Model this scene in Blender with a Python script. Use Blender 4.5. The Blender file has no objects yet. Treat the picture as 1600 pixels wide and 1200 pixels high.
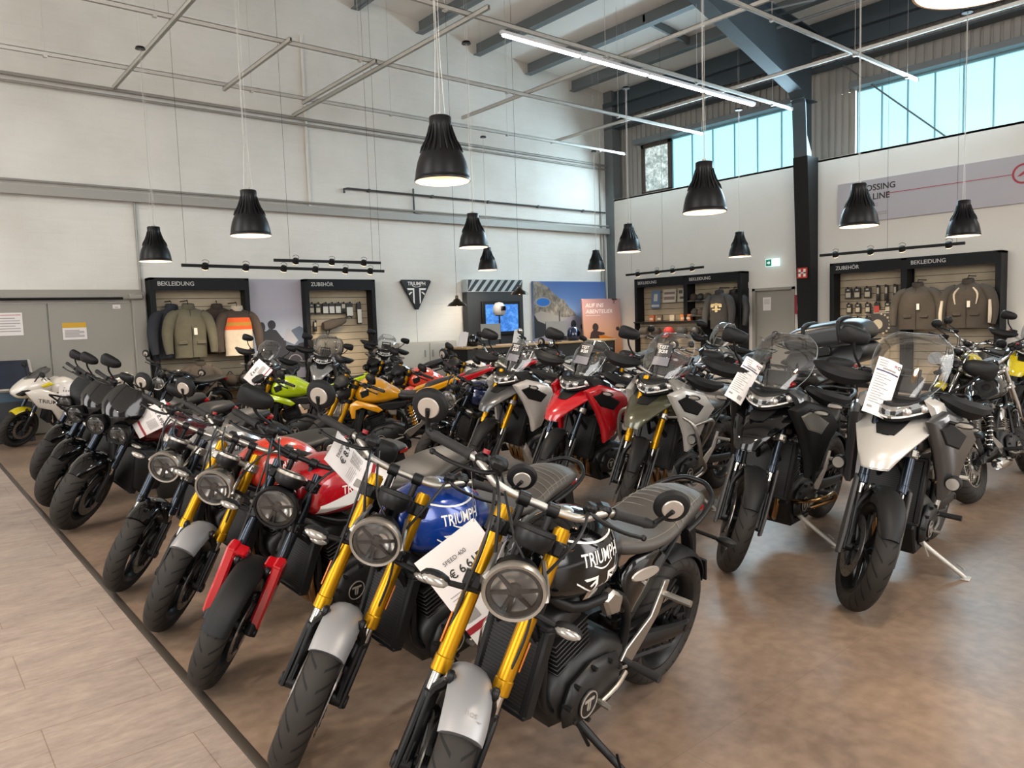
import bpy, bmesh, math, random
from mathutils import Vector, Matrix
from mathutils.bvhtree import BVHTree

sc = bpy.context.scene
COL = sc.collection
PI = math.pi
sin, cos, tan, rad = math.sin, math.cos, math.tan, math.radians
random.seed(7)

# ------------------------------------------------------------------ camera, world, light, exposure
cd = bpy.data.cameras.new('camera')
cam = bpy.data.objects.new('camera', cd)
COL.objects.link(cam)
cd.sensor_width = 36.0
cd.lens = 1161.48 * 36 / 1600
cd.clip_start, cd.clip_end = 0.05, 200
cam.matrix_world = Matrix(((0.767, 0.081, -0.636, 0), (-0.641, 0.046, -0.766, 0), (-0.033, 0.996, 0.087, 1.62), (0, 0, 0, 1)))
cam.matrix_world = Matrix.Translation((0, 0, 1.62)) @ cam.matrix_world.to_3x3().to_quaternion().normalized().to_matrix().to_4x4()
sc.camera = cam

world = bpy.data.worlds.new('World')
sc.world = world
world.use_nodes = True
WB = world.node_tree.nodes['Background']
WB.inputs[1].default_value = 2.0
# invented surroundings: bright bands and dark gaps, added for ambient light and broken-up reflections
_nt = world.node_tree
def _n(kind, **kw):
    q = _nt.nodes.new(kind)
    for k_, v_ in kw.items(): setattr(q, k_, v_)
    return q
def _m(op, a, b=None):
    q = _n('ShaderNodeMath', operation=op)
    for i_, v_ in enumerate((a, b)):
        if v_ is None: continue
        if isinstance(v_, (int, float)): q.inputs[i_].default_value = v_
        else: _nt.links.new(v_, q.inputs[i_])
    return q.outputs[0]
_tc = _n('ShaderNodeTexCoord'); _sp = _n('ShaderNodeSeparateXYZ'); _nt.links.new(_tc.outputs['Generated'], _sp.inputs[0])
_az = _m('SINE', _m('MULTIPLY', _m('ARCTAN2', _sp.outputs[1], _sp.outputs[0]), 7.0))
_z = _sp.outputs[2]
_cl = lambda v: _m('MINIMUM', _m('MAXIMUM', v, 0.0), 1.0)
_bright_band = _m('MULTIPLY', _cl(_m('ADD', _m('MULTIPLY', _az, 2.0), .5)), _m('MULTIPLY', _cl(_m('MULTIPLY', _z, 9.0)), _cl(_m('MULTIPLY', _m('SUBTRACT', .92, _z), 6.0))))
_mx = _n('ShaderNodeMix', data_type='RGBA'); _mx.inputs[6].default_value = (.20, .185, .17, 1); _mx.inputs[7].default_value = (2.75, 2.7, 2.62, 1)
_nt.links.new(_bright_band, _mx.inputs[0])
_my = _n('ShaderNodeMix', data_type='RGBA'); _my.inputs[7].default_value = (.84, .80, .76, 1)   # glow added below the horizon to brighten the ceiling
_nt.links.new(_m('LESS_THAN', _z, -.03), _my.inputs[0]); _nt.links.new(_mx.outputs[2], _my.inputs[6]); _nt.links.new(_my.outputs[2], WB.inputs[0])

def area(name, loc, rot, sx, sy, power, col):
    l = bpy.data.lights.new(name, 'AREA')
    l.shape = 'RECTANGLE'; l.size = sx; l.size_y = sy; l.energy = power; l.color = col
    o = bpy.data.objects.new(name, l); COL.objects.link(o)
    o.location = loc; o.rotation_euler = rot
    return o
# daylight through the clerestory windows of the far side wall, and an added fill light behind the camera
area('window_daylight', (15.1, 8.9, 5.4), (0, rad(62), 0), 1.2, 9.0, 420, (0.62, 0.86, 1.0))
area('rear_fill_light', (-6.5, -5.0, 3.2), (rad(-72), 0, rad(-52)), 9.0, 4.5, 330, (1.0, 0.93, 0.86))

sc.view_settings.view_transform = 'Standard'
sc.view_settings.look = 'None'
sc.view_settings.gamma = 1.0
sc.view_settings.use_curve_mapping = False
sc.view_settings.exposure = 0.25
sc.cycles.use_denoising = True
sc.cycles.max_bounces = 6
sc.cycles.diffuse_bounces = 3
sc.cycles.glossy_bounces = 3
sc.cycles.transmission_bounces = 4
sc.cycles.transparent_max_bounces = 12
sc.cycles.caustics_reflective = False
sc.cycles.caustics_refractive = False
sc.cycles.sample_clamp_indirect = 4.0
world.cycles.sampling_method = 'MANUAL'
world.cycles.sample_map_resolution = 1024

# ------------------------------------------------------------------ materials
def s2l(c):
    return tuple((x / 12.92 if x <= 0.04045 else ((x + 0.055) / 1.055) ** 2.4) for x in c)
def hexc(h):
    return s2l([int(h[i:i + 2], 16) / 255 for i in (0, 2, 4)]) + (1,)
MATS = {}
def mat(name, col, rough=0.5, metal=0.0, coat=0.0, emit=0.0, noise=0.0, nscale=20.0, bump=0.0, spec=0.5, emcol=None):
    if name in MATS: return MATS[name]
    m = bpy.data.materials.new(name); m.use_nodes = True
    nt = m.node_tree; b = nt.nodes['Principled BSDF']
    c = hexc(col) if isinstance(col, str) else tuple(col) + (1,)
    b.inputs['Base Color'].default_value = c
    b.inputs['Roughness'].default_value = rough
    b.inputs['Metallic'].default_value = metal
    b.inputs['Specular IOR Level'].default_value = spec
    if coat: b.inputs['Coat Weight'].default_value = coat; b.inputs['Coat Roughness'].default_value = 0.06
    if emit:
        b.inputs['Emission Color'].default_value = hexc(emcol) if emcol else c
        b.inputs['Emission Strength'].default_value = emit
    if noise or bump:
        tc = nt.nodes.new('ShaderNodeTexCoord'); n = nt.nodes.new('ShaderNodeTexNoise')
        n.inputs['Scale'].default_value = nscale; n.inputs['Detail'].default_value = 4
        nt.links.new(tc.outputs['Object'], n.inputs['Vector'])
        if noise:
            mx = nt.nodes.new('ShaderNodeMix'); mx.data_type = 'RGBA'
            mx.inputs[6].default_value = tuple(max(0, x * (1 - noise)) for x in c[:3]) + (1,)
            mx.inputs[7].default_value = tuple(min(1, x * (1 + noise)) for x in c[:3]) + (1,)
            nt.links.new(n.outputs['Fac'], mx.inputs[0]); nt.links.new(mx.outputs[2], b.inputs['Base Color'])
        if bump:
            bp = nt.nodes.new('ShaderNodeBump'); bp.inputs['Strength'].default_value = bump; bp.inputs['Distance'].default_value = 0.01
            nt.links.new(n.outputs['Fac'], bp.inputs['Height']); nt.links.new(bp.outputs[0], b.inputs['Normal'])
    MATS[name] = m
    return m

def glass(name, tint=(1, 1, 1), refl=0.05, see=0.93):
    """thin clear sheet: mostly see-through with a fresnel gloss"""
    m = bpy.data.materials.new(name); m.use_nodes = True; nt = m.node_tree
    for n in list(nt.nodes):
        if n.type == 'BSDF_PRINCIPLED': nt.nodes.remove(n)
    out = nt.nodes['Material Output']
    tr = nt.nodes.new('ShaderNodeBsdfTransparent'); tr.inputs[0].default_value = tuple(t * see for t in tint) + (1,)
    gl = nt.nodes.new('ShaderNodeBsdfGlossy'); gl.inputs['Roughness'].default_value = 0.03
    lw = nt.nodes.new('ShaderNodeLayerWeight'); lw.inputs[0].default_value = 0.25
    mr = nt.nodes.new('ShaderNodeMapRange'); mr.inputs[3].default_value = refl; mr.inputs[4].default_value = 0.75
    mx = nt.nodes.new('ShaderNodeMixShader')
    L = nt.links.new
    L(lw.outputs['Fresnel'], mr.inputs[0]); L(mr.outputs[0], mx.inputs[0]); L(tr.outputs[0], mx.inputs[1]); L(gl.outputs[0], mx.inputs[2]); L(mx.outputs[0], out.inputs[0])
    MATS[name] = m
    return m

def tyre_mat():
    m = mat('tyre_rubber', '2b2826', 0.66, spec=0.25); nt = m.node_tree; b = nt.nodes['Principled BSDF']; L = nt.links.new
    def math_(op, a, bb=None):
        n = nt.nodes.new('ShaderNodeMath'); n.operation = op
        for i, v in enumerate((a, bb)):
            if v is None: continue
            if hasattr(v, 'is_linked') or not isinstance(v, (int, float)): L(v, n.inputs[i])
            else: n.inputs[i].default_value = v
        return n.outputs[0]
    uv = nt.nodes.new('ShaderNodeUVMap'); sp = nt.nodes.new('ShaderNodeSeparateXYZ'); L(uv.outputs[0], sp.inputs[0])
    u, v = sp.outputs[0], sp.outputs[1]
    av = math_('ABSOLUTE', v)
    ph = math_('MULTIPLY', math_('SIGN', v), 0.5)
    t = math_('ADD', math_('ADD', math_('MULTIPLY', u, 26.0), math_('MULTIPLY', av, 1.7)), ph)
    g = math_('LESS_THAN', math_('FRACT', t), 0.17)
    band = math_('MULTIPLY', math_('GREATER_THAN', av, 0.12), math_('LESS_THAN', av, 0.80))
    mask = math_('MULTIPLY', g, band)
    mx = nt.nodes.new('ShaderNodeMix'); mx.data_type = 'RGBA'
    n = nt.nodes.new('ShaderNodeTexNoise'); n.inputs['Scale'].default_value = 9
    tc = nt.nodes.new('ShaderNodeTexCoord'); L(tc.outputs['Object'], n.inputs['Vector'])
    cr = nt.nodes.new('ShaderNodeValToRGB')
    cr.color_ramp.elements[0].color = hexc('1e1c1a'); cr.color_ramp.elements[1].color = hexc('322d29')
    L(n.outputs['Fac'], cr.inputs[0]); L(cr.outputs[0], mx.inputs[6])
    mx.inputs[7].default_value = hexc('0c0b0b')
    L(mask, mx.inputs[0]); L(mx.outputs[2], b.inputs['Base Color'])
    bp = nt.nodes.new('ShaderNodeBump'); bp.invert = True; bp.inputs['Distance'].default_value = 0.004; bp.inputs['Strength'].default_value = 0.8
    L(mask, bp.inputs['Height']); L(bp.outputs[0], b.inputs['Normal'])
    return m

TYRE = tyre_mat()
BLK = mat('black_plastic', '101010', 0.55, noise=.15, nscale=60, spec=.28)
BLK2 = mat('satin_black_metal', '0f0f10', 0.4, 0.2, spec=.35)
GBLK = mat('gloss_black_paint', '060607', 0.1, coat=.45, spec=.3)
ENG = mat('black_engine_casing', '191817', 0.45, 0.25, noise=.2, nscale=40)
ALU = mat('brushed_aluminium', 'a9a49c', 0.34, 0.9)
STEEL = mat('bright_steel', 'c9c4bc', 0.18, 1.0)
CHROME = mat('chrome', 'dcdad6', 0.06, 1.0)
GOLD = mat('gold_anodised_fork', 'b88614', 0.32, 0.8)
BRONZE = mat('heat_tinted_steel', '9a7a52', 0.25, 1.0)
DARKFORK = mat('dark_fork_tube', '3a4048', 0.22, 0.9)
SEATM = mat('seat_vinyl', '3f3b37', 0.5, noise=.12, nscale=90, bump=.06)
SEATB = mat('dark_seat_vinyl', '252321', 0.5, noise=.12, nscale=90, bump=.06)
STITCH = mat('seat_stitching', '7a7268', 0.7)
RUB = mat('grip_rubber', '191716', 0.75, noise=.15, nscale=120, bump=.2)
SILVERP = mat('silver_mudguard_paint', '98989a', 0.42, 0.45)
LENSG = glass('headlight_glass', (1, 1, 1), 0.06, 0.92)
SCREEN = glass('clear_windscreen', (1.0, 1.0, 1.0), 0.04, 0.94)
SMOKE = glass('smoked_screen', (0.75, 0.75, 0.78), 0.07, 0.8)
REFL = mat('headlight_reflector', 'cbc6bf', 0.14, 0.7)
GREYB = mat('grey_light_bar', '35322f', 0.35, 0.4)
MIRR = mat('mirror_glass', 'cfd2d4', 0.03, 1.0)
MBACK = mat('mirror_back_grey', 'b5aca2', 0.35, 0.5)
ORANGER = mat('amber_reflector', 'b4631c', 0.25, coat=.6)
INDIC = mat('clear_indicator_lens', '9a958d', 0.12, 0.4, coat=.8)
REDL = mat('red_tail_lens', '8e0f12', 0.2, coat=.8)
PAPER = mat('card_paper', 'd9d2ce', 0.35, coat=.25)
INK = mat('black_ink', '24211f', 0.6)
INKG = mat('grey_ink', '8d8782', 0.7)
INKR = mat('dark_red_ink', '8c1a22', 0.5)
INKB = mat('navy_ink', '2c2a52', 0.5)
WHITEI = mat('white_lettering', 'e6e2dc', 0.5)
BATT = mat('radiator_core', '121112', 0.6, 0.3)

# ------------------------------------------------------------------ mesh building
V = Vector
def crom(pts, k):
    """Catmull-Rom through tuples of numbers, k steps a span"""
    if k <= 1 or len(pts) < 3: return [tuple(p) for p in pts]
    out = []
    n = len(pts)
    for i in range(n - 1):
        p0, p1, p2, p3 = pts[max(i - 1, 0)], pts[i], pts[i + 1], pts[min(i + 2, n - 1)]
        for j in range(k):
            t = j / k
            out.append(tuple(0.5 * (2 * b + (c - a) * t + (2 * a - 5 * b + 4 * c - d) * t * t + (3 * b - a - 3 * c + d) * t ** 3) for a, b, c, d in zip(p0, p1, p2, p3)))
    out.append(tuple(pts[-1]))
    return out

class MB:
    def __init__(s): s.v = []; s.f = []; s.m = []; s.uv = {}; s.mi = 0
    def add(s, pts, faces, T=None):
        o = len(s.v)
        for p in pts: s.v.append(tuple(T @ V(p)) if T is not None else tuple(p))
        for f in faces: s.f.append([o + i for i in f]); s.m.append(s.mi)
        return s
    def box(s, c, d, b=0.0, T=None, rot=None):
        hx, hy, hz = d[0] / 2, d[1] / 2, d[2] / 2
        b = min(b, hx * .9, hy * .9, hz * .9)
        M = Matrix.Translation(c)
        if rot is not None: M = M @ rot.to_4x4()
        if T is not None: M = T @ M
        sg = [(x, y, z) for x in (-1, 1) for y in (-1, 1) for z in (-1, 1)]
        if b <= 0:
            return s.add([(x * hx, y * hy, z * hz) for x, y, z in sg], [(0, 1, 3, 2), (4, 6, 7, 5), (0, 4, 5, 1), (2, 3, 7, 6), (0, 2, 6, 4), (1, 5, 7, 3)], M)
        pts = []; ix = {}
        for x, y, z in sg:
            for a, p in enumerate(((x * hx, y * (hy - b), z * (hz - b)), (x * (hx - b), y * hy, z * (hz - b)), (x * (hx - b), y * (hy - b), z * hz))):
                ix[(x, y, z, a)] = len(pts); pts.append(p)
        fs = []
        cyc = [(-1, -1), (1, -1), (1, 1), (-1, 1)]
        for q in (-1, 1):
            fx = [ix[(q, p[0], p[1], 0)] for p in cyc]; fy = [ix[(p[1], q, p[0], 1)] for p in cyc]; fz = [ix[(p[0], p[1], q, 2)] for p in cyc]
            for f in (fx, fy, fz): fs.append(f if q > 0 else f[::-1])
        for p in (-1, 1):
            for q in (-1, 1):
                e = [[ix[(-1, p, q, 1)], ix[(1, p, q, 1)], ix[(1, p, q, 2)], ix[(-1, p, q, 2)]], [ix[(q, -1, p, 2)], ix[(q, 1, p, 2)], ix[(q, 1, p, 0)], ix[(q, -1, p, 0)]], [ix[(p, q, -1, 0)], ix[(p, q, 1, 0)], ix[(p, q, 1, 1)], ix[(p, q, -1, 1)]]]
                for f in e: fs.append(f if p * q > 0 else f[::-1])
        for x, y, z in sg:
            f = [ix[(x, y, z, 0)], ix[(x, y, z, 1)], ix[(x, y, z, 2)]]
            fs.append(f if x * y * z > 0 else f[::-1])
        return s.add(pts, fs, M)
    def tube(s, pts, r, n=8, k=1, caps=True, closed=False, flat=1.0):
        rs = r if isinstance(r, (list, tuple)) else [r] * len(pts)
        q = crom([tuple(p) + (rr,) for p, rr in zip(pts, rs)], k)
        P = [V(x[:3]) for x in q]; R = [x[3] for x in q]; m = len(P)
        T = []
        for i in range(m):
            a = P[(i + 1) % m] if (closed or i < m - 1) else P[i]; b = P[i - 1] if (closed or i > 0) else P[i]
            d = a - b
            T.append(d.normalized() if d.length > 1e-9 else V((0, 0, 1)))
        up = V((0, 0, 1)) if abs(T[0].z) < .9 else V((0, 1, 0))
        nrm = (up - T[0] * up.dot(T[0])).normalized()
        vs = []; fs = []
        for i in range(m):
            nrm = (nrm - T[i] * nrm.dot(T[i]))
            nrm = nrm.normalized() if nrm.length > 1e-6 else T[i].orthogonal().normalized()
            bn = T[i].cross(nrm)
            for j in range(n):
                a = 2 * PI * j / n
                vs.append(P[i] + nrm * (cos(a) * R[i] * flat) + bn * (sin(a) * R[i]))
        for i in range(m if closed else m - 1):
            i2 = (i + 1) % m
            for j in range(n):
                fs.append((i * n + j, i * n + (j + 1) % n, i2 * n + (j + 1) % n, i2 * n + j))
        if caps and not closed:
            fs.append(tuple(range(n))[::-1]); fs.append(tuple((m - 1) * n + j for j in range(n)))
        return s.add(vs, fs)
    def lathe(s, prof, o=(0, 0, 0), ax=(0, 0, 1), n=24, closed=False, T=None, uv=False, a0=0.0, a1=2 * PI):
        """prof: (radius, height along axis)"""
        ax = V(ax).normalized(); e1 = ax.orthogonal().normalized(); e2 = ax.cross(e1); o = V(o)
        full = abs(a1 - a0 - 2 * PI) < 1e-6
        m = len(prof); cnt = n if full else n + 1; vs = []; fs = []; base = len(s.v)
        for j in range(cnt):
            a = a0 + (a1 - a0) * j / n
            d = e1 * cos(a) + e2 * sin(a)
            for r, h in prof: vs.append(o + d * r + ax * h)
        K = m if closed else m - 1
        for j in range(n):
            j2 = (j + 1) % cnt
            for i in range(K):
                i2 = (i + 1) % m
                fs.append((j * m + i, j2 * m + i, j2 * m + i2, j * m + i2))
                if uv:
                    w = [-1 + 2 * x / (m - 1) for x in (i, i2)]
                    s.uv[len(s.f) + len(fs) - 1] = [(j / n, w[0]), ((j + 1) / n, w[0]), ((j + 1) / n, w[1]), (j / n, w[1])]
        return s.add(vs, fs, T)
    def cyl(s, a, b, r, n=14, r2=None, bev=0.0):
        a, b = V(a), V(b); d = b - a; L = d.length; r2 = r if r2 is None else r2
        pr = [(0.0001, 0), (r, 0), (r2, L), (0.0001, L)] if bev <= 0 else [(0.0001, 0), (r - bev, 0), (r, bev), (r2, L - bev), (r2 - bev, L), (0.0001, L)]
        return s.lathe(pr, a, d, n)
    def loft(s, rings, cap=True, closed=True):
        m = len(rings[0]); vs = [p for r in rings for p in r]; fs = []
        for i in range(len(rings) - 1):
            for j in range(m if closed else m - 1):
                fs.append((i * m + j, i * m + (j + 1) % m, (i + 1) * m + (j + 1) % m, (i + 1) * m + j))
        if cap and closed:
            for base, rev in ((0, True), ((len(rings) - 1) * m, False)):
                c = sum((V(vs[base + j]) for j in range(m)), V((0, 0, 0))) / m
                vs.append(c); ci = len(vs) - 1
                for j in range(m):
                    t = (base + j, base + (j + 1) % m, ci)
                    fs.append(t[::-1] if rev else t)
        return s.add(vs, fs)
    def body(s, secs, k=4, n=20, cap=True, mid=.5):
        """loft along x; secs: (x, zlow, zhigh, half width, squareness, tuck of the lower half)"""
        rings = []
        for x, z0, z1, w, p, tk in crom(secs, k):
            zc, h = z0 + (z1 - z0) * mid, z1 - z0; r = []
            for j in range(n):
                a = 2 * PI * j / n; c_, s_ = cos(a), sin(a)
                yy = math.copysign(abs(c_) ** (2 / p), c_) * w; zz = math.copysign(abs(s_) ** (2 / p), s_)
                yy *= 1 - tk * max(0, -zz) if tk >= 0 else 1 + tk * max(0, zz)
                r.append((x, yy, zc + h * (1 - mid if zz > 0 else mid) * zz))
            rings.append(r)
        return s.loft(rings, cap)
    def prism(s, poly, t0, t1, plane='xz', b=0.0, T=None):
        """outline (u,v) extruded from t0 to t1 across the plane; b: chamfer"""
        area2 = sum(poly[i][0] * poly[(i + 1) % len(poly)][1] - poly[(i + 1) % len(poly)][0] * poly[i][1] for i in range(len(poly)))
        if area2 < 0: poly = poly[::-1]
        n = len(poly)
        def inset(d):
            out = []
            for i in range(n):
                p0, p1, p2 = V(poly[i - 1]).to_2d(), V(poly[i]).to_2d(), V(poly[(i + 1) % n]).to_2d()
                e1, e2 = (p1 - p0).normalized(), (p2 - p1).normalized()
                n1, n2 = V((-e1.y, e1.x)), V((-e2.y, e2.x))
                bis = n1 + n2
                bis = bis / max(bis.length_squared / 2, .35) if bis.length > 1e-6 else n1
                out.append(tuple(p1 + bis * d))
            return out
        pm = {'xz': lambda u, v, t: (u, t, v), 'xy': lambda u, v, t: (u, v, t), 'yz': lambda u, v, t: (t, u, v)}[plane]
        lv = [(poly, t0), (poly, t1)] if b <= 0 else [(inset(b), t0), (poly, t0 + b * (1 if t1 > t0 else -1)), (poly, t1 - b * (1 if t1 > t0 else -1)), (inset(b), t1)]
        vs = [pm(u, v, t) for pl, t in lv for u, v in pl]; fs = []
        for i in range(len(lv) - 1):
            for j in range(n): fs.append((i * n + j, i * n + (j + 1) % n, (i + 1) * n + (j + 1) % n, (i + 1) * n + j))
        fs.append(tuple(range(n))[::-1]); fs.append(tuple((len(lv) - 1) * n + j for j in range(n)))
        return s.add(vs, fs, T)
    def ball(s, c, r, n=14, T=None):
        r = (r, r, r) if isinstance(r, (int, float)) else r
        m = n // 2; vs = []; fs = []
        for i in range(1, m):
            a = PI * i / m
            for j in range(n):
                p = 2 * PI * j / n
                vs.append((c[0] + r[0] * sin(a) * cos(p), c[1] + r[1] * sin(a) * sin(p), c[2] + r[2] * cos(a)))
        for i in range(m - 2):
            for j in range(n): fs.append((i * n + j, (i + 1) * n + j, (i + 1) * n + (j + 1) % n, i * n + (j + 1) % n))
        t = len(vs); vs += [(c[0], c[1], c[2] + r[2]), (c[0], c[1], c[2] - r[2])]
        for j in range(n):
            fs.append((t, j, (j + 1) % n)); fs.append((t + 1, (m - 2) * n + (j + 1) % n, (m - 2) * n + j))
        return s.add(vs, fs, T)
    def mesh(s, name, ang=38, bevel=0.0, mirror=False, sub=0):
        me = bpy.data.meshes.new(name)
        v, f, mm = s.v, s.f, s.m
        if mirror:
            o = len(v); v = v + [(x, -y, z) for x, y, z in v]; f = f + [[o + i for i in q][::-1] for q in f]; mm = mm + mm
        me.from_pydata(v, [], f)
        for p, i in zip(me.polygons, mm): p.material_index = i
        if s.uv:
            ul = me.uv_layers.new(name='UVMap')
            for p in me.polygons:
                q = s.uv.get(p.index)
                if q:
                    for li, c in zip(p.loop_indices, q): ul.data[li].uv = c
        bm = bmesh.new(); bm.from_mesh(me)
        if not s.uv: bmesh.ops.recalc_face_normals(bm, faces=bm.faces)
        if bevel:
            eg = [e for e in bm.edges if len(e.link_faces) == 2 and e.calc_face_angle(0) > rad(35)]
            bmesh.ops.bevel(bm, geom=eg, offset=bevel, segments=2, affect='EDGES', clamp_overlap=True)
        bm.to_mesh(me); bm.free()
        for p in me.polygons: p.use_smooth = True
        me.set_sharp_from_angle(angle=rad(ang))
        me.update()
        return me

CACHE = {}
def link(name, me, mats, parent=None, basis=None):
    """one object from a mesh; materials that differ from the mesh's own go on the object"""
    mats = mats if isinstance(mats, (list, tuple)) else [mats]
    if len(me.materials) == 0:
        for m in mats: me.materials.append(m)
    o = bpy.data.objects.new(name, me); COL.objects.link(o)
    for i, m in enumerate(mats):
        if i < len(me.materials) and me.materials[i] is not m:
            o.material_slots[i].link = 'OBJECT'; o.material_slots[i].material = m
    if parent is not None: o.parent = parent
    if basis is not None: o.matrix_basis = basis
    return o
def cached(key, fn, **kw):
    if key not in CACHE:
        mb = fn()
        CACHE[key] = mb.mesh(str(key), **kw) if isinstance(mb, MB) else mb
    return CACHE[key]
def obj(name, mb, mats, parent=None, basis=None, **kw):
    return link(name, mb.mesh(name, **kw), mats, parent, basis)
def empty(name, loc=(0, 0, 0), rz=0.0, basis=None):
    o = bpy.data.objects.new(name, None); COL.objects.link(o)
    o.empty_display_size = .1
    if basis is not None: o.matrix_basis = basis
    else: o.location = loc; o.rotation_euler = (0, 0, rz)
    return o
def tag(o, label, cat, group=None):
    o['label'] = label; o['category'] = cat
    if group: o['group'] = group
    return o
def struct(o): o['kind'] = 'structure'; return o

# ------------------------------------------------------------------ lettering
TXT = {}
def text_geo(body, bold=0.0):
    """flat outlined letters: (verts 2d, faces, width), cap height 1"""
    if (body, bold) in TXT: return TXT[(body, bold)]
    c = bpy.data.curves.new('lettering', 'FONT'); c.body = body; c.size = 1.45; c.offset = bold; c.resolution_u = 3
    o = bpy.data.objects.new('lettering', c); COL.objects.link(o)
    dg = bpy.context.evaluated_depsgraph_get()
    me = bpy.data.meshes.new_from_object(o.evaluated_get(dg))
    vs = [(v.co.x, v.co.y) for v in me.vertices]; fs = [tuple(p.vertices) for p in me.polygons]
    bpy.data.objects.remove(o); bpy.data.curves.remove(c); bpy.data.meshes.remove(me)
    x0 = min(v[0] for v in vs); x1 = max(v[0] for v in vs)
    TXT[(body, bold)] = ([(x - x0, y) for x, y in vs], fs, x1 - x0)
    return TXT[(body, bold)]
def put_text(mb, body, o, u, v, h, bold=0.0, width=None, center=False, slant=0.0):
    """letters of cap height h on the plane through o spanned by u (reading direction) and v (up)"""
    vs, fs, w = text_geo(body, bold)
    u, v, o = V(u).normalized(), V(v).normalized(), V(o)
    sx = h if width is None else width / w
    off = -w * sx / 2 if center else 0
    mb.add([tuple(o + u * (x * sx + off + slant * y * h) + v * (y * h)) for x, y in vs], fs)
    return w * sx
for t_ in ('TRIUMPH', 'SPEED 400', '€ 6.615', 'BEKLEIDUNG', 'ZUBEHÖR', 'AUF INS', 'ABENTEUER', 'CROSSING', 'THE LINE', 'SINCE 1902', '400', 'TRIDENT', '€ 8.995', 'TIGER', 'H', 'hot', 'TEST', 'RIDE', 'TIGER 1200', 'EXIT'):
    text_geo(t_, 0.02); text_geo(t_, 0.0)

def project(mb, target, axis, off, sub=2, split=None):
    """lay a flat mesh onto a curved one along an axis (decals on tanks); keeps only what hits"""
    bm = bmesh.new(); me = bpy.data.meshes.new('decal'); me.from_pydata(mb.v, [], mb.f); bm.from_mesh(me)
    bmesh.ops.triangulate(bm, faces=bm.faces)
    for _ in range(sub):
        lg = [e for e in bm.edges if e.calc_length() > .012]
        if lg: bmesh.ops.subdivide_edges(bm, edges=lg, cuts=1); bmesh.ops.triangulate(bm, faces=bm.faces)
    tree = BVHTree.FromPolygons([v.co for v in target.vertices], [tuple(p.vertices) for p in target.polygons])
    d = V(axis).normalized(); dead = []
    for v in bm.verts:
        h, nr, _, _ = tree.ray_cast(v.co - d * 1.0, d)
        if h is None: dead.append(v)
        else:
            if nr.dot(d) > 0: nr = -nr
            v.co = h + nr * off
    if dead: bmesh.ops.delete(bm, geom=dead, context='VERTS')
    out = MB(); out.v = [tuple(v.co) for v in bm.verts]
    bm.verts.index_update()
    for f in bm.faces: out.f.append([v.index for v in f.verts]); out.m.append(0)
    bm.free(); bpy.data.meshes.remove(me)
    return out
# ------------------------------------------------------------------ the hall: x runs along the long wall, y towards it, camera at the origin
WX, WY, XE = 15.35, 14.2, 0.93
def ceil_z(x): return 7.62 + (WX - x) * 0.098

def nodes_of(m): return m.node_tree, m.node_tree.nodes['Principled BSDF']
def N(nt, kind, **kw):
    n = nt.nodes.new(kind)
    for k, v in kw.items():
        if k in n.inputs: n.inputs[k].default_value = v
        else: setattr(n, k, v)
    return n
def ramp(nt, stops, fac, interp=None):
    r = nt.nodes.new('ShaderNodeValToRGB'); e = r.color_ramp.elements
    while len(e) < len(stops): e.new(0.5)
    for i, (p, c) in enumerate(stops): e[i].position = p; e[i].color = hexc(c)
    if interp: r.color_ramp.interpolation = interp
    nt.links.new(fac, r.inputs[0]); return r.outputs[0]
def mixc(nt, fac, a, b, mode='MIX'):
    m = nt.nodes.new('ShaderNodeMix'); m.data_type = 'RGBA'; m.blend_type = mode
    for s_, v in ((0, fac), (6, a), (7, b)):
        if hasattr(v, 'is_linked'): nt.links.new(v, m.inputs[s_])
        else: m.inputs[s_].default_value = v
    return m.outputs[2]
def mapped(nt, scale=(1, 1, 1), loc=(0, 0, 0), rot=(0, 0, 0)):
    tc = nt.nodes.new('ShaderNodeTexCoord'); mp = nt.nodes.new('ShaderNodeMapping')
    mp.inputs['Scale'].default_value = scale; mp.inputs['Location'].default_value = loc; mp.inputs['Rotation'].default_value = rot
    nt.links.new(tc.outputs['Object'], mp.inputs[0]); return mp.outputs[0]

def floor_dark():
    m = mat('dark_vinyl_tiles', '6f6155', 0.36); nt, b = nodes_of(m); L = nt.links.new
    n1 = N(nt, 'ShaderNodeTexNoise', Scale=1.1, Detail=7, Roughness=.62); L(mapped(nt), n1.inputs['Vector'])
    n2 = N(nt, 'ShaderNodeTexNoise', Scale=14, Detail=5); L(mapped(nt), n2.inputs['Vector'])
    c1 = ramp(nt, [(.3, '685749'), (.45, '7a6758'), (.56, '87725f'), (.72, '937d6b')], n1.outputs['Fac'])
    c2 = mixc(nt, .30, c1, ramp(nt, [(.35, '5d4c40'), (.65, '9a8473')], n2.outputs['Fac']))
    br = N(nt, 'ShaderNodeTexBrick', offset=0.5, squash=1.0); br.inputs['Scale'].default_value = 1
    br.inputs['Brick Width'].default_value = 1.22; br.inputs['Row Height'].default_value = .92; br.inputs['Mortar Size'].default_value = .0022
    br.inputs['Color1'].default_value = (1, 1, 1, 1); br.inputs['Color2'].default_value = (.93, .93, .93, 1); br.inputs['Mortar'].default_value = (.80, .78, .76, 1)
    L(mapped(nt, loc=(.3, .2, 0)), br.inputs['Vector'])
    L(mixc(nt, 1.0, c2, br.outputs['Color'], 'MULTIPLY'), b.inputs['Base Color'])
    r = N(nt, 'ShaderNodeMapRange'); r.inputs[3].default_value = .27; r.inputs[4].default_value = .45
    L(n1.outputs['Fac'], r.inputs[0]); L(r.outputs[0], b.inputs['Roughness'])
    return m
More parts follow.
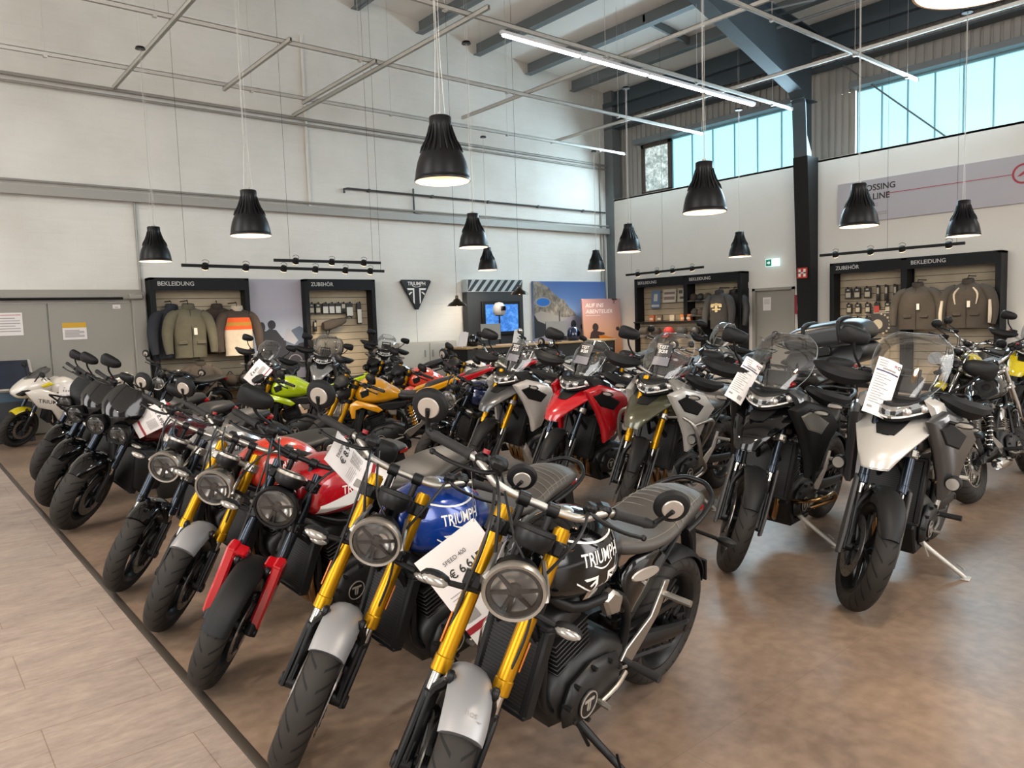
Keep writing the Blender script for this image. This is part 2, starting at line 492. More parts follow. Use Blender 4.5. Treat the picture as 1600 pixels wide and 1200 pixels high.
def floor_wood():
    m = mat('pale_stone_planks', 'a39384', 0.5); nt, b = nodes_of(m); L = nt.links.new
    n1 = N(nt, 'ShaderNodeTexNoise', Scale=3.0, Detail=10, Roughness=.74, Distortion=.6); L(mapped(nt, (.7, 1.9, 1)), n1.inputs['Vector'])
    n2 = N(nt, 'ShaderNodeTexNoise', Scale=14.0, Detail=8, Roughness=.75); L(mapped(nt, (.7, 2.2, 1), (3, 1, 0)), n2.inputs['Vector'])
    c1 = ramp(nt, [(.30, '77685d'), (.42, '92827a'), (.56, 'a39286'), (.72, 'b5a598')], n1.outputs['Fac'])
    c2 = mixc(nt, .35, c1, ramp(nt, [(.35, '6b5e52'), (.65, 'ab9d8f')], n2.outputs['Fac']))
    br = N(nt, 'ShaderNodeTexBrick', offset=.5); br.inputs['Scale'].default_value = 1
    br.inputs['Brick Width'].default_value = .93; br.inputs['Row Height'].default_value = .462; br.inputs['Mortar Size'].default_value = .0022
    br.inputs['Color1'].default_value = (1, 1, 1, 1); br.inputs['Color2'].default_value = (.95, .94, .94, 1); br.inputs['Mortar'].default_value = (.62, .56, .5, 1)
    L(mapped(nt, loc=(.12, -.29 + .462 * 2, 0)), br.inputs['Vector'])
    L(mixc(nt, 1.0, c2, br.outputs['Color'], 'MULTIPLY'), b.inputs['Base Color'])
    bp = N(nt, 'ShaderNodeBump', Strength=.12, Distance=.01); L(n2.outputs['Fac'], bp.inputs['Height']); L(bp.outputs[0], b.inputs['Normal'])
    return m
def painted_brick(name, col, dark):
    m = mat(name, col, 0.7); nt, b = nodes_of(m); L = nt.links.new
    br = N(nt, 'ShaderNodeTexBrick', offset=.5); br.inputs['Scale'].default_value = 1
    br.inputs['Brick Width'].default_value = .5; br.inputs['Row Height'].default_value = .25; br.inputs['Mortar Size'].default_value = .006; br.inputs['Mortar Smooth'].default_value = .5
    L(mapped(nt, (1, 1, 1), rot=(rad(90), 0, 0)), br.inputs['Vector'])
    n = N(nt, 'ShaderNodeTexNoise', Scale=.7, Detail=6); L(mapped(nt), n.inputs['Vector'])
    n2 = N(nt, 'ShaderNodeTexNoise', Scale=6, Detail=6, Roughness=.7); L(mapped(nt, (.35, 1, 2.2)), n2.inputs['Vector'])
    c = mixc(nt, .22, ramp(nt, [(.3, dark), (.6, col)], n.outputs['Fac']), ramp(nt, [(.3, dark), (.6, col)], n2.outputs['Fac']))
    L(c, b.inputs['Base Color'])
    ad = N(nt, 'ShaderNodeMath', operation='ADD'); ml = N(nt, 'ShaderNodeMath', operation='MULTIPLY'); ml.inputs[1].default_value = -.6
    L(br.outputs['Fac'], ml.inputs[0]); L(ml.outputs[0], ad.inputs[0]); L(n2.outputs['Fac'], ad.inputs[1])
    bp = N(nt, 'ShaderNodeBump', Strength=.35, Distance=.012); L(ad.outputs[0], bp.inputs['Height']); L(bp.outputs[0], b.inputs['Normal'])
    return m
def slatwall():
    """panel boards with horizontal grooves every 20 cm"""
    m = mat('beige_slat_panel', 'a5967d', 0.6); nt, b = nodes_of(m); L = nt.links.new
    tc = nt.nodes.new('ShaderNodeTexCoord'); sp = nt.nodes.new('ShaderNodeSeparateXYZ'); L(tc.outputs['Object'], sp.inputs[0])
    d = N(nt, 'ShaderNodeMath', operation='MULTIPLY'); d.inputs[1].default_value = 1 / .145; L(sp.outputs[2], d.inputs[0])
    f = N(nt, 'ShaderNodeMath', operation='FRACT'); L(d.outputs[0], f.inputs[0])
    g = N(nt, 'ShaderNodeMath', operation='LESS_THAN'); g.inputs[1].default_value = .075; L(f.outputs[0], g.inputs[0])
    n = N(nt, 'ShaderNodeTexNoise', Scale=3, Detail=4); L(tc.outputs['Object'], n.inputs['Vector'])
    L(mixc(nt, g.outputs[0], ramp(nt, [(.3, '9c8d75'), (.7, 'ab9c83')], n.outputs['Fac']), hexc('2a2520')), b.inputs['Base Color'])
    return m
FLOORD, FLOORW = floor_dark(), floor_wood()
BRICKW = painted_brick('white_painted_brick', 'dad7d0', 'cac6bd')
PLAST = mat('warm_white_plaster', 'd6d0c6', 0.75, noise=.04, nscale=2, bump=.04)
CLAD = mat('grey_cladding', 'a5a19a', 0.6, .2, noise=.08, nscale=3)
CEILM = mat('pale_ceiling_panels', 'edeae4', 0.75, noise=.05, nscale=1.5)
STEELG = mat('grey_painted_steel', '747a7c', 0.5, .25, noise=.1, nscale=4)
STEELB = mat('dark_blue_grey_steel', '4a555c', 0.45, .3, noise=.12, nscale=4)
BLKS = mat('black_painted_steel', '131212', 0.55, noise=.1, nscale=8, spec=.25)
GALV = mat('galvanised_rail', 'c4c1ba', 0.36, .6, noise=.1, nscale=12)
PIPEG = mat('grey_pipe', '96938d', 0.5, .3)
SLAT = slatwall()
DFRAME = mat('black_display_frame', '141517', 0.5, noise=.06, nscale=10, spec=.2)
GREYD = mat('grey_door_paint', '8f8b82', 0.5, noise=.04, nscale=3)
SKYG = mat('opal_window_daylight', '9fdcf0', 0.25, emit=1.0, emcol='aee4f5')
TREEG = mat('clear_window_trees', '8d9a94', 0.2, emit=1.0, emcol='b4bdb8')
def tree_view(m):
    nt, b = nodes_of(m)
    n = N(nt, 'ShaderNodeTexNoise', Scale=9, Detail=8, Roughness=.75); nt.links.new(mapped(nt), n.inputs['Vector'])
    nt.links.new(ramp(nt, [(.38, '4b5a58'), (.5, '9aa8a6'), (.62, 'dfe9ea')], n.outputs['Fac']), b.inputs['Emission Color'])
tree_view(TREEG)

def slab(x0, x1, y0, y1, z0, z1): return MB().box(((x0 + x1) / 2, (y0 + y1) / 2, (z0 + z1) / 2), (x1 - x0, y1 - y0, z1 - z0))
def panel(mb, x0, x1, y0, y1, z0, z1, b=0.0): return mb.box(((x0 + x1) / 2, (y0 + y1) / 2, (z0 + z1) / 2), (abs(x1 - x0), abs(y1 - y0), abs(z1 - z0)), b)

struct(obj('floor', slab(XE, WX + .5, -6, WY + .3, -.1, 0), FLOORD))
struct(obj('floor_planks', slab(-7, XE, -6, WY + .3, -.1, 0), FLOORW))
struct(obj('trim_1', MB().prism([(XE - .022, 0), (XE - .012, .004), (XE + .012, .004), (XE + .022, 0)], -6, WY, 'xz'), mat('dark_floor_edge_strip', '4c443c', .4, .3)))
struct(obj('wall_back', slab(-7, WX + .4, WY, WY + .3, 0, 10.2), BRICKW))
wr = MB(); panel(wr, WX, WX + .12, -6, 8.67, 0, 4.74); panel(wr, WX, WX + .12, 9.66, WY, 0, 4.74); panel(wr, WX, WX + .12, 8.67, 9.66, 2.1, 4.74)
panel(wr, WX, WX + .36, -6, WY, 4.70, 4.745)
struct(obj('wall_side', wr, PLAST))
# corrugated cladding above the plaster lining, with the window band left open
cl = MB(); xw = WX + .36
def corrug(y0, y1, z0, z1):
    n = int(round((y1 - y0) / .16)); pr = []
    for i in range(n):
        a = y0 + (y1 - y0) * i / n; w = (y1 - y0) / n
        pr += [(xw, a), (xw, a + w * .6), (xw + .03, a + w * .68), (xw + .03, a + w * .92)]
    pr.append((xw, y1))
    cl.loft([[(x, y, z0) for x, y in pr], [(x, y, z1) for x, y in pr]], cap=False, closed=False)
corrug(-6, WY, 6.08, 8.2); corrug(13.22, WY, 4.7, 6.08); corrug(7.5, 8.55, 4.7, 6.08)
struct(obj('wall_side_cladding', cl, CLAD))
cb = MB(); cb.prism([(-7, ceil_z(-7)), (WX + .4, ceil_z(WX + .4)), (WX + .4, ceil_z(WX + .4) + .1), (-7, ceil_z(-7) + .1)], -6, WY + .3, 'xz')
struct(obj('ceiling', cb, CEILM))
# clerestory windows
def opal_window(name, y0, y1, n, casement=None):
    w = MB(); panel(w, xw, xw + .05, y0, y1, 4.72, 4.78); panel(w, xw - .02, xw + .05, y0, y1, 6.04, 6.10)
    for i in range(n + 1):
        y = y0 + (y1 - y0) * i / n; panel(w, xw - .005, xw + .05, y - .012, y + .012, 4.74, 6.08)
    fr = struct(obj(name, w, mat('pale_window_bars', '8fb7bf', .4, .3)))
    g = MB()
    for i in range(n):
        a, b_ = y0 + (y1 - y0) * i / n + .012, y0 + (y1 - y0) * (i + 1) / n - .012
        panel(g, xw + .03, xw + .045, a, b_, 4.76, 6.06)
    obj('opal_glass', g, SKYG, fr)
    return fr
opal_window('window_1', 8.56, 12.2, 6)
opal_window('window_2', 1.0, 7.46, 13)
cw = MB(); T_ = .07
for y0, y1, z0, z1 in ((12.22, 13.2, 4.75, 4.86), (12.22, 13.2, 5.98, 6.08), (12.22, 12.32, 4.75, 6.08), (13.1, 13.2, 4.75, 6.08)): panel(cw, xw - .05, xw + .05, y0, y1, z0, z1, .01)
wf = struct(obj('window_3', cw, mat('brown_window_frame', '4a3d35', .5)))
obj('clear_glass', panel(MB(), xw + .01, xw + .02, 12.32, 13.1, 4.86, 5.98), TREEG, wf)
struct(obj('trim_2', panel(MB(), WX + .05, xw + .06, 1.0, 7.5, 6.08, 6.2), STEELG))
struct(obj('trim_3', panel(MB(), WX + .05, xw + .06, 8.5, 13.25, 6.08, 6.2), STEELG))
# steel portal frame: tapered column, haunch and rafter
fr_ = MB(); y0, y1 = 8.12, 8.42
out = [(WX - .02, 0), (15.20, 0), (14.93, 4.8), (14.86, 5.9), (14.70, 6.12), (11.2, 7.22), (9.2, 7.72), (-7, 9.31), (-7, ceil_z(-7) - .27), (WX - .0, ceil_z(WX) - .27), (WX + .0, 4.8)]
def fl(a, b_, t=.025): # flange strip along an edge
    a, b_ = V(a), V(b_); d = (b_ - a).normalized(); nn = V((-d.y, d.x)) * t
    fr_.prism([tuple(a), tuple(b_), tuple(b_ + nn), tuple(a + nn)], y0, y1, 'xz')
fr_.prism(out, 8.262, 8.278, 'xz')
for a, b_ in ((out[1], out[2]), (out[2], out[3]), (out[3], out[4]), (out[4], out[5]), (out[5], out[6]), (out[6], out[7]), (out[8], out[9]), (out[10], out[0])): fl(a, b_)
for z in (5.95, 7.3): fr_.box((15.05, 8.27, z), (.6, .28, .02))
struct(obj('trim_4', fr_, STEELB))
bl = MB(); bl.prism([(WX - .01, 0), (15.17, 0), (14.90, 4.8), (WX - .01, 4.8)], y0 - .012, y1 + .012, 'xz')
struct(obj('trim_5', bl, BLKS))
fr2 = MB(); fr2.prism([(WX + .3, 0), (WX, 0), (WX - .02, ceil_z(WX)), (WX + .3, ceil_z(WX))], 13.9, WY, 'xz'); struct(obj('trim_6', fr2, STEELG))
# purlins under the roof and eaves beam
for i, x in enumerate((14.15, 12.63, 11.05, 9.47, 7.90, 6.3, 4.7, 3.1, 1.5)):
    zt = ceil_z(x); p = MB()
    for a in (((x, zt), (x + .014, zt), (x + .014, zt - .27), (x, zt - .27)), ((x - .09, zt - .27), (x + .1, zt - .27), (x + .1, zt - .256), (x - .09, zt - .256))): p.prism(list(a), -6, WY, 'xz')
    struct(obj('beam_%d' % (i + 1), p, STEELG))
ev = MB(); panel(ev, WX - .05, WX + .35, -6, WY, 7.2, 7.32); panel(ev, WX + .1, WX + .14, -6, WY, 6.9, 7.6); panel(ev, WX - .02, WX + .3, -6, WY, 6.62, 6.66)
struct(obj('beam_10', ev, STEELB))
cr_ = MB()
for (xa, ya), (xb, yb) in (((9.47, 9.9), (11.05, 9.9)), ((12.63, 10.5), (14.15, 10.5)), ((6.3, 10.2), (7.9, 10.2))):
    za, zb = ceil_z(xa), ceil_z(xb); cr_.prism([(xa, za - .02), (xb, zb - .02), (xb, zb - .17), (xa, za - .17)], ya - .03, ya + .03, 'xz')
struct(obj('beam_11', cr_, STEELG))
bz = MB(); bz.tube([(WX + .22, 8.2, 7.1), (WX + .22, 5.72, 4.78)], .016); struct(obj('trim_7', bz, STEELG))
bz = MB(); bz.tube([(14.0, 8.3, 7.2), (14.6, 6.2, 7.4)], .03); bz.tube([(13.2, 8.3, 7.3), (14.6, 6.0, 7.5)], .02); struct(obj('trim_8', bz, STEELG))
# wall ledge, pipes and conduits of the long wall
lg = MB(); panel(lg, -7, WX, WY - .10, WY, 3.86, 3.97); panel(lg, -7, WX, WY - .13, WY - .1, 3.84, 3.99); struct(obj('trim_9', lg, PIPEG))
pp = MB(); pp.tube([(-7, WY - .09, 4.06), (WX - .02, WY - .09, 4.06)], .022); struct(obj('trim_10', pp, PIPEG))
pp = MB(); pp.tube([(-7, WY - .07, 5.70), (WX - .05, WY - .07, 5.68)], .03); pp.tube([(-7, WY - .07, 5.58), (WX - .05, WY - .07, 5.58)], .022); struct(obj('trim_11', pp, PIPEG))
pp = MB(); pp.tube([(7.42, WY - .06, 4.32), (7.42, WY - .06, 4.40), (7.5, WY - .06, 4.42), (WX - .1, WY - .06, 4.42)], .022); pp.tube([(9.1, WY - .06, 4.55), (9.1, WY - .06, 4.02), (9.3, WY - .06, 3.99)], .02)
for x in (8, 9.6, 11.2, 12.8, 14.4): pp.box((x, WY - .04, 4.42), (.05, .09, .06))
struct(obj('trim_12', pp, mat('dark_pipe', '3a3a3b', .5)))
pp = MB(); pp.tube([(6.67, WY - .035, 7.3), (6.66, WY - .035, 3.97)], .03); struct(obj('trim_13', pp, BRICKW))
pp = MB(); pp.tube([(3.42, WY - .03, 3.84), (3.42, WY - .03, 2.3)], .022); pp.tube([(15.1, WY - .04, 6), (15.1, WY - .04, 2.5)], .02); pp.tube([(15.22, WY - .04, 3.97), (15.22, WY - .04, .1)], .03); struct(obj('trim_14', pp, PIPEG))
# sliding fire door in the long wall, and the plain door in the side wall
dp = MB()
for x0, x1 in ((-1.6, .46), (.48, 1.98), (2.0, 3.24)): panel(dp, x0, x1, WY - .06, WY, .02, 2.12, .004)
d1 = struct(obj('door_1', dp, GREYD))
rl = MB(); panel(rl, -1.7, 3.4, WY - .12, WY, 2.18, 2.34); rl.mi = 1; rl.tube([(-1.7, WY - .15, 2.19), (3.1, WY - .15, 2.19)], .022)
obj('door_rail', rl, [GREYD, BLKS], d1)
fp = MB(); panel(fp, 3.24, 3.46, WY - .14, WY, 0, 2.3, .01); fp.box((3.3, WY - .17, 2.22), (.22, .1, .1), .02); obj('door_post', fp, GREYD, d1)
dp = MB(); panel(dp, WX + .07, WX + .1, 8.70, 9.63, 0, 2.08); d2 = struct(obj('door_2', dp, GREYD))
df = MB(); panel(df, WX - .02, WX + .12, 8.64, 8.71, 0, 2.13); panel(df, WX - .02, WX + .12, 9.62, 9.69, 0, 2.13); panel(df, WX - .02, WX + .12, 8.64, 9.69, 2.07, 2.13); obj('door_frame', df, GREYD, d2)
dh = MB(); dh.cyl((WX + .07, 9.52, 1.02), (WX - .0, 9.52, 1.02), .012); dh.box((WX, 9.46, 1.02), (.018, .13, .018), .006); obj('door_handle', dh, ALU, d2)

# ------------------------------------------------------------------ hanging grid of rails
def rail(name, a, b_, label, group, w=.045, h=.06, drops=()):
    a, b_ = V(a), V(b_); L_ = (b_ - a).length; d = (b_ - a) / L_
    t = empty(name, (a + b_) / 2); tag(t, label, 'rail', group)
    Mw = Matrix.Translation(-(a + b_) / 2)
    m = MB(); R = Matrix((d, V((0, 0, 1)).cross(d), (0, 0, 1))).transposed()
    for c, s_ in (((0, 0, h / 2 - .004), (L_, w, .008)), ((0, w / 2 - .004, 0), (L_, .008, h)), ((0, -w / 2 + .004, 0), (L_, .008, h)), ((0, w / 2 - .01, -h / 2 + .003), (L_, .016, .006)), ((0, -w / 2 + .01, -h / 2 + .003), (L_, .016, .006))):
        m.box(R @ V(c), s_, rot=R)
    obj('rail_channel', m, GALV, t)
    wr_ = MB()
    for q in drops:
        p = a + d * q - (a + b_) / 2; top = ceil_z(a.x + d.x * q) - (a + b_).z / 2
        wr_.tube([p, (p.x, p.y, top)], .0035, 5)
        wr_.box(p + V((0, 0, -h / 2 - .01)), (.05, .06, .03))
    if drops: obj('hanger_wire', wr_, GALV, t)
    return t
ZR = 5.77
G1, G2 = 'long galvanised rails of the hanging grid', 'short galvanised rails crossing the hanging grid'
rail('ceiling_rail', (-3, 13.12, ZR), (14.97, 13.12, ZR), 'long galvanised rail hanging closest to the white brick wall', G1, drops=(5.1, 8.2, 11, 14, 17))
rail('ceiling_rail', (-3, 10.70, ZR), (14.9, 10.70, ZR), 'long galvanised rail between the glowing light strip and the wall rail', G1, drops=(6, 9, 12, 15))
rail('ceiling_rail', (2.5, 8.36, ZR), (14.75, 8.36, ZR), 'long galvanised rail that carries the glowing white light strip', G1, drops=(3.5, 6.6, 9, 11.5))
rail('ceiling_rail', (3.0, 5.98, ZR), (14.95, 5.98, ZR), 'long galvanised rail ending free before the blue clerestory windows', G1, drops=(7, 9.5, 11.5))
rail('cross_rail', (3.22, 7.5, ZR - .06), (3.22, 14.1, ZR - .06), 'short cross rail above the clothing wall carrying a pendant canopy', G2)
rail('cross_rail', (4.74, 10.4, ZR - .06), (4.74, 13.2, ZR - .06), 'short cross rail that stops between two long rails over the rider photo', G2)
rail('cross_rail', (6.38, 7.9, ZR - .06), (6.38, 14.1, ZR - .06), 'cross rail doubled beside another one near the vertical wall pipe', G2)
rail('cross_rail', (6.18, 10.5, ZR - .06), (6.18, 13.2, ZR - .06), 'cross rail running close beside its twin near the vertical wall pipe', G2)
rail('cross_rail', (9.52, 4.5, ZR + .06), (9.52, 12.8, ZR + .06), 'cross rail passing under the middle of the glowing light strip', G2)
rail('cross_rail', (12.6, 2.5, ZR + .06), (12.6, 13.4, ZR + .06), 'cross rail running past the window band towards the corner', G2)
ls = empty('light_strip', (10.15, 8.36, ZR - .115)); tag(ls, 'long glowing white light strip under a ceiling rail', 'light')
hb = MB(); hb.box((0, 0, .0), (6.4, .07, .05), .006); obj('strip_housing', hb, mat('white_metal', 'c9c9cb', .4), ls)
for i in range(4):
    o = obj('light_tube', MB().box((-2.4 + 1.6 * i, 0, -.035), (1.52, .06, .03), .006), mat('strip_glow', 'ffffff', .4, emit=15, emcol='f0eeff'), ls)
# pendants: ribbed black bells with a warm diffuser
SHADE_IN = mat('shade_inside_white', 'e9d5bd', .45)
GLOW = mat('warm_lamp_glow', 'ffdcae', .4, emit=9, emcol='ffcf9a')
LAMPB = mat('black_lamp_shade', '0e0e10', .36, .1, spec=.3)
def pendant_parts(t, top):
    prof = [(.001, .50), (.08, .50), (.087, .493), (.088, .42), (.095, .37), (.115, .305), (.145, .25), (.172, .20), (.192, .15), (.206, .09), (.214, .04), (.217, .018), (.221, .015), (.221, 0), (.212, 0), (.21, .02), (.198, .1), (.175, .17), (.14, .235), (.1, .29), (.06, .31), (.001, .31)]
    def shade():
        m = MB(); 
        m.lathe(prof[:14], n=36); m.mi = 1; m.lathe(prof[13:], n=36); m.mi = 0
        for i in range(20):
            a = 2 * PI * i / 20; c_, s_ = cos(a), sin(a)
            pts = [(r * c_, r * s_, z) for r, z in ((.088, .43), (.098, .38), (.121, .315), (.152, .262), (.168, .222))]
            m.tube(pts, [.004, .008, .009, .009, .004], 5)
        return m
    link('lamp_shade', cached('lamp_shade', shade, ang=50), [LAMPB, SHADE_IN], t)
    link('lamp_diffuser', cached('lamp_diffuser', lambda: MB().cyl((0, 0, .20), (0, 0, .212), .148, 28)), [GLOW], t)
    c = MB(); c.tube([(0, 0, .5), (.012, .008, .9), (-.012, -.004, 1.4), (0, 0, top)], .0045, 5, 4); c.cyl((0, 0, .5), (0, 0, .53), .02, 10)
    obj('power_cable', c, mat('pale_cable', 'b0ada6', .6), t)
    hi = ceil_z(t.location.x) + .02 - t.location.z; h = MB(); h.tube([(.05, .0, .5), (.02, 0, 1.0), (.02, 0, hi)], .0015, 4); h.tube([(-.05, 0, .5), (-.02, 0, 1.0), (-.02, 0, hi)], .0015, 4); obj('hanging_wire', h, GALV, t)
    cc = MB(); cc.lathe([(.001, .03), (.06, .03), (.07, .0), (.001, 0)], (0, 0, top - .02), n=16); obj('ceiling_cup', cc, LAMPB, t)
    l = bpy.data.lights.new('pendant_light', 'SPOT'); l.energy = PEND_W; l.color = (1.0, .86, .70); l.spot_size = rad(128); l.spot_blend = .6; l.shadow_soft_size = .13
    o = bpy.data.objects.new('pendant_light', l); COL.objects.link(o); o.parent = t; o.location = (0, 0, .19)
PEND_W = 165
GP = 'black ribbed pendant lamps'
for (x, y, z), lab in (
    ((3.45, 4.93, 2.72), 'largest black pendant lamp, hanging over the front row of motorcycles'),
    ((3.18, 8.3, 2.64), 'black pendant lamp hanging in front of the clothing wall under a wavy cable'),
    ((3.07, 11.75, 2.63), 'small black pendant lamp above the grey sliding door edge'),
    ((6.78, 8.95, 2.70), 'black pendant lamp over the striped screen panel, upper one of a close pair'),
    ((10.4, 13.24, 2.73), 'tiny black pendant lamp peeking out below another over the striped panel'),
    ((13.6, 12.95, 2.75), 'tiny black pendant lamp next to the corner pipes of the hall'),
    ((10.4, 9.08, 2.76), 'black pendant lamp hanging over the small corner display track'),
    ((6.43, 4.6, 2.63), 'large black pendant lamp below the light strip in front of the side windows'),
    ((13.4, 8.75, 2.73), 'small black pendant lamp hanging before the emergency exit sign'),
    ((8.95, 4.22, 2.58), 'black pendant lamp covering the start of the banner lettering'),
    ((11.8, 4.08, 2.58), 'black pendant lamp over the two large grey jackets'),
    ((3.08, 1.02, 2.75), 'pendant lamp cut off by the upper picture corner showing its bright inside'),
    ((3.2, -2.3, 2.7), None), ((-.4, 1.6, 2.7), None), ((-.4, 4.9, 2.7), None), ((-.4, -1.8, 2.7), None)):
    if lab is None:   # lamps of the same row behind the camera: their light only reaches in
        lab = 'black pendant lamp of the row behind the viewer, outside the picture'
    t = tag(empty('pendant_lamp', (x, y, z)), lab, 'lamp', GP)
    pendant_parts(t, ZR - .12 - z)
def bell(loc, lab, top):
    t = tag(empty('bell_pendant', loc), lab, 'lamp', 'brass toned bell pendants')
    m = MB(); m.lathe([(.001, .2), (.025, .2), (.03, .14), (.055, .125), (.08, .09), (.15, .05), (.19, .0), (.185, 0), (.145, .04), (.07, .08), (.001, .09)], n=28)
    obj('lamp_shade', m, mat('brass_black_shade', '3d342a', .22, .85), t, ang=50)
    obj('lamp_bulb', MB().ball((0, 0, .035), .035, 10), GLOW, t)
    obj('power_cable', MB().tube([(0, 0, .2), (0, 0, ceil_z(loc[0]) + .02 - loc[2])], .003, 5), BLKS, t)
bell((8.3, 11.55, 1.9), 'brass bell pendant hanging in front of the dark screen panel edge', 3.8)
bell((10.25, 12.0, 2.13), 'brass bell pendant beside the striped header near the coast photo', 3.6)
# track lights with round spot heads
def track(a, b_, heads, lab, wires):
    a, b_ = V(a), V(b_); c = (a + b_) / 2; L_ = (b_ - a).length; d = (b_ - a) / L_
    t = tag(empty('track_light', c), lab, 'light', 'black spotlight tracks'); R = Matrix((d, V((0, 0, 1)).cross(d), (0, 0, 1))).transposed()
    obj('track_bar', MB().box((0, 0, 0), (L_, .045, .05), .005, rot=R), BLKS, t)
    side = V((0, 0, 1)).cross(d)
    for q in heads:
        p = d * (q * L_ - L_ / 2)
        m = MB(); dn = (side * (.45) + V((0, 0, -.9))).normalized()
        m.cyl(p + dn * -.045, p + dn * .055, .05, 18, .056, bev=.012); m.tube([p + d * .045 + V((0, 0, .02)), p + d * .06 + V((0, 0, .075)), p + V((0, 0, .10)), p - d * .05 + V((0, 0, .075))], .004, 5, 3)
        h = obj('spot_head', m, BLKS, t)
        g = MB(); g.cyl(p + dn * .054, p + dn * .058, .044, 16); obj('spot_lens', g, mat('spot_glow', 'ffe0b8', .4, emit=5, emcol='ffdcae'), h)
        l = bpy.data.lights.new('track_spot', 'SPOT'); l.energy = 75; l.color = (1.0, .82, .60); l.spot_size = rad(75); l.spot_blend = .8; l.shadow_soft_size = .05
        o = bpy.data.objects.new('track_spot', l); COL.objects.link(o); o.parent = t; o.location = p + dn * .075
        o.rotation_euler = (-(dn)).to_track_quat('Z', 'Y').to_euler()
    w_ = MB()
    for q in wires: p = d * (q * L_ - L_ / 2); w_.tube([p, (p.x, p.y, ceil_z(c.x + p.x) + .02 - c.z)], .0025, 5)
    obj('hanging_wire', w_, BLKS, t)
track((3.64, 12.5, 2.645), (7.31, 12.5, 2.605), (.10, .28, .46, .62, .78, .92), 'longer lower black spotlight track in front of the clothing wall', (.02, .98))
track((5.20, 12.6, 2.77), (7.30, 12.6, 2.77), (.19, .52, .83), 'shorter upper black spotlight track above the accessories wall', (.14, .92))
track((13.85, 12.2, 2.59), (13.85, 9.95, 2.62), (.16, .42, .62, .86), 'black spotlight track above the corner clothing display', (.5, .08))
track((13.85, 7.28, 2.64), (13.85, 4.76, 2.63), (.12, .38, .6, .9), 'black spotlight track above the big jackets display', (.5, .95))
# ------------------------------------------------------------------ motorcycles: x forward, y to the rider's left, z up, origin on the ground halfway between the axles
DISC = mat('brake_disc_steel', '8f8b86', 0.28, .95)
DISCB = mat('disc_carrier_black', '1d1d1e', .4, .4)
CABLE = mat('black_cable', '141414', .5)

def tyre_mb(R, w, rr):
    m = MB(); H = R - rr; Rc = R - min(w * .45, H * .62); hh = R - Rc
    pr = [(rr, -w * .36), (rr + H * .12, -w * .43)]
    for i in range(13):
        a = rad(-92 + 184 * i / 12); pr.append((Rc + hh * cos(a), w / 2 * sin(a)))
    pr += [(rr + H * .12, w * .43), (rr, w * .36)]
    return m.lathe(pr, ax=(0, 1, 0), n=56, uv=True)
def rim_mb(rr, w, kind, hubr=.034):
    m = MB()
    m.lathe([(rr + .004, -w * .40), (rr + .006, -w * .36), (rr - .004, -w * .33), (rr - .016, -w * .2), (rr - .02, 0), (rr - .016, w * .2), (rr - .004, w * .33), (rr + .006, w * .36), (rr + .004, w * .40), (rr - .006, w * .41), (rr - .02, w * .34), (rr - .034, w * .16), (rr - .038, 0), (rr - .034, -w * .16), (rr - .02, -w * .34), (rr - .006, -w * .41)], ax=(0, 1, 0), n=44, closed=True)
    m.cyl((0, -.06, 0), (0, .06, 0), hubr, 16, bev=.006)
    m.cyl((0, -.1, 0), (0, .1, 0), .014, 10)
    ro = rr - .03
    if kind == 'wire':
        for i in range(20):
            a = 2 * PI * i / 20; s_ = 1 if i % 2 else -1
            for q in (-1, 1):
                b_ = a + q * .42; m.tube([(hubr * cos(b_), s_ * .045, hubr * sin(b_)), (ro * cos(a + q * .04), s_ * .012, ro * sin(a + q * .04))], .0022, 4, caps=False)
    elif kind == 'ten':
        for i in range(10):
            a = 2 * PI * i / 10; m.tube([(hubr * .8 * cos(a), 0, hubr * .8 * sin(a)), (ro * .5 * cos(a), 0, ro * .5 * sin(a)), (ro * cos(a), 0, ro * sin(a))], [.016, .010, .012], 8)
    else:
        for i in range(5):
            a = 2 * PI * i / 5
            for q in (-1, 1):
                b_ = a + q * .17; m.tube([(hubr * .8 * cos(a + q * .3), q * .012, hubr * .8 * sin(a + q * .3)), (ro * .55 * cos(a + q * .2), q * .006, ro * .55 * sin(a + q * .2)), (ro * cos(b_), 0, ro * sin(b_))], [.016, .0105, .013], 8)
    return m
def disc_mb(r1, r0, y):
    m = MB(); t = .0025
    m.lathe([(r0, y - t), (r1, y - t), (r1, y + t), (r0, y + t)], ax=(0, 1, 0), n=40, closed=True)
    m.mi = 1; s_ = 1 if y > 0 else -1
    for i in range(7):
        a = 2 * PI * i / 7; m.tube([(.03 * cos(a), y - s_ * .012, .03 * sin(a)), ((r0 + .008) * cos(a + .25), y, (r0 + .008) * sin(a + .25))], [.012, .007], 6)
    for i in range(26):
        a = 2 * PI * i / 26; r = (r0 + r1) / 2 + (.011 if i % 2 else -.011); p = V((r * cos(a), y, r * sin(a)))
        m.cyl(p - V((0, t + .0008, 0)), p + V((0, t + .0008, 0)), .0042, 6)
    m.mi = 0
    return m
def arc_guard(R, w, a0, a1, n=16, flare=.35, thick=.004, cross=9, taper=.0):
    """mudguard shell hugging a wheel; angles from forward, upwards"""
    m = MB(); rings = []
    for i in range(n + 1):
        f = i / n; a = rad(a0 + (a1 - a0) * f); ws = w * (1 - taper * abs(2 * f - 1) ** 3); out = []; inn = []
        for j in range(cross):
            q = -1 + 2 * j / (cross - 1); r = R + .02 - flare * w * .5 * (q * q) * (1 if abs(q) < 1 else 1.0); y = ws / 2 * math.sin(q * 1.35) / math.sin(1.35)
            out.append((r * cos(a), y, r * sin(a))); inn.append(((r - thick) * cos(a), y * .97, (r - thick) * sin(a)))
        rings.append(out + inn[::-1])
    return m.loft(rings)

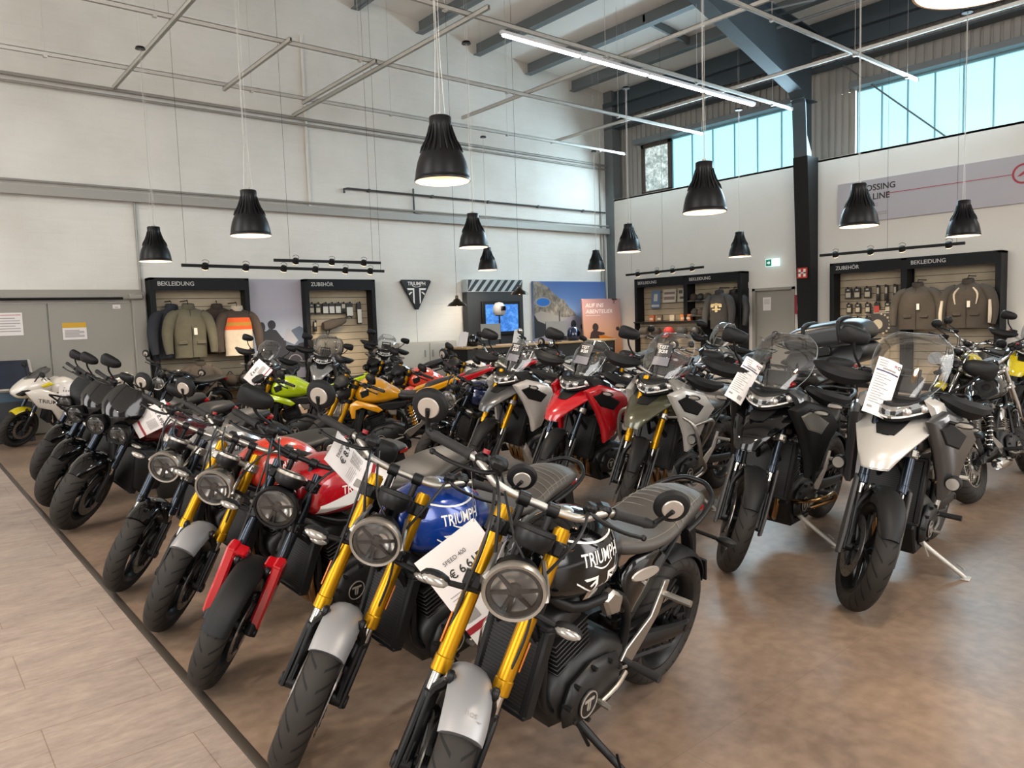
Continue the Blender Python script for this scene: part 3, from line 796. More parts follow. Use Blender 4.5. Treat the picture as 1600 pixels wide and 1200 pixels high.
class Geo:
    def __init__(s, **k):
        s.__dict__.update(k)
        s.ax = V((s.wb / 2, 0, s.Rf)); s.rx = V((-s.wb / 2, 0, s.Rr))
        a = rad(s.rake); s.u = V((-sin(a), 0, cos(a))); s.n = V((cos(a), 0, sin(a)))
        s.S0 = s.ax - s.n * s.off
    def fk(s, t, y=0, d=0): return s.ax + s.u * t + s.n * d + V((0, y, 0))
    def steer(s, ang):
        return Matrix.Translation(s.S0) @ Matrix.Rotation(rad(ang), 4, s.u) @ Matrix.Translation(-s.S0)

ROAD = dict(wb=1.38, rake=25.2, off=.035, Rf=.298, wf=.115, rrf=.222, Rr=.308, wr=.155, rrr=.222, fy=.098, ft=.0275, t0=.27, t1=.80, tc=(.56, .74), spoke='five',
            bw=.375, brise=.03, bz=.845, tank=[(.35, .80, .90, .07, 2.2, .1), (.31, .74, .95, .125, 2.2, .1), (.19, .715, .992, .17, 2.2, .12), (.05, .72, .985, .168, 2.2, .12), (-.06, .735, .935, .125, 2.2, .1), (-.14, .765, .868, .085, 2.2, .1), (-.165, .79, .845, .055, 2.2, 0)],
            seat=[(-.10, .79, .835, .07, 2.4, .0), (-.16, .765, .842, .115, 2.6, .1), (-.28, .755, .835, .148, 2.8, .15), (-.42, .765, .845, .152, 2.8, .12), (-.54, .785, .885, .138, 2.8, .1), (-.68, .805, .902, .118, 2.7, .1), (-.78, .825, .89, .09, 2.4, .1), (-.80, .84, .875, .07, 2.2, .1)],
            mirror='barend', hl='round', hlr=.088, eng='single', muff='low', tailx=-.80)

def build_bike(kind, G, C, lean, steer, at, yaw, opt=()):
    """kind: mesh family; C: materials by part; at: where the front tyre meets the floor"""
    h = V((cos(rad(yaw)), sin(rad(yaw)), 0))
    Rb = Matrix.Rotation(rad(yaw), 4, 'Z') @ Matrix.Rotation(rad(-lean), 4, 'X')
    ct = Rb @ (G.steer(steer) @ V((G.wb / 2, 0, 0)))
    Mx = Matrix.Translation((at[0] - ct.x, at[1] - ct.y, 0)) @ Rb
    root = empty('motorcycle', basis=Mx)
    S = G.steer(steer); fk = G.fk
    g = lambda k, d=BLK: C.get(k, d)
    def part(name, key, fn, mats, steer_=False, parent=None, at_=None, **kw):
        me = cached((kind, key), fn, **kw)
        B = None
        if at_ is not None: B = Matrix.Translation(at_)
        if steer_ and parent is None: B = S @ B if B is not None else S
        return link(name, me, mats, parent or root, B)
    has = lambda f: f in opt
    # ---- wheels
    fw = part('front_wheel', 'fw', lambda: rim_mb(G.rrf, G.wf, G.spoke, .03), g('rim', BLK2), True, at_=G.ax)
    part('tyre', 'ft', lambda: tyre_mb(G.Rf, G.wf, G.rrf), TYRE, parent=fw)
    dy = G.fy - .032
    for s_ in ((1, -1) if getattr(G, 'twin_disc', True) else (-1,)):
        part('brake_disc', 'fd%d' % s_, lambda s_=s_: disc_mb(.155 * G.Rf / .3, .112, s_ * dy), [DISC, DISCB], parent=fw)
        def cal(s_=s_):
            m = MB(); c = V((cos(rad(160)) * .128, s_ * (dy + .004), sin(rad(160)) * .128 + .02)); m.box(c, (.055, .062, .11), .012, rot=Matrix.Rotation(rad(20), 3, 'Y')); 
            for q in (-.03, .03): m.cyl(c + V((0, s_ * .03, q)), c + V((0, s_ * .038, q)), .014, 10)
            return m
        part('brake_caliper', 'fc%d' % s_, cal, g('caliper', BLK2), True, at_=G.ax)
    rw = part('rear_wheel', 'rw', lambda: rim_mb(G.rrr, G.wr, G.spoke, .045), g('rim', BLK2), at_=G.rx)
    part('tyre', 'rt', lambda: tyre_mb(G.Rr, G.wr, G.rrr), TYRE, parent=rw)
    part('brake_disc', 'rd', lambda: disc_mb(.115, .08, -.085), [DISC, DISCB], parent=rw)
    part('sprocket', 'rsp', lambda: disc_mb(.105, .085, .088), [BLK2, BLK2], parent=rw)
    # ---- fork
    def leg(s_):
        m = MB(); y = s_ * G.fy; A = lambda t: fk(t, y)
        if G.fork == 'usd':
            m.cyl(A(G.t0), A(G.t1), G.ft, 20); m.cyl(A(G.t0), A(G.t0 + .05), G.ft + .003, 20, bev=.003); m.cyl(A(G.t1 - .012), A(G.t1 + .006), G.ft * .8, 14)
        else:
            m.cyl(A(G.t0), A(G.t1), G.ft * .86, 18)
        return m
    def slider(s_):
        m = MB(); y = s_ * G.fy; A = lambda t, d=0: fk(t, y, d)
        if G.fork == 'usd':
            m.mi = 1; m.cyl(A(G.t0 - .07), A(G.t0), G.ft * .74, 16); m.mi = 0; m.cyl(A(-.0), A(G.t0 - .055), G.ft * .95, 18, bev=.006)
            m.prism([(-.03, -.035), (.028, -.03), (.034, .06), (.024, .19), (-.006, G.t0 - .03), (-.03, G.t0 - .05), (-.036, .05)], y + s_ * .026, y + s_ * .006, 'xz', .006, Matrix.Translation(fk(0)) @ Matrix.Rotation(rad(-G.rake), 4, 'Y'))
            m.cyl(A(-.01) - V((0, s_ * .03, 0)), A(-.01) + V((0, s_ * .034, 0)), .026, 14, bev=.005)
            m.box(A(.03), (.05, .045, .09), .012, rot=Matrix.Rotation(rad(-G.rake), 3, 'Y'))
        else:
            m.cyl(A(-.02), A(G.t0 + .06), G.ft * 1.12, 18, bev=.006); m.cyl(A(0) - V((0, s_ * .02, 0)), A(0) + V((0, s_ * .03, 0)), .024, 14, bev=.005)
        return m
    for s_ in (1, -1):
        lg_ = part('fork_leg', 'leg%d' % s_, lambda s_=s_: leg(s_), g('fork', GOLD), True)
        part('fork_slider', 'sl%d' % s_, lambda s_=s_: slider(s_), [g('slider', BLK2), STEEL], parent=lg_)
        if 'reflector' in opt:
            part('side_reflector', 'rf%d' % s_, lambda s_=s_: MB().box(fk(G.t0 + .13, s_ * (G.fy + .031), .006), (.012, .006, .095), .002, rot=Matrix.Rotation(rad(-G.rake), 3, 'Y')), ORANGER, parent=lg_)
    def clamp():
        m = MB(); R = Matrix.Rotation(rad(-G.rake), 3, 'Y')
        for t in G.tc:
            m.box(fk(t, 0, -.02), (.07, G.fy * 2, .03), .01, rot=R)
            for s_ in (1, -1):
                m.cyl(fk(t - .024, s_ * G.fy), fk(t + .024, s_ * G.fy), G.ft + .011, 18, bev=.003)
                m.box(fk(t, s_ * (G.fy - .0), .036), (.022, .03, .044), .005, rot=R)
                for q in (-.012, .012): m.cyl(fk(t + q, s_ * (G.fy + .014), .036), fk(t + q, s_ * (G.fy + .02), .036), .007, 8)
        m.cyl(fk(G.tc[0] - .03, 0, -.035), fk(G.tc[1] + .03, 0, -.035), .024, 14)
        return m
    part('fork_yokes', 'clamp', clamp, g('yoke', BLK2), True)
    # ---- front mudguard
    if G.guard == 'short':
        mg = part('front_mudguard', 'mg', lambda: arc_guard(G.Rf, G.wf * 1.24, 64, 138, flare=.55, taper=.06), g('guard', SILVERP), True, at_=G.ax)
    elif G.guard == 'cover':    # short black top with coloured fork covers
        mg = part('front_mudguard', 'mg', lambda: arc_guard(G.Rf, G.wf * 1.1, 28, 140, taper=.1), BLK, True, at_=G.ax)
        def cov():
            m = MB()
            for s_ in (1, -1):
                y = s_ * (G.fy + .012)
                m.prism([(-.03, .03), (.01, .0), (.04, .06), (.055, .16), (.075, .24), (.10, .325), (.05, .36), (-.03, .33), (-.035, .22), (-.03, .10)], y - .028, y + .02, 'xz', .01, Matrix.Rotation(rad(-G.rake), 4, 'Y'))
                m.prism([(.0, .24), (.10, .315), (.05, .35), (-.03, .32)], s_ * .045, s_ * (G.fy + .03), 'xz', .008, Matrix.Rotation(rad(-G.rake), 4, 'Y'))
            return m
        part('fork_cover', 'cov', cov, g('paint', BLK), True, at_=G.ax)
    else:
        mg = part('front_mudguard', 'mg', lambda: arc_guard(G.Rf, G.wf * 1.28, 52 if G.guard == 'fen' else 32, 158, taper=.42, flare=.5), g('guard', GBLK), True, at_=G.ax)
    def stay():
        m = MB()
        for s_ in (1, -1):
            y = s_ * (G.wf * .62)
            m.tube([fk(.02, s_ * G.fy), fk(.2, s_ * (G.fy - .002), .01), fk(G.Rf - .04, y, .04), fk(G.Rf - .01, y * .95, .085)], [.013, .016, .019, .016], 8, 3)
            m.cyl(fk(G.Rf - .012, y * .86, .08), fk(G.Rf - .012, y * 1.16, .08), .021, 12, bev=.005); m.mi = 1; m.cyl(fk(G.Rf - .012, y * 1.15, .08), fk(G.Rf - .012, y * 1.2, .08), .009, 8); m.mi = 0
        return m
    part('mudguard_stay', 'stay', stay, [g('slider', BLK2), STEEL], True)
    # ---- headlight
    if G.hl in ('round', 'twin'):
        for q in ((0,) if G.hl == 'round' else (1, -1)):
            yy = q * .098; r = G.hlr
            c = fk(G.hlt, yy, G.hld); d = V((cos(rad(4)), 0, sin(rad(4)) * G.hlup))
            def shell():
                m = MB(); m.lathe([(.001, -.13), (r * .45, -.122), (r * .8, -.085), (r * .97, -.035), (r * 1.0, 0)], c, d, 28)
                return m
            hs = part('headlight', 'hs%d' % q, shell, g('hlshell', BLK), True, ang=60)
            part('headlight_rim', 'hr%d' % q, lambda: MB().lathe([(r * 1.02, -.02), (r * 1.08, -.008), (r * 1.10, .006), (r * 1.05, .018), (r * .95, .016), (r * .93, .004)], c, d, 36), g('hlrim', CHROME), parent=hs)
            def refl():
                m = MB(); m.lathe([(.001, -.05), (r * .35, -.045), (r * .7, -.022), (r * .93, .006)], c, d, 32)
                e1 = d.orthogonal().normalized(); e2 = d.cross(e1); m.mi = 1
                up = V((0, 0, 1)); up = (up - d * up.dot(d)).normalized(); sd = up.cross(d)
                for a in (28, 152, 205, 335, 262, 278):
                    rr = V(sd * cos(rad(a)) + up * sin(rad(a))); m.tube([c + d * .004 + rr * r * .16, c + d * .004 + rr * r * .9], [.009, .006], 6)
                m.lathe([(r * .78, .0), (r * .93, .004), (r * .93, .011), (r * .80, .009)], c, d, 32, closed=True)
                m.lathe([(.001, .006), (r * .26, .004), (r * .26, -.01)], c, d, 20)
                return m
            part('headlight_reflector', 'hf%d' % q, refl, [REFL, GREYB], parent=hs)
            part('headlight_lens', 'hl%d' % q, lambda: MB().lathe([(r * .95, .012), (r * .7, .02), (r * .3, .0255), (.001, .027)], c, d, 32), LENSG, parent=hs)
        def brk():
            m = MB()
            for s_ in (1, -1):
                w = (r + .004) if G.hl == 'round' else r * 2.2
                m.tube([fk(G.tc[0] + .0, s_ * (G.fy - .02), .02), c + V((-.03, s_ * w - yy * 0, -.015)), c + V((-.005, s_ * w, .02)), fk(G.tc[0] + .13, s_ * (G.fy - .025), .03)], [.008, .011, .011, .008], 6, 3)
            return m
        part('headlight_bracket', 'hb', brk, g('hlrim', CHROME) if G.hl == 'round' else BLK2, True)
    elif G.hl == 'bug':         # two small slanted lamps of a streetfighter
        c = fk(G.hlt, 0, G.hld)
        for q in (1, -1):
            B = S @ Matrix.Translation((0, q * .075, 0))
            hs = part('headlight', 'hs', lambda: MB().body([(c.x - .1, c.z - .06, c.z + .05, .05, 2.2, 0), (c.x - .02, c.z - .06, c.z + .06, .06, 2.4, 0), (c.x + .03, c.z - .045, c.z + .05, .052, 2.4, 0), (c.x + .05, c.z - .02, c.z + .035, .035, 2.2, 0)], 3, 14), BLK, True)
            hs.matrix_basis = B
            part('headlight_lens', 'hl', lambda: MB().ball((c.x + .012, 0, c.z + .005), (.045, .048, .04), 12), INDIC, parent=hs)
    # ---- instruments and bars
    if G.inst:
        c = fk(G.inst[0], G.inst[3] if len(G.inst) > 3 else 0, G.inst[1]); r = G.inst[2]
        def clock():
            m = MB(); d = V((-.42, 0, .9)).normalized()
            m.lathe([(.001, -.05), (r * .75, -.05), (r * 1.0, -.03), (r * 1.02, .0), (r * .95, .012), (.001, .012)], c, d, 26)
            m.mi = 1; m.lathe([(r * .98, -.004), (r * 1.06, .004), (r * 1.0, .016), (r * .9, .014)], c, d, 26, closed=True); m.mi = 0
            m.tube([c + V((-.02, 0, -.05)), fk(G.tc[1] - .05, 0, .03)], .02, 8)
            return m
        part('instrument_clock', 'clock', clock, [BLK2, g('clockrim', BLK)], True)
    bc = fk(G.bz, 0, -.03); bw = G.bw; br = G.brise
    P_ = lambda s_: [bc + V((0, s_ * .0, .0)), bc + V((0, s_ * .075, 0)), bc + V((-.005, s_ * .15, br * .35)), bc + V((-.045, s_ * (bw - .17), br)), bc + V((-.09, s_ * (bw - .12), br)), bc + V((-.135, s_ * bw, br - .006))]
    def bar():
        m = MB(); a = P_(1); b_ = P_(-1)
        m.tube(b_[::-1] + a[1:], .0135, 12, 5)
        for s_ in (1, -1):
            m.mi = 1
            m.tube([fk(G.tc[1], s_ * .05, -.03), bc + V((0, s_ * .05, -.012))], .014, 10); m.cyl(bc + V((0, s_ * .05 - .02, .0)), bc + V((0, s_ * .05 + .02, .0)), .024, 12, bev=.003); m.mi = 0
        return m
    hbar = part('handlebar', 'bar', bar, [g('bar', ALU), BLK2], True)
    for s_ in (1, -1):
        a, b_ = P_(s_)[4], P_(s_)[5]; dd = (b_ - a).normalized(); e = b_ + dd * .0
        part('grip', 'gr%d' % s_, lambda: MB().tube([a, a + dd * .012, a + dd * .016, b_, b_ + dd * .004, b_ + dd * .025], [.02, .02, .0168, .0168, .019, .016], 14), RUB, parent=hbar)
        def ctl():
            m = MB(); p = a - dd * .045; m.box(p, (.05, .055, .052), .012, rot=dd.to_track_quat('Y', 'Z').to_matrix())
            p2 = a - dd * .095; m.box(p2 + V((.02, 0, .004)), (.04, .045, .04), .01)
            m.box(p2 + V((.035, 0, .035)), (.05, .06, .04), .012) if s_ < 0 else m.box(p2 + V((.03, 0, .012)), (.03, .04, .03), .01)
            if s_ < 0: m.mi = 1; m.cyl(p + V((.0, 0, .03)), p + V((-.004, 0, .042)), .012, 10); m.mi = 0
            lv = p2 + V((.035, 0, .0)); m.tube([lv, lv + dd * .05 + V((.03, 0, -.008)), a + dd * .05 + V((.075, 0, -.02)), b_ + V((.075, 0, -.02))], [.008, .008, .007, .0065], 8, 4); m.ball(b_ + V((.075, 0, -.02)), .011, 8)
            return m
        part('hand_controls', 'ct%d' % s_, ctl, [BLK2, INKR], parent=hbar)
        if G.mirror == 'barend':
            mc = b_ + V((-.02, s_ * .065, .085)); nd = V((-.93, -s_ * .1, .12)).normalized()
            mi_ = part('mirror', 'mi%d' % s_, lambda: MB().lathe([(.001, -.02), (.04, -.0195), (.056, -.012), (.063, .002), (.061, .009), (.001, .009)], mc, nd, 28), BLK, True)
            part('mirror_back', 'mb%d' % s_, lambda: MB().lathe([(.001, -.0245), (.034, -.024), (.038, -.018)], mc, nd, 26), MBACK, parent=mi_)
            part('mirror_glass', 'mg%d' % s_, lambda: MB().lathe([(.001, .0105), (.056, .0098)], mc, nd, 24), MIRR, parent=mi_)
            part('mirror_stem', 'ms%d' % s_, lambda: MB().tube([b_ + dd * .0, b_ + dd * .035, b_ + dd * .05 + V((0, 0, .02)), mc - nd * .03], [.015, .013, .009, .008], 8, 4), BLK, parent=mi_)
        elif G.mirror == 'stalk' or G.mirror == 'round':
            q0 = a - dd * .07; ml = G.mirl
            mc = q0 + V((ml[0], s_ * ml[1], ml[2])); nd = V((-.95, -s_ * .2, .1)).normalized(); sd = V((0, 1, 0)); upv = nd.cross(sd).normalized()
            def pod():
                m = MB(); rows = []
                for k_, (sc_, dp) in enumerate(((1.0, .012), (1.0, .0), (.9, -.022), (.55, -.036), (.06, -.04))):
                    rr_ = []
                    for j in range(16):
                        t = 2 * PI * j / 16; p = 2.0 if G.mirror == 'round' else 3.2
                        xx = math.copysign(abs(cos(t)) ** (2 / p), cos(t)) * (.062 if G.mirror == 'round' else .085); zz = math.copysign(abs(sin(t)) ** (2 / p), sin(t)) * (.06 if G.mirror == 'round' else .05 + .014 * cos(t) * s_)
                        rr_.append(mc + sd * xx * sc_ + upv * zz * sc_ + nd * dp)
                    rows.append(rr_)
                return m.loft(rows)
            mi_ = part('mirror', 'mi%d' % s_, pod, g('mirror', BLK), True)
            part('mirror_glass', 'mg%d' % s_, lambda: MB().add([mc + sd * (.055 if G.mirror == 'round' else .076) * math.copysign(abs(cos(2 * PI * j / 16)) ** .7, cos(2 * PI * j / 16)) + upv * .043 * math.copysign(abs(sin(2 * PI * j / 16)) ** .7, sin(2 * PI * j / 16)) + nd * .0135 for j in range(16)], [tuple(range(16))]), MIRR, parent=mi_)
            part('mirror_stem', 'ms%d' % s_, lambda: MB().tube([q0, q0 + V((.005, s_ * .005, .04)), q0.lerp(mc, .55) + V((.02, s_ * .015, .0)), mc - nd * .03], [.012, .008, .0075, .009], 8, 4), BLK, parent=mi_)
    def cables():
        m = MB()
        for s_ in (1, -1):
            a = P_(s_)[4]; m.tube([a - V((0, s_ * .09, 0)) + V((.03, 0, 0)), fk(G.tc[1] + .06, s_ * .13, .11), fk(G.tc[0] + .06, s_ * .07, .06), fk(G.tc[0] - .05, s_ * .04, -.03)], .0055, 6, 6)
        m.tube([P_(-1)[4] + V((.02, .1, -.02)), fk(.72, -.13, .09), fk(.5, -.12, .03), fk(.2, -.115, -.03), fk(.06, -.09, -.06)], .0055, 6, 6)
        m.tube([P_(-1)[4] + V((.01, .12, -.02)), fk(.74, -.06, .13), fk(.62, .05, .1), fk(.45, .1, .05), fk(.08, .09, -.06)], .005, 6, 6)
        return m
    if G.hl != 'adv': part('control_cables', 'cab', cables, CABLE, True)
    if G.ind:
        for s_ in (1, -1):
            b0 = fk(G.ind[0], s_ * G.ind[1], G.ind[2]); b1 = b0 + V((.02, s_ * G.ind[3], .0))
            sg = part('turn_signal', 'ts%d' % s_, lambda: MB().tube([b0 - V((0, s_ * .05, 0)), b1], [.011, .009], 8).body_at(b1 + V((0, s_ * .038, 0)), (.03, .05, .022)), BLK, True) 
            part('turn_signal_lens', 'tl%d' % s_, lambda: MB().ball(b1 + V((.014, s_ * .038, 0)), (.022, .044, .017), 12), INDIC, parent=sg)
    # ---- tank, seat, panels
    tk = part('fuel_tank', 'tank', lambda: MB().body(G.tank, 5, 32, mid=.30), g('tank', g('paint', GBLK)), ang=60)
    cap_x = G.tank[2][0] - .04; cap_z = G.tank[2][2]
    part('fuel_cap', 'cap', lambda: MB().lathe([(.001, .018), (.026, .016), (.036, .008), (.04, -.02)], (cap_x, 0, cap_z - .004), (0, 0, 1), 22), g('cap', ALU), parent=tk)
    if 'badge' in C:
        key = (kind, 'badge'); tme = CACHE[(kind, 'tank')]
        for s_ in (1, -1):
            def deco(s_=s_):
                m = MB(); u = V((-s_, 0, 0)) if s_ > 0 else V((1, 0, 0)); x0, zt = G.badge[0], G.badge[1]; h_ = G.badge[2]; wd = h_ * 4.9
                u2 = (u + V((0, 0, .10 * (1 if s_ > 0 else -1) * 0))).normalized()
                o = V((x0 + (wd / 2 if s_ > 0 else -wd / 2), s_ * .5, zt))
                put_text(m, 'TRIUMPH', o, u2, (0, 0, 1), h_, .02, width=wd)
                if 'flag' in opt:
                    q = lambda a, b_: o + u2 * (a * wd) + V((0, 0, b_ * h_))
                    def pl(*p): m.add([tuple(q(*z)) for z in p], [tuple(range(len(p)))])
                    n = 10
                    arc = lambda a0, b0, a1, b1, sag, th: [m.add([tuple(q(a0 + (a1 - a0) * i / n, b0 + (b1 - b0) * i / n + sag * sin(PI * i / n))), tuple(q(a0 + (a1 - a0) * (i + 1) / n, b0 + (b1 - b0) * (i + 1) / n + sag * sin(PI * (i + 1) / n))), tuple(q(a0 + (a1 - a0) * (i + 1) / n, b0 + (b1 - b0) * (i + 1) / n + sag * sin(PI * (i + 1) / n) + th)), tuple(q(a0 + (a1 - a0) * i / n, b0 + (b1 - b0) * i / n + sag * sin(PI * i / n) + th))], [(0, 1, 2, 3)]) for i in range(n)]
                    arc(.25, -.12, .78, -.12, -.42, .13)
                    arc(-.12, 1.9, 1.12, 1.75, -.35, .16)
                    arc(-.12, -1.25, .36, -2.6, -.06, .14)
                    arc(1.12, 1.7, .74, -2.3, .0, .14)
                    for fx, sg_ in ((.0, 1), (1.0, -1)):
                        F = lambda a, b_: (fx + sg_ * a, b_)
                        pl(F(.02, -.95), F(.36, -.95), F(.36, -1.2), F(.08, -1.2)); pl(F(.30, -1.2), F(.36, -1.2), F(.36, -2.45), F(.30, -2.3)); pl(F(.16, -1.6), F(.30, -1.25), F(.36, -1.3), F(.2, -1.78)); 
                return project(m, tme, (0, -s_, 0), .0016, 3)
            part('tank_badge', 'badge%d' % s_, deco, C['badge'], parent=tk)
    if 'stripe' in C:
        tme = CACHE[(kind, 'tank')]
        for s_ in (1, -1):
            def stp(s_=s_):
                m = MB(); m.add([(G.tank[1][0], s_ * .5, G.tank[2][1] + .05), (G.tank[1][0], s_ * .5, G.tank[2][1] + .1), (-.1, s_ * .5, G.tank[2][2] - .05), (-.1, s_ * .5, G.tank[2][2] - .14)], [(0, 1, 2, 3)])
                return project(m, tme, (0, -s_, 0), .0015, 4)
            part('tank_stripe', 'stp%d' % s_, stp, C['stripe'], parent=tk)
    st = part('seat', 'seat', lambda: MB().body(G.seat, 5, 24), g('seat', SEATM), ang=60)
    if 'ribs' in opt:
        def ribs():
            m = MB(); xs = [x / 1000 for x in range(-470, -740, -38)]; sec = crom(G.seat, 8)
            for x in xs:
                _, z0, z1, w, p, tk_ = min(sec, key=lambda q: abs(q[0] - x)); pts = []
                for i in range(15):
                    a = rad(12 + 156 * i / 14); yy = math.copysign(abs(cos(a)) ** (2 / p), cos(a)) * w; zz = sin(a) ** (2 / p); pts.append((x + .02 * (abs(yy) / w) ** 2, yy * 1.004, (z0 + z1) / 2 + (z1 - z0) / 2 * zz - .0002))
                m.tube(pts, .0014, 5, 1, caps=False)
            for s_ in (1, -1):
                pts = []
                for x in [q / 100 for q in range(-20, -76, -4)]:
                    _, z0, z1, w, p, tk_ = min(sec, key=lambda q: abs(q[0] - x)); a = rad(38); pts.append((x, s_ * abs(cos(a)) ** (2 / p) * w * 1.003, (z0 + z1) / 2 + (z1 - z0) / 2 * sin(a) ** (2 / p) + .0006))
                m.tube(pts, .0012, 5, 1, caps=False)
            return m
        part('seat_stitching', 'ribs', ribs, STITCH, parent=st)
        def rail_():
            m = MB(); m.tube([(-.52, .15, .80), (-.64, .148, .83), (-.78, .12, .87), (-.845, .06, .90), (-.855, 0, .905), (-.845, -.06, .90), (-.78, -.12, .87), (-.64, -.148, .83), (-.52, -.15, .80)], .011, 10, 4); return m
        part('grab_rail', 'grab', rail_, BLK2)
    for s_ in (1, -1):
        if G.side == 'plain':
            sp_ = part('side_panel', 'sp%d' % s_, lambda: MB().prism([(-.12, .72), (-.14, .56), (-.24, .52), (-.36, .60), (-.44, .72), (-.36, .765), (-.2, .765)], s_ * .085, s_ * .125, 'xz', .014), g('panel', GBLK), ang=60)
            if 'plate' in opt: part('number_badge', 'nb%d' % s_, lambda: MB().prism([(-.22 + .11 * cos(a * PI / 10) * .95 - .05, .685 + .026 * sin(a * PI / 10) - .1 * cos(a * PI / 10) * -.12) for a in range(20)], s_ * .122, s_ * .131, 'xz', .004), MBACK, parent=sp_)
        elif G.side == 'tail':   # raised pointed tail of the streetfighters
            part('tail_panel', 'sp%d' % s_, lambda: MB().prism([(-.30, .80), (-.42, .79), (-.62, .86), (-.86, .975), (-.80, .985), (-.55, .915), (-.36, .86)], s_ * .05, s_ * .112, 'xz', .012), g('tail', g('paint', GBLK)))
    # ---- frame, engine
    hd = fk(G.tc[0], 0, -.05); sw = V((-.20, 0, .40))
    def frame():
        m = MB()
        for s_ in (1, -1):
            y = s_ * .09
            m.tube([hd + V((0, s_ * .03, .08)), (.2, y * 1.2, .70), (-.08, y * 1.35, .66), (-.2, y * 1.25, .52), (-.2, y * 1.2, .36)], [.02, .019, .018, .019, .02], 10, 4)
            m.tube([hd + V((0, s_ * .03, -.02)), (.30, y, .58), (.26, y * 1.1, .36), (.12, y * 1.1, .27)], .016, 10, 4)
            m.tube([(-.12, y * 1.1, .67), (-.45, y * 1.2, .76), (-.74, y * .9, .82)], .013, 8, 3)
            m.tube([(-.2, y * 1.2, .48), (-.36, y * 1.2, .62), (-.56, y * 1.1, .77)], .011, 8, 3)
        m.cyl(hd - G.u * .05, hd + G.u * .2, .033, 14)
        return m
    part('frame', 'frame', frame, g('frame', BLK2))
    ex = G.ex if hasattr(G, 'ex') else 0.0
    def engine():
        m = MB()
        m.prism([(.23, .30), (.20, .24), (.02, .215), (-.20, .25), (-.25, .34), (-.2, .44), (-.05, .5), (.14, .47), (.23, .40)], -.125 - ex, .125 + ex, 'xz', .03)
        a = rad(18); T = Matrix.Translation((.10, 0, .44)) @ Matrix.Rotation(a, 4, 'Y')
        m.box((0, 0, .06), (.15, .16 + 2 * ex, .16), .02, T); m.box((0, 0, .21), (.165, .19 + 2 * ex, .10), .02, T)
        return m
    en = part('engine', 'eng', engine, g('eng', ENG), ang=50)
    def fins():
        m = MB(); T = Matrix.Translation((.10, 0, .44)) @ Matrix.Rotation(rad(18), 4, 'Y')
        for i in range(7): m.box((0, 0, .03 + i * .021), (.19, .205 + 2 * ex, .007), .002, T)
        return m
    part('cooling_fins', 'fins', fins, g('fins', ENG), parent=en)
    for s_ in (1, -1):
        def cover(s_=s_):
            m = MB(); y = s_ * (.12 + ex)
            m.prism([(.215, .33), (.19, .26), (.06, .235), (-.08, .25), (-.13, .34), (-.10, .44), (.06, .465), (.18, .42)], y, y + s_ * .05, 'xz', .022)
            for a in range(9): 
                t = 2 * PI * a / 9; m.cyl((.045 + .155 * cos(t), y + s_ * .02, .35 + .1 * sin(t)), (.045 + .155 * cos(t), y + s_ * .056, .35 + .1 * sin(t)), .009, 8)
            return m
        ec = part('engine_cover', 'cov%d' % s_, cover, g('eng', ENG), ang=50)
        def bdg(s_=s_):
            m = MB(); y = s_ * (.168 + ex); m.cyl((.10, y, .33), (.10, y + s_ * .012, .33), .052, 26, bev=.004); m.mi = 1
            m.lathe([(.045, .0), (.049, .0), (.049, .0145), (.045, .0145)], (.10, y, .33), (0, s_, 0), 26, closed=True)
            for pl in ([(-.028, .022), (.028, .022), (.028, .012), (-.028, .012)], [(-.01, .012), (-.003, .012), (-.003, -.026), (-.01, -.018)], [(.003, .012), (.01, .012), (.01, -.018), (.003, -.026)]):
                m.prism([(.10 + a, .33 + b_) for a, b_ in pl], y + s_ * .01, y + s_ * .0145, 'xz')
            return m
        part('engine_badge', 'ebd%d' % s_, bdg, [BLK2, MBACK], parent=ec)
        def body(s_=s_):
            m = MB(); y = s_ * .1; m.prism([(-.02, .60), (.03, .675), (-.03, .70), (-.10, .66), (-.09, .59)], y, y + s_ * .045, 'xz', .012); return m
        part('throttle_cover', 'thr%d' % s_, body, g('thr', ALU))
    if G.rad:
        rx_, z0, z1, hw = G.rad
        def radi():
            m = MB(); T = Matrix.Translation((rx_, 0, (z0 + z1) / 2)) @ Matrix.Rotation(rad(-14), 4, 'Y'); H = z1 - z0
            m.box((0, 0, 0), (.035, hw * 2 - .04, H - .02), .004, T); m.mi = 1
            for s_ in (1, -1): m.box((0, s_ * (hw - .012), 0), (.055, .03, H), .008, T)
            m.box((0, 0, H / 2), (.05, hw * 2, .022), .006, T); m.box((0, 0, -H / 2), (.05, hw * 2, .022), .006, T); m.mi = 2
            for i in range(int(H / .012)): m.box((.019, 0, -H / 2 + .014 + i * .012), (.002, hw * 2 - .05, .003), 0, T)
            return m
        part('radiator', 'radi', radi, [BATT, BLK, mat('radiator_fins', '2c2a29', .5, .4)])
    # ---- exhaust
    def header():
        m = MB(); n_ = G.pipes
        for i in range(n_):
            y = (i - (n_ - 1) / 2) * .062 - (.13 if n_ == 1 else 0)
            m.tube([(.17, y, .60), (.25, y * 1.1, .585), (.285, y * 1.15 - .01, .50), (.275, y * 1.05 - .01, .33), (.20, y * .8 - .03, .225), (.02, y * .5 - .05, .185), (-.12, -.06, .19)], .021 if n_ > 1 else .024, 12, 5)
        return m
    part('exhaust_header', 'hdr', header, g('header', STEEL))
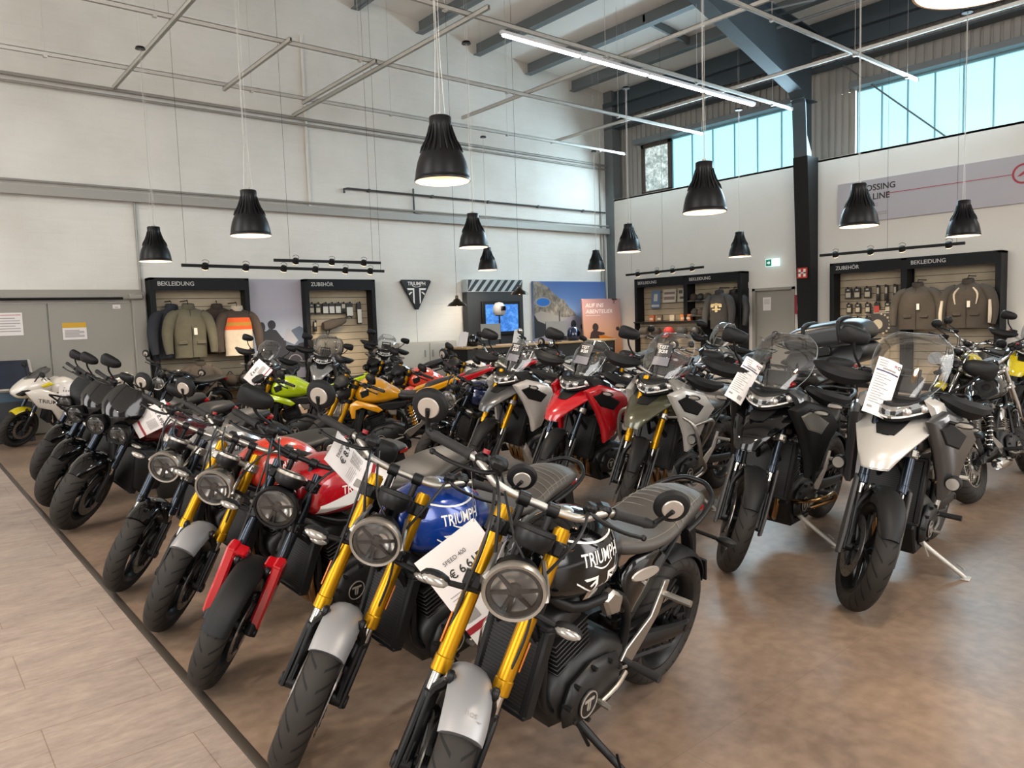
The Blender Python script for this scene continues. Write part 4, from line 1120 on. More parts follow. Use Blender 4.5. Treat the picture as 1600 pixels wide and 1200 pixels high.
    def muff():
        m = MB()
        if G.muff == 'low': m.tube([(-.10, -.07, .19), (-.2, -.13, .21), (-.30, -.165, .25), (-.34, -.175, .27), (-.74, -.20, .39), (-.76, -.2, .395)], [.024, .026, .03, .05, .056, .04], 16, 2)
        elif G.muff == 'twin':
            for s_ in (1, -1): m.tube([(-.08, s_ * .1, .22), (-.25, s_ * .16, .25), (-.40, s_ * .18, .27), (-.98, s_ * .2, .33), (-1.0, s_ * .2, .332)], [.024, .03, .042, .046, .034], 14, 2)
        elif G.muff == 'high': m.tube([(-.10, -.07, .19), (-.22, -.13, .26), (-.36, -.17, .42), (-.44, -.185, .50), (-.78, -.2, .66), (-.80, -.2, .665)], [.024, .026, .03, .058, .062, .045], 14, 2)
        elif G.muff == 'stub':
            for s_ in (1, -1): m.tube([(-.08, s_ * .12, .24), (-.25, s_ * .17, .26), (-.36, s_ * .19, .27), (-.62, s_ * .2, .285), (-.63, s_ * .2, .286)], [.024, .03, .044, .048, .036], 14, 2)
        else: m.box((-.12, -.02, .2), (.3, .2, .12), .03); m.tube([(-.2, -.1, .22), (-.34, -.15, .27), (-.44, -.16, .30)], [.03, .045, .04], 12)
        return m
    mf = part('muffler', 'muf', muff, g('muffler', BLK2), ang=50)
    # ---- rear end
    def swing():
        m = MB()
        for s_ in (1, -1): m.tube([sw + V((0, s_ * .09, -.0)), V((-.40, s_ * .115, .36)), G.rx + V((.02, s_ * (G.wr / 2 + .045), 0)), G.rx + V((-.05, s_ * (G.wr / 2 + .045), 0))], [.03, .028, .022, .018], 10, 3, flat=1.4)
        m.cyl(sw + V((0, -.12, 0)), sw + V((0, .12, 0)), .03, 14); m.cyl(G.rx + V((0, -G.wr / 2 - .07, 0)), G.rx + V((0, G.wr / 2 + .07, 0)), .016, 12); m.box((-.36, 0, .37), (.06, .2, .05), .015)
        return m
    part('swingarm', 'swing', swing, g('swing', BLK2))
    def chain():
        m = MB(); y = .09; r2, r1 = .105, .04; p = []
        for i in range(10): a = rad(90 + 180 * i / 9); p.append((G.rx.x + r2 * cos(a), y, G.rx.z + r2 * sin(a)))
        for i in range(6): a = rad(-90 + 180 * i / 5); p.append((-.12 + r1 * cos(a), y, .37 + r1 * sin(a)))
        m.tube(p, .008, 4, closed=True, flat=1.3)
        m.prism([(-.22, .415), (-.22, .445), (G.rx.x + .02, G.rx.z + .135), (G.rx.x, G.rx.z + .11)], y - .012, y + .016, 'xz', .004)
        return m
    part('drive_chain', 'chain', chain, BLK2)
    if G.shock == 'twin':
        for s_ in (1, -1):
            def shk(s_=s_):
                m = MB(); a, b_ = V((-.42, s_ * .165, .74)), G.rx + V((.06, s_ * .17, .03)); d = b_ - a
                m.cyl(a, a + d * .55, .02, 12); m.cyl(a + d * .4, b_, .013, 10); m.cyl(a + d * .08, a + d * .14, .032, 14); m.cyl(a + d * .82, a + d * .88, .032, 14); m.mi = 1
                e1 = d.orthogonal().normalized(); e2 = d.normalized().cross(e1)
                m.tube([a + d * (.14 + .68 * i / 72) + (e1 * cos(i * PI / 5) + e2 * sin(i * PI / 5)) * .028 for i in range(73)], .005, 5); return m
            part('shock_absorber', 'shk%d' % s_, shk, [BLK2, g('spring', STEEL)])
    else:
        def shk():
            m = MB(); a, b_ = V((-.26, 0, .66)), V((-.34, 0, .38)); d = b_ - a; m.cyl(a, b_, .018, 10); e1 = d.orthogonal().normalized(); e2 = d.normalized().cross(e1)
            m.tube([a + d * (.1 + .75 * i / 48) + (e1 * cos(i * PI / 4) + e2 * sin(i * PI / 4)) * .034 for i in range(49)], .007, 6); return m
        part('shock_absorber', 'shk', shk, g('spring', BLK2))
    if G.hug: part('rear_mudguard', 'hug', lambda: arc_guard(G.Rr, G.wr * 1.06, G.hug[0], G.hug[1], taper=.2), g('rguard', BLK), at_=G.rx)
    tx = G.tailx; tz = G.tailz
    def tail():
        m = MB(); m.prism([(tx + .16, tz - .02), (tx - .0, tz + .02), (tx - .05, tz - .03), (tx - .12, tz - .20), (tx - .17, tz - .36), (tx - .14, tz - .36), (tx - .06, tz - .18), (tx + .02, tz - .08)], -.03, .03, 'xz', .008)
        m.box((tx - .165, 0, tz - .33), (.012, .16, .12), .004, rot=Matrix.Rotation(rad(20), 3, 'Y')); return m
    tl = part('tail_bracket', 'tail', tail, BLK)
    part('tail_light', 'tlt', lambda: MB().body([(tx + .02, tz - .03, tz + .03, .06, 2.6, 0), (tx - .04, tz - .03, tz + .03, .065, 2.6, 0), (tx - .06, tz - .02, tz + .02, .05, 2.4, 0)], 2, 14), REDL)
    for s_ in (1, -1):
        b1 = V((tx - .1, s_ * .13, tz - .14))
        rs = part('rear_turn_signal', 'rts%d' % s_, lambda: MB().tube([b1 - V((0, s_ * .13, 0)), b1], .009, 8).ball(b1 + V((0, s_ * .04, 0)), (.026, .05, .02), 10), BLK)
        part('turn_signal_lens', 'rtl%d' % s_, lambda: MB().ball(b1 + V((-.012, s_ * .04, 0)), (.02, .042, .015), 10), INDIC, parent=rs)
        def peg(s_=s_):
            m = MB(); m.tube([(-.19, s_ * .12, .36), (-.2, s_ * .17, .35)], .014, 8); m.tube([(-.2, s_ * .17, .35), (-.2, s_ * .285, .352)], [.016, .0175], 10); return m
        part('footpeg', 'peg%d' % s_, peg, RUB)
        def heel(s_=s_):
            m = MB(); m.prism([(-.20, .40), (-.17, .36), (-.25, .32), (-.42, .47), (-.47, .60), (-.43, .61), (-.36, .48)], s_ * .125, s_ * .137, 'xz', .003); m.tube([(-.44, s_ * .135, .55), (-.45, s_ * .25, .55)], .014, 8); return m
        part('heel_guard', 'heel%d' % s_, heel, g('heel', ALU))
    def pedal():
        m = MB(); m.tube([(-.16, .165, .335), (-.08, .18, .32), (.02, .18, .30)], [.011, .009, .008], 8, 3); m.tube([(.02, .17, .30), (.02, .22, .30)], .011, 8); m.tube([(-.16, .165, .36), (-.05, .16, .38)], .006, 6)
        m.tube([(-.05, .16, .38), (-.04, .13, .36)], .006, 6); return m
    part('gear_lever', 'pedal', pedal, ALU)
    part('brake_pedal', 'bpedal', lambda: MB().tube([(-.16, -.165, .335), (-.08, -.18, .30), (.02, -.18, .29), (.025, -.23, .29)], [.011, .009, .008, .011], 8, 3), ALU)
    tl_ = tan(rad(lean)); sy = G.stand
    def kick():
        m = MB(); yf = sy[1]; zf = yf * tl_
        m.tube([(sy[0] + .03, .11, .25), (sy[0], .15, .2), (sy[0] - .05, yf - .02, zf + .03), (sy[0] - .06, yf, zf + .012)], [.018, .016, .013, .012], 10, 3); m.box((sy[0] - .06, yf + .01, zf + .006), (.075, .05, .01), .004, rot=Matrix.Rotation(rad(lean), 3, 'X'))
        m.tube([(sy[0] - .03, yf - .04, zf + .09), (sy[0] + .02, yf + .01, zf + .085)], .005, 6); m.tube([(sy[0] + .06, .12, .29), (sy[0] - .02, .17, .13)], .007, 6); return m
    part('kickstand', 'kick', kick, g('stand', BLK2))
    return root, S, Mx, part

def body_at(s, c, r): return s.ball(c, r, 12)
MB.body_at = body_at
# ------------------------------------------------------------------ families of motorcycles
def fam(base, **k): d = dict(base); d.update(k); return d
ROAD.update(fork='usd', guard='short', hlt=.59, hld=.155, hlup=.05, inst=(.765, .12, .062, 0), ind=(.535, .13, .02, .05), badge=(.125, .865, .040), side='plain', rad=(.335, .37, .66, .122), pipes=1, hug=(75, 160), tailz=.80, shock='mono', stand=(.06, .32))
G_ROAD = Geo(**ROAD)
G_TWIN = Geo(**fam(ROAD, wb=1.42, fy=.10, t0=.25, t1=.75, tc=(.50, .68), bz=.79, bw=.39, brise=.02, hlt=.53, hld=.17, hlr=.092, inst=(.70, .15, .058, .0), pipes=2, muff='twin', guard='short', eng='twin', rad=(.335, .36, .62, .12), tailz=.78,
    seat=[(-.10, .79, .83, .07, 2.4, .0), (-.16, .765, .83, .11, 2.6, .1), (-.28, .75, .82, .135, 2.8, .15), (-.46, .755, .825, .14, 2.8, .12), (-.62, .775, .84, .13, 2.8, .1), (-.76, .79, .84, .11, 2.6, .1), (-.82, .80, .83, .08, 2.2, .1)]))
G_TRI = Geo(**fam(ROAD, wb=1.40, fork='std', t0=.0, t1=.76, ft=.0275, tc=(.50, .70), guard='cover', hlt=.57, hld=.14, hlr=.094, hlup=.0, mirror='stalk', mirl=(.03, .10, .15), inst=(.72, .13, .064, 0), pipes=3, muff='short', ind=(.50, .13, -.01, .05), bw=.40, bz=.80,
    tank=[(.38, .80, .90, .08, 2.6, .1), (.33, .745, .96, .15, 2.8, .3), (.20, .72, 1.005, .175, 2.9, .35), (.06, .72, .99, .165, 2.8, .35), (-.05, .74, .93, .12, 2.4, .2), (-.14, .765, .87, .08, 2.2, .1)], side='plain', tailz=.84))
G_ROC = Geo(**fam(ROAD, wb=1.68, rake=27.9, off=.04, Rf=.336, wf=.155, rrf=.222, Rr=.345, wr=.235, rrr=.21, fy=.118, ft=.0285, t0=.26, t1=.74, tc=(.49, .67), bw=.43, brise=.04, bz=.83, spoke='five', hl='twin', hlt=.545, hld=.165, hlr=.076, hlup=.0, guard='fen', mirror='stalk', mirl=(.03, .05, .19), inst=(.72, .12, .055, 0), pipes=3, muff='twin', rad=(.46, .30, .70, .19), ind=(.52, .13, .0, .05),
    tank=[(.46, .76, .88, .09, 2.4, .1), (.38, .70, .93, .17, 2.6, .25), (.22, .68, .965, .2, 2.6, .3), (.04, .68, .95, .19, 2.5, .3), (-.10, .69, .88, .13, 2.3, .2), (-.2, .70, .80, .08, 2.2, .1)],
    seat=[(-.12, .70, .78, .08, 2.4, 0), (-.2, .67, .765, .14, 2.6, .1), (-.36, .66, .755, .17, 2.8, .1), (-.48, .67, .775, .165, 2.8, .1), (-.56, .71, .835, .14, 2.8, .1), (-.72, .74, .85, .12, 2.6, .1), (-.84, .77, .845, .08, 2.4, .1)],
    tailx=-.84, tailz=.76, hug=(70, 150), badge=(.16, .83, .045), side='plain', stand=(.06, .32), ex=.05))
ADV = fam(ROAD, wb=1.54, rake=24.8, off=.03, Rf=.334, wf=.112, rrf=.246, Rr=.335, wr=.155, rrr=.226, fy=.105, ft=.0265, t0=.34, t1=.84, tc=(.57, .77), bw=.43, brise=.05, bz=.88, guard='adv', hl='adv', mirror='stalk', mirl=(.02, .09, .20), inst=None, pipes=3, muff='high', rad=(.36, .42, .78, .17), ind=None,
    tank=[(.44, .88, .98, .10, 2.6, .1), (.37, .80, 1.05, .17, 2.8, .25), (.24, .77, 1.085, .2, 2.8, .3), (.10, .77, 1.07, .19, 2.6, .3), (-.04, .78, 1.0, .14, 2.4, .2), (-.15, .80, .93, .09, 2.2, .1)],
    seat=[(-.10, .81, .92, .07, 2.4, 0), (-.18, .78, .90, .125, 2.6, .1), (-.34, .78, .885, .165, 2.8, .1), (-.46, .79, .90, .165, 2.8, .1), (-.54, .83, .955, .15, 2.8, .1), (-.70, .86, .97, .15, 2.8, .1), (-.84, .89, .965, .12, 2.6, .1), (-.88, .91, .95, .08, 2.4, .1)],
    tailx=-.88, tailz=.88, side='plain', stand=(.02, .36), hug=(70, 165), spoke='five')
G_ADV = Geo(**ADV)
G_ADVW = Geo(**fam(ADV, Rf=.35, wf=.095, rrf=.27, spoke='wire', t0=.30))
NAKED = fam(ROAD, wb=1.43, rake=23.9, fy=.103, guard='short', hl='bug', hlt=.60, hld=.12, mirror='stalk', mirl=(.05, .12, .14), inst=(.74, .1, .05, 0), pipes=3, muff='short', side='tail', ind=None, tailx=-.80, tailz=.93, rad=(.33, .36, .68, .15), bz=.78, brise=.0, bw=.38,
    tank=[(.36, .80, .90, .09, 2.8, .1), (.31, .76, .965, .16, 3.0, .25), (.20, .73, 1.01, .19, 3.2, .35), (.06, .73, .995, .18, 3.0, .35), (-.05, .75, .93, .12, 2.6, .2), (-.15, .77, .87, .08, 2.4, .1)],
    seat=[(-.10, .79, .86, .07, 2.4, 0), (-.16, .76, .845, .115, 2.6, .1), (-.30, .76, .83, .13, 2.8, .1), (-.42, .79, .85, .12, 2.8, .1), (-.50, .83, .92, .10, 2.8, .1), (-.66, .88, .965, .09, 2.6, .1), (-.78, .93, .985, .06, 2.4, .1)])
G_NAK = Geo(**NAKED)
G_SPO = Geo(**fam(NAKED, mirror='none', hl='none', inst=(.70, .09, .05, 0), bz=.66, brise=-.05, bw=.35))
G_CRU = Geo(**fam(ROAD, wb=1.52, rake=26, Rf=.335, wf=.14, rrf=.20, Rr=.335, wr=.165, rrr=.205, fork='std', t0=.02, t1=.78, guard='fen', spoke='wire', hlr=.085, mirror='round', mirl=(.0, .16, .12), shock='twin', muff='stub', pipes=2, hug=(40, 165), side='plain', bz=.83, brise=.08, bw=.42,
    tank=[(.36, .82, .90, .07, 2.3, .1), (.30, .77, .95, .12, 2.4, .2), (.18, .75, .985, .15, 2.4, .25), (.02, .75, .96, .145, 2.4, .25), (-.12, .76, .88, .09, 2.2, .1), (-.2, .78, .84, .05, 2.2, 0)],
    seat=[(-.14, .74, .80, .08, 2.4, 0), (-.22, .70, .775, .13, 2.6, .1), (-.38, .69, .765, .16, 2.8, .1), (-.52, .70, .785, .15, 2.8, .1), (-.60, .74, .83, .11, 2.6, .1), (-.76, .77, .84, .10, 2.6, .1), (-.82, .79, .83, .07, 2.4, .1)], tailx=-.82, tailz=.74, pipes_=2, rad=None))
G_CLA = Geo(**fam(ROAD, wb=1.45, rake=25.5, Rf=.325, wf=.105, rrf=.235, Rr=.32, wr=.145, fork='std', t0=.02, t1=.76, guard='short', spoke='wire', mirror='round', mirl=(-.0, .15, .14), shock='twin', muff='twin', pipes=2, bz=.82, brise=.07, bw=.42, hlr=.09, rad=(.27, .4, .62, .08)))

# ---- adventure bodywork
INFO = mat('dark_info_sticker', '1e1c1d', .3, coat=.4)
INFOL = mat('pale_info_sheet', '6f6c72', .25, coat=.5)
def adv_extras(kind, G, C, part, opt):
    X0 = G.fk(.70).x - .02
    g = lambda k, d=BLK: C.get(k, d)
    def strip(rows, thick=.006, n=13, notch=None):
        """curved sheet; rows of (x, z, half width, bow back)"""
        m = MB(); top = []; bot = []
        for x, z, hw, bow in crom(rows, 4):
            top.append([(x - bow * (q * q), hw * q, z) for q in [-1 + 2 * i / (n - 1) for i in range(n)]])
            bot.append([(x - bow * (q * q) - thick * .6, hw * q * .985, z - thick * .8) for q in [-1 + 2 * i / (n - 1) for i in range(n)]])
        return m.loft([a + b[::-1] for a, b in zip(top, bot)])
    bk = part('beak', 'beak', lambda: strip([(X0 + .0, 1.03, .235, .10), (X0 + .10, .985, .205, .10), (X0 + .21, .92, .16, .09), (X0 + .30, .85, .11, .06), (X0 + .335, .785, .07, .03)], .012), g('beak', g('paint')), ang=50)
    def notch():
        m = MB(); s_ = strip([(X0 + .045, 1.022, .085, .02), (X0 + .12, .985, .07, .02), (X0 + .185, .948, .045, .012)], .01); return s_
    part('beak_vent', 'bkn', notch, BLK, parent=bk)
    def under():
        return MB().body([(X0 + .16, .84, .90, .05, 2.4, .2), (X0 + .05, .84, .98, .10, 2.6, .2), (X0 - .08, .86, 1.04, .13, 2.6, .2)], 3, 14)
    part('beak_support', 'bku', under, BLK, parent=bk)
    def house():
        m = MB(); rings = []
        for i in range(15):
            q = -1 + 2 * i / 14; y = .195 * q; xf = X0 + .115 - .17 * q * q; z0 = 1.005 + .055 * abs(q) ** 1.5; z1 = 1.105 + .05 * abs(q) ** 1.6 - (.05 if abs(q) > .97 else 0)
            rings.append([(xf, y, z0), (xf + .012, y, (z0 + z1) / 2), (xf - .012, y, z1), (xf - .1, y * .9, z1 + .01), (xf - .12, y * .9, z0 - .01)])
        return m.loft(rings)
    hs = part('headlight', 'house', house, BLK, ang=50)
    def lens():
        m = MB(); rings = []
        for i in range(15):
            q = -1 + 2 * i / 14; y = .178 * q; xf = X0 + .125 - .165 * q * q; z0 = 1.018 + .055 * abs(q) ** 1.5; z1 = 1.092 + .05 * abs(q) ** 1.6 - (.03 if abs(q) > .97 else 0)
            rings.append([(xf, y, z0), (xf + .016, y, z0 + .3 * (z1 - z0)), (xf + .012, y, z0 + .7 * (z1 - z0)), (xf - .006, y, z1), (xf - .03, y, z1), (xf - .03, y, z0)])
        return m.loft(rings)
    part('headlight_lens', 'lens', lens, LENSG, parent=hs)
    def inner():
        m = MB()
        for q in (-.72, -.36, .36, .72):
            y = .178 * q; xf = X0 + .122 - .165 * q * q; z = 1.055 + .05 * abs(q) ** 1.5
            m.ball((xf - .008, y, z), (.02, .034, .028), 12)
        m.mi = 1
        rows = []
        for i in range(13):
            q = -1 + 2 * i / 12; y = .168 * q; xf = X0 + .128 - .168 * q * q; z0 = 1.022 + .055 * abs(q) ** 1.5; z1 = 1.086 + .05 * abs(q) ** 1.6 - (.02 if abs(q) > .97 else 0); rows.append([(xf - .004, y, z0), (xf - .004, y, z1), (xf - .016, y, z1), (xf - .016, y, z0)])
        m.mi = 2; m.loft(rows); m.mi = 1
        for s_ in (1, -1): m.tube([(X0 + .130 - .165 * q * q, s_ * .178 * q, 1.028 + .055 * q ** 1.5) for q in (.05, .3, .6, .9)], .007, 6, 3)
        return m
    part('headlight_reflector', 'inner', inner, [REFL, mat('pale_light_guide', 'e8e6e2', .25), mat('satin_reflector', 'a8a39b', .35, .6)], parent=hs)
    hw = G.scr[0]; zt = G.scr[1]; xb = G.scr[2]
    rows = [(X0 - .0, 1.13, hw * .62, .05), (X0 - .045, 1.22, hw * .95, .075), (X0 - .10, 1.32, hw * 1.02, .085), (X0 - .16, zt - .06, hw * .92, .08), (X0 - xb, zt, hw * .55, .035)]
    sc_ = part('windscreen', 'screen', lambda: strip(rows, .004, 15), g('screen', SCREEN), ang=60)
    def edge():
        m = MB(); q = crom(rows, 4); pts = [(x - b_ - .002, hw_, z - .0015) for x, z, hw_, b_ in q] + [(x - b_ - .002, -hw_, z - .0015) for x, z, hw_, b_ in q[::-1]]
        return m.tube(pts, .0022, 5)
    part('windscreen_edge', 'edge', edge, mat('screen_edge_polished', '8f989b', .12, 0, spec=.8), parent=sc_)
    part('screen_mount', 'mount', lambda: MB().tube([(X0 - .06, .08, 1.10), (X0 - .1, .07, 1.28)], .009, 8).tube([(X0 - .06, -.08, 1.10), (X0 - .1, -.07, 1.28)], .009, 8).tube([(X0 - .1, .07, 1.27), (X0 - .1, -.07, 1.27)], .008, 8).box((X0 - .04, 0, 1.12), (.1, .2, .03), .01), BLK)
    part('instrument_screen', 'tft', lambda: MB().box((X0 - .12, 0, 1.19), (.022, .17, .105), .008, rot=Matrix.Rotation(rad(-28), 3, 'Y')), BLK2)
    if 'sticker' in opt:
        f = lambda t: tuple(a + (b_ - a) * t for a, b_ in zip(rows[1], rows[3]))
        def stk():
            m = MB(); a, b_ = V((X0 - .064, 0, 1.235)), V((X0 - .13, 0, 1.375)); up = (b_ - a).normalized(); n_ = V((up.z, 0, -up.x))
            P = lambda u, v: a + up * (v * .16) + V((0, u, 0)) + n_ * (.02 - 1.2 * u * u)
            def quad(u0, u1, v0, v1):
                k = 6
                for i in range(k):
                    ua, ub = u0 + (u1 - u0) * i / k, u0 + (u1 - u0) * (i + 1) / k; m.add([P(ua, v0), P(ub, v0), P(ub, v1), P(ua, v1)], [(0, 1, 2, 3)])
            quad(-.07, .07, .36, 1.05); m.mi = 1; quad(-.07, .07, -.1, .34); m.mi = 2
            put_text(m, 'TEST', P(.035, .78) + n_ * .0015, (0, -1, 0), up, .026, .02); put_text(m, 'RIDE', P(.035, .55) + n_ * .0015, (0, -1, 0), up, .026, .02)
            return m
        part('screen_sticker', 'stk', stk, [INFO, INFOL, WHITEI], parent=sc_)
    bc = G.fk(G.bz, 0, -.03)
    for s_ in (1, -1):
        def hg(s_=s_):
            e = bc + V((-.14, s_ * (G.bw + .03), G.brise)); m = MB()
            rings = []
            for q in crom([(e.x, e.y, e.z, .016), (e.x + .05, e.y + s_ * .012, e.z - .005, .026), (e.x + .13, e.y - s_ * .05, e.z - .018, .045), (e.x + .165, e.y - s_ * .15, e.z - .016, .05), (e.x + .17, e.y - s_ * .235, e.z + .0, .036), (e.x + .15, e.y - s_ * .28, e.z + .01, .02)], 4):
                rings.append(q)
            tp = []
            for i, (x, y, z, h_) in enumerate(rings):
                a = V(rings[min(i + 1, len(rings) - 1)][:2]) - V(rings[max(i - 1, 0)][:2]); nn = V((-a.y, a.x)).normalized() * (.007) * s_
                tp.append([(x - nn.x, y - nn.y, z - h_), (x + nn.x * 2.4, y + nn.y * 2.4, z - h_ * .2), (x + nn.x * 2.0, y + nn.y * 2.0, z + h_ * .5), (x - nn.x, y - nn.y, z + h_)])
            return m.loft(tp)
        part('hand_guard', 'hg%d' % s_, hg, BLK, True, ang=24)
        def shroud(s_=s_):
            m = MB(); y0, y1 = s_ * .165, s_ * .235
            m.prism([(.56, 1.03), (.42, 1.08), (.20, 1.03), (.07, .90), (.16, .80), (.24, .62), (.33, .57), (.36, .70), (.44, .86)], y0, y1, 'xz', .022, SHR(s_)); return m
        sh = part('side_shroud', 'shr%d' % s_, shroud, g('shroud', g('paint')), ang=50)
        part('shroud_trim', 'sht%d' % s_, lambda: MB().prism([(.50, .99), (.40, 1.02), (.22, .93), (.28, .86), (.42, .90)], s_ * .23, s_ * .243, 'xz', .008, SHR(s_)), g('shtrim', BLK), parent=sh)
        part('nose_panel', 'np%d' % s_, lambda: MB().loft([[(X0 + .055, s_ * .14, 1.135), (X0 + .03, s_ * .19, 1.10), (X0 - .02, s_ * .21, 1.03), (X0 - .0, s_ * .19, 1.02)], [(X0 - .03, s_ * .15, 1.15), (X0 - .05, s_ * .215, 1.12), (X0 - .1, s_ * .24, 1.02), (X0 - .1, s_ * .19, 1.01)], [(X0 - .2, s_ * .15, 1.09), (X0 - .22, s_ * .20, 1.07), (X0 - .24, s_ * .22, 1.0), (X0 - .24, s_ * .16, .99)]]), g('nose', g('paint')), ang=50)
        def sigs(s_=s_): return MB().tube([(X0 - .05, s_ * .2, 1.03), (X0 - .04, s_ * .29, 1.02)], .010, 8).ball((X0 - .03, s_ * .33, 1.02), (.025, .05, .02), 10)
        ts = part('turn_signal', 'ats%d' % s_, sigs, BLK)
        part('turn_signal_lens', 'atl%d' % s_, lambda: MB().ball((X0 - .018, s_ * .33, 1.02), (.02, .045, .015), 10), INDIC, parent=ts)
        def fl(s_=s_):
            m = MB(); T = Matrix.Translation(G.fk(0)) @ Matrix.Rotation(rad(-G.rake), 4, 'Y'); y = s_ * (G.fy + .036)
            m.prism([(-.035, -.06), (.03, -.06), (.05, .05), (.038, G.t0 + .02), (-.02, G.t0 + .05), (-.036, .1)], y - s_ * .012, y + s_ * .006, 'xz', .006, T)
            return m
        part('fork_guard', 'flg%d' % s_, fl, g('fguard', mat('dark_grey_fork_guard', '3a3938', .45)), True)
        if 'fog' in opt:
            fo = part('fog_lamp', 'fog%d' % s_, lambda: MB().cyl((.30, s_ * .30, .68), (.36, s_ * .30, .68), .04, 18, bev=.006), BLK)
            part('fog_lens', 'fgl%d' % s_, lambda: MB().cyl((.358, s_ * .30, .68), (.364, s_ * .30, .68), .033, 18), INDIC, parent=fo)
    def skid():
        m = MB(); m.prism([(.27, .42), (.30, .36), (.16, .175), (-.14, .17), (-.17, .2), (.12, .215), (.22, .36)], -.13, .13, 'xz', .01); return m
    part('skid_plate', 'skid', skid, g('skid', BLK))
    part('carrier_rack', 'rack', lambda: MB().tube([(-.60, .14, .95), (-.80, .15, .985), (-.98, .10, 1.0), (-1.0, 0, 1.0), (-.98, -.10, 1.0), (-.80, -.15, .985), (-.60, -.14, .95)], .012, 8, 4).tube([(-.8, .15, .985), (-.8, -.15, .985)], .01, 8), BLK2)
    if 'bars' in opt:
        def bars():
            m = MB()
            for s_ in (1, -1):
                m.tube([(.26, s_ * .16, .86), (.40, s_ * .22, .86), (.40, s_ * .33, .80), (.34, s_ * .37, .62), (.26, s_ * .34, .48), (.12, s_ * .22, .40)], .0145, 10, 5)
                m.tube([(.40, s_ * .33, .80), (.16, s_ * .36, .82), (.06, s_ * .3, .70), (.02, s_ * .2, .52)], .0135, 10, 5)
                m.tube([(.30, s_ * .355, .55), (.14, s_ * .33, .42), (.18, s_ * .26, .33), (.24, s_ * .12, .3)], .0145, 10, 4)
            m.tube([(.41, .24, .855), (.46, .0, .83), (.41, -.24, .855)], .0145, 10, 4)
            return m
        part('crash_bars', 'bars', bars, g('bars', ALU))
    if 'lowbar' in opt:
        for s_ in (1, -1): part('crash_bar', 'lowb%d' % s_, lambda: MB().tube([(.20, s_ * .12, .36), (.26, s_ * .24, .40), (.22, s_ * .34, .44), (.06, s_ * .34, .44), (.0, s_ * .33, .38), (.04, s_ * .2, .3)], .014, 10, 4), BRONZE)
for G_ in (G_ADV, G_ADVW): G_.scr = (.20, 1.47, .24)
G_ADVN = Geo(**fam(ADV, Rf=.35, wf=.095, rrf=.27, spoke='wire', t0=.30)); G_ADVN.scr = (.165, 1.42, .20)

def SHR(s_): # panels splay outwards to the rear
    return Matrix(((1, 0, 0, 0), (-s_ * .28, 1, 0, s_ * .135), (0, 0, 1, 0), (0, 0, 0, 1)))
def rocket_extras(kind, G, C, part):
    c = G.fk(G.hlt + .135, 0, .12); 
    def fly():
        m = MB(); rings = []
        for x, z, hw, bow in crom([(c.x + .075, c.z - .075, .10, .05), (c.x + .065, c.z + .02, .165, .085), (c.x + .0, c.z + .10, .17, .085), (c.x - .08, c.z + .18, .13, .06), (c.x - .12, c.z + .215, .07, .02)], 4):
            q = [-1 + 2 * i / 12 for i in range(13)]
            a = [(x - bow * t * t, hw * t, z) for t in q]; b = [(x - .012 - bow * t * t, hw * t * .97, z - .012) for t in q]
            rings.append(a + b[::-1])
        return m.loft(rings)
    part('fly_screen', 'fly', fly, C.get('fly', GBLK), True, ang=60)
    part('headlight_mount', 'hmt', lambda: MB().box(G.fk(G.hlt + .02, 0, .08), (.09, .2, .1), .02), BLK2, True)
    for s_ in (1, -1):
        part('radiator_cowl', 'rc%d' % s_, lambda: MB().prism([(.50, .70), (.52, .36), (.46, .30), (.30, .32), (.22, .44), (.3, .66)], s_ * .18, s_ * .235, 'xz', .018), BLK, ang=50)
        part('belly_panel', 'bp%d' % s_, lambda: MB().prism([(.34, .42), (.30, .2), (-.1, .19), (-.2, .3), (-.1, .44)], s_ * .19, s_ * .235, 'xz', .025), ENG, ang=50)

def naked_extras(kind, G, C, part):
    for s_ in (1, -1):
        def hook(s_=s_):
            m = MB(); m.prism([(.44, .70), (.43, .77), (.36, .81), (.14, .74), (.07, .68), (.12, .65), (.30, .72), (.37, .70), (.38, .60), (.42, .60)], s_ * .165, s_ * .205, 'xz', .010); return m
        part('radiator_shroud', 'hk%d' % s_, hook, C.get('shroud', C.get('paint', GBLK)), ang=50)
        part('intake_duct', 'dk%d' % s_, lambda: MB().prism([(.32, .90), (.22, .93), (.22, .86), (.30, .83)], s_ * .172, s_ * .192, 'xz', .006), BLK)
        part('lower_panel', 'lp%d' % s_, lambda: MB().prism([(.16, .68), (-.06, .66), (-.2, .70), (-.22, .76), (0, .755), (.14, .735)], s_ * .10, s_ * .165, 'xz', .014), BLK)
    part('fly_screen', 'fly', lambda: MB().body([(G.fk(.68, 0, .17).x, .97, 1.0, .05, 2.4, 0), (G.fk(.68, 0, .1).x, .96, 1.06, .10, 2.4, 0), (G.fk(.68, 0, .04).x, .98, 1.08, .09, 2.4, 0)], 3, 14), C.get('fly', BLK), True)
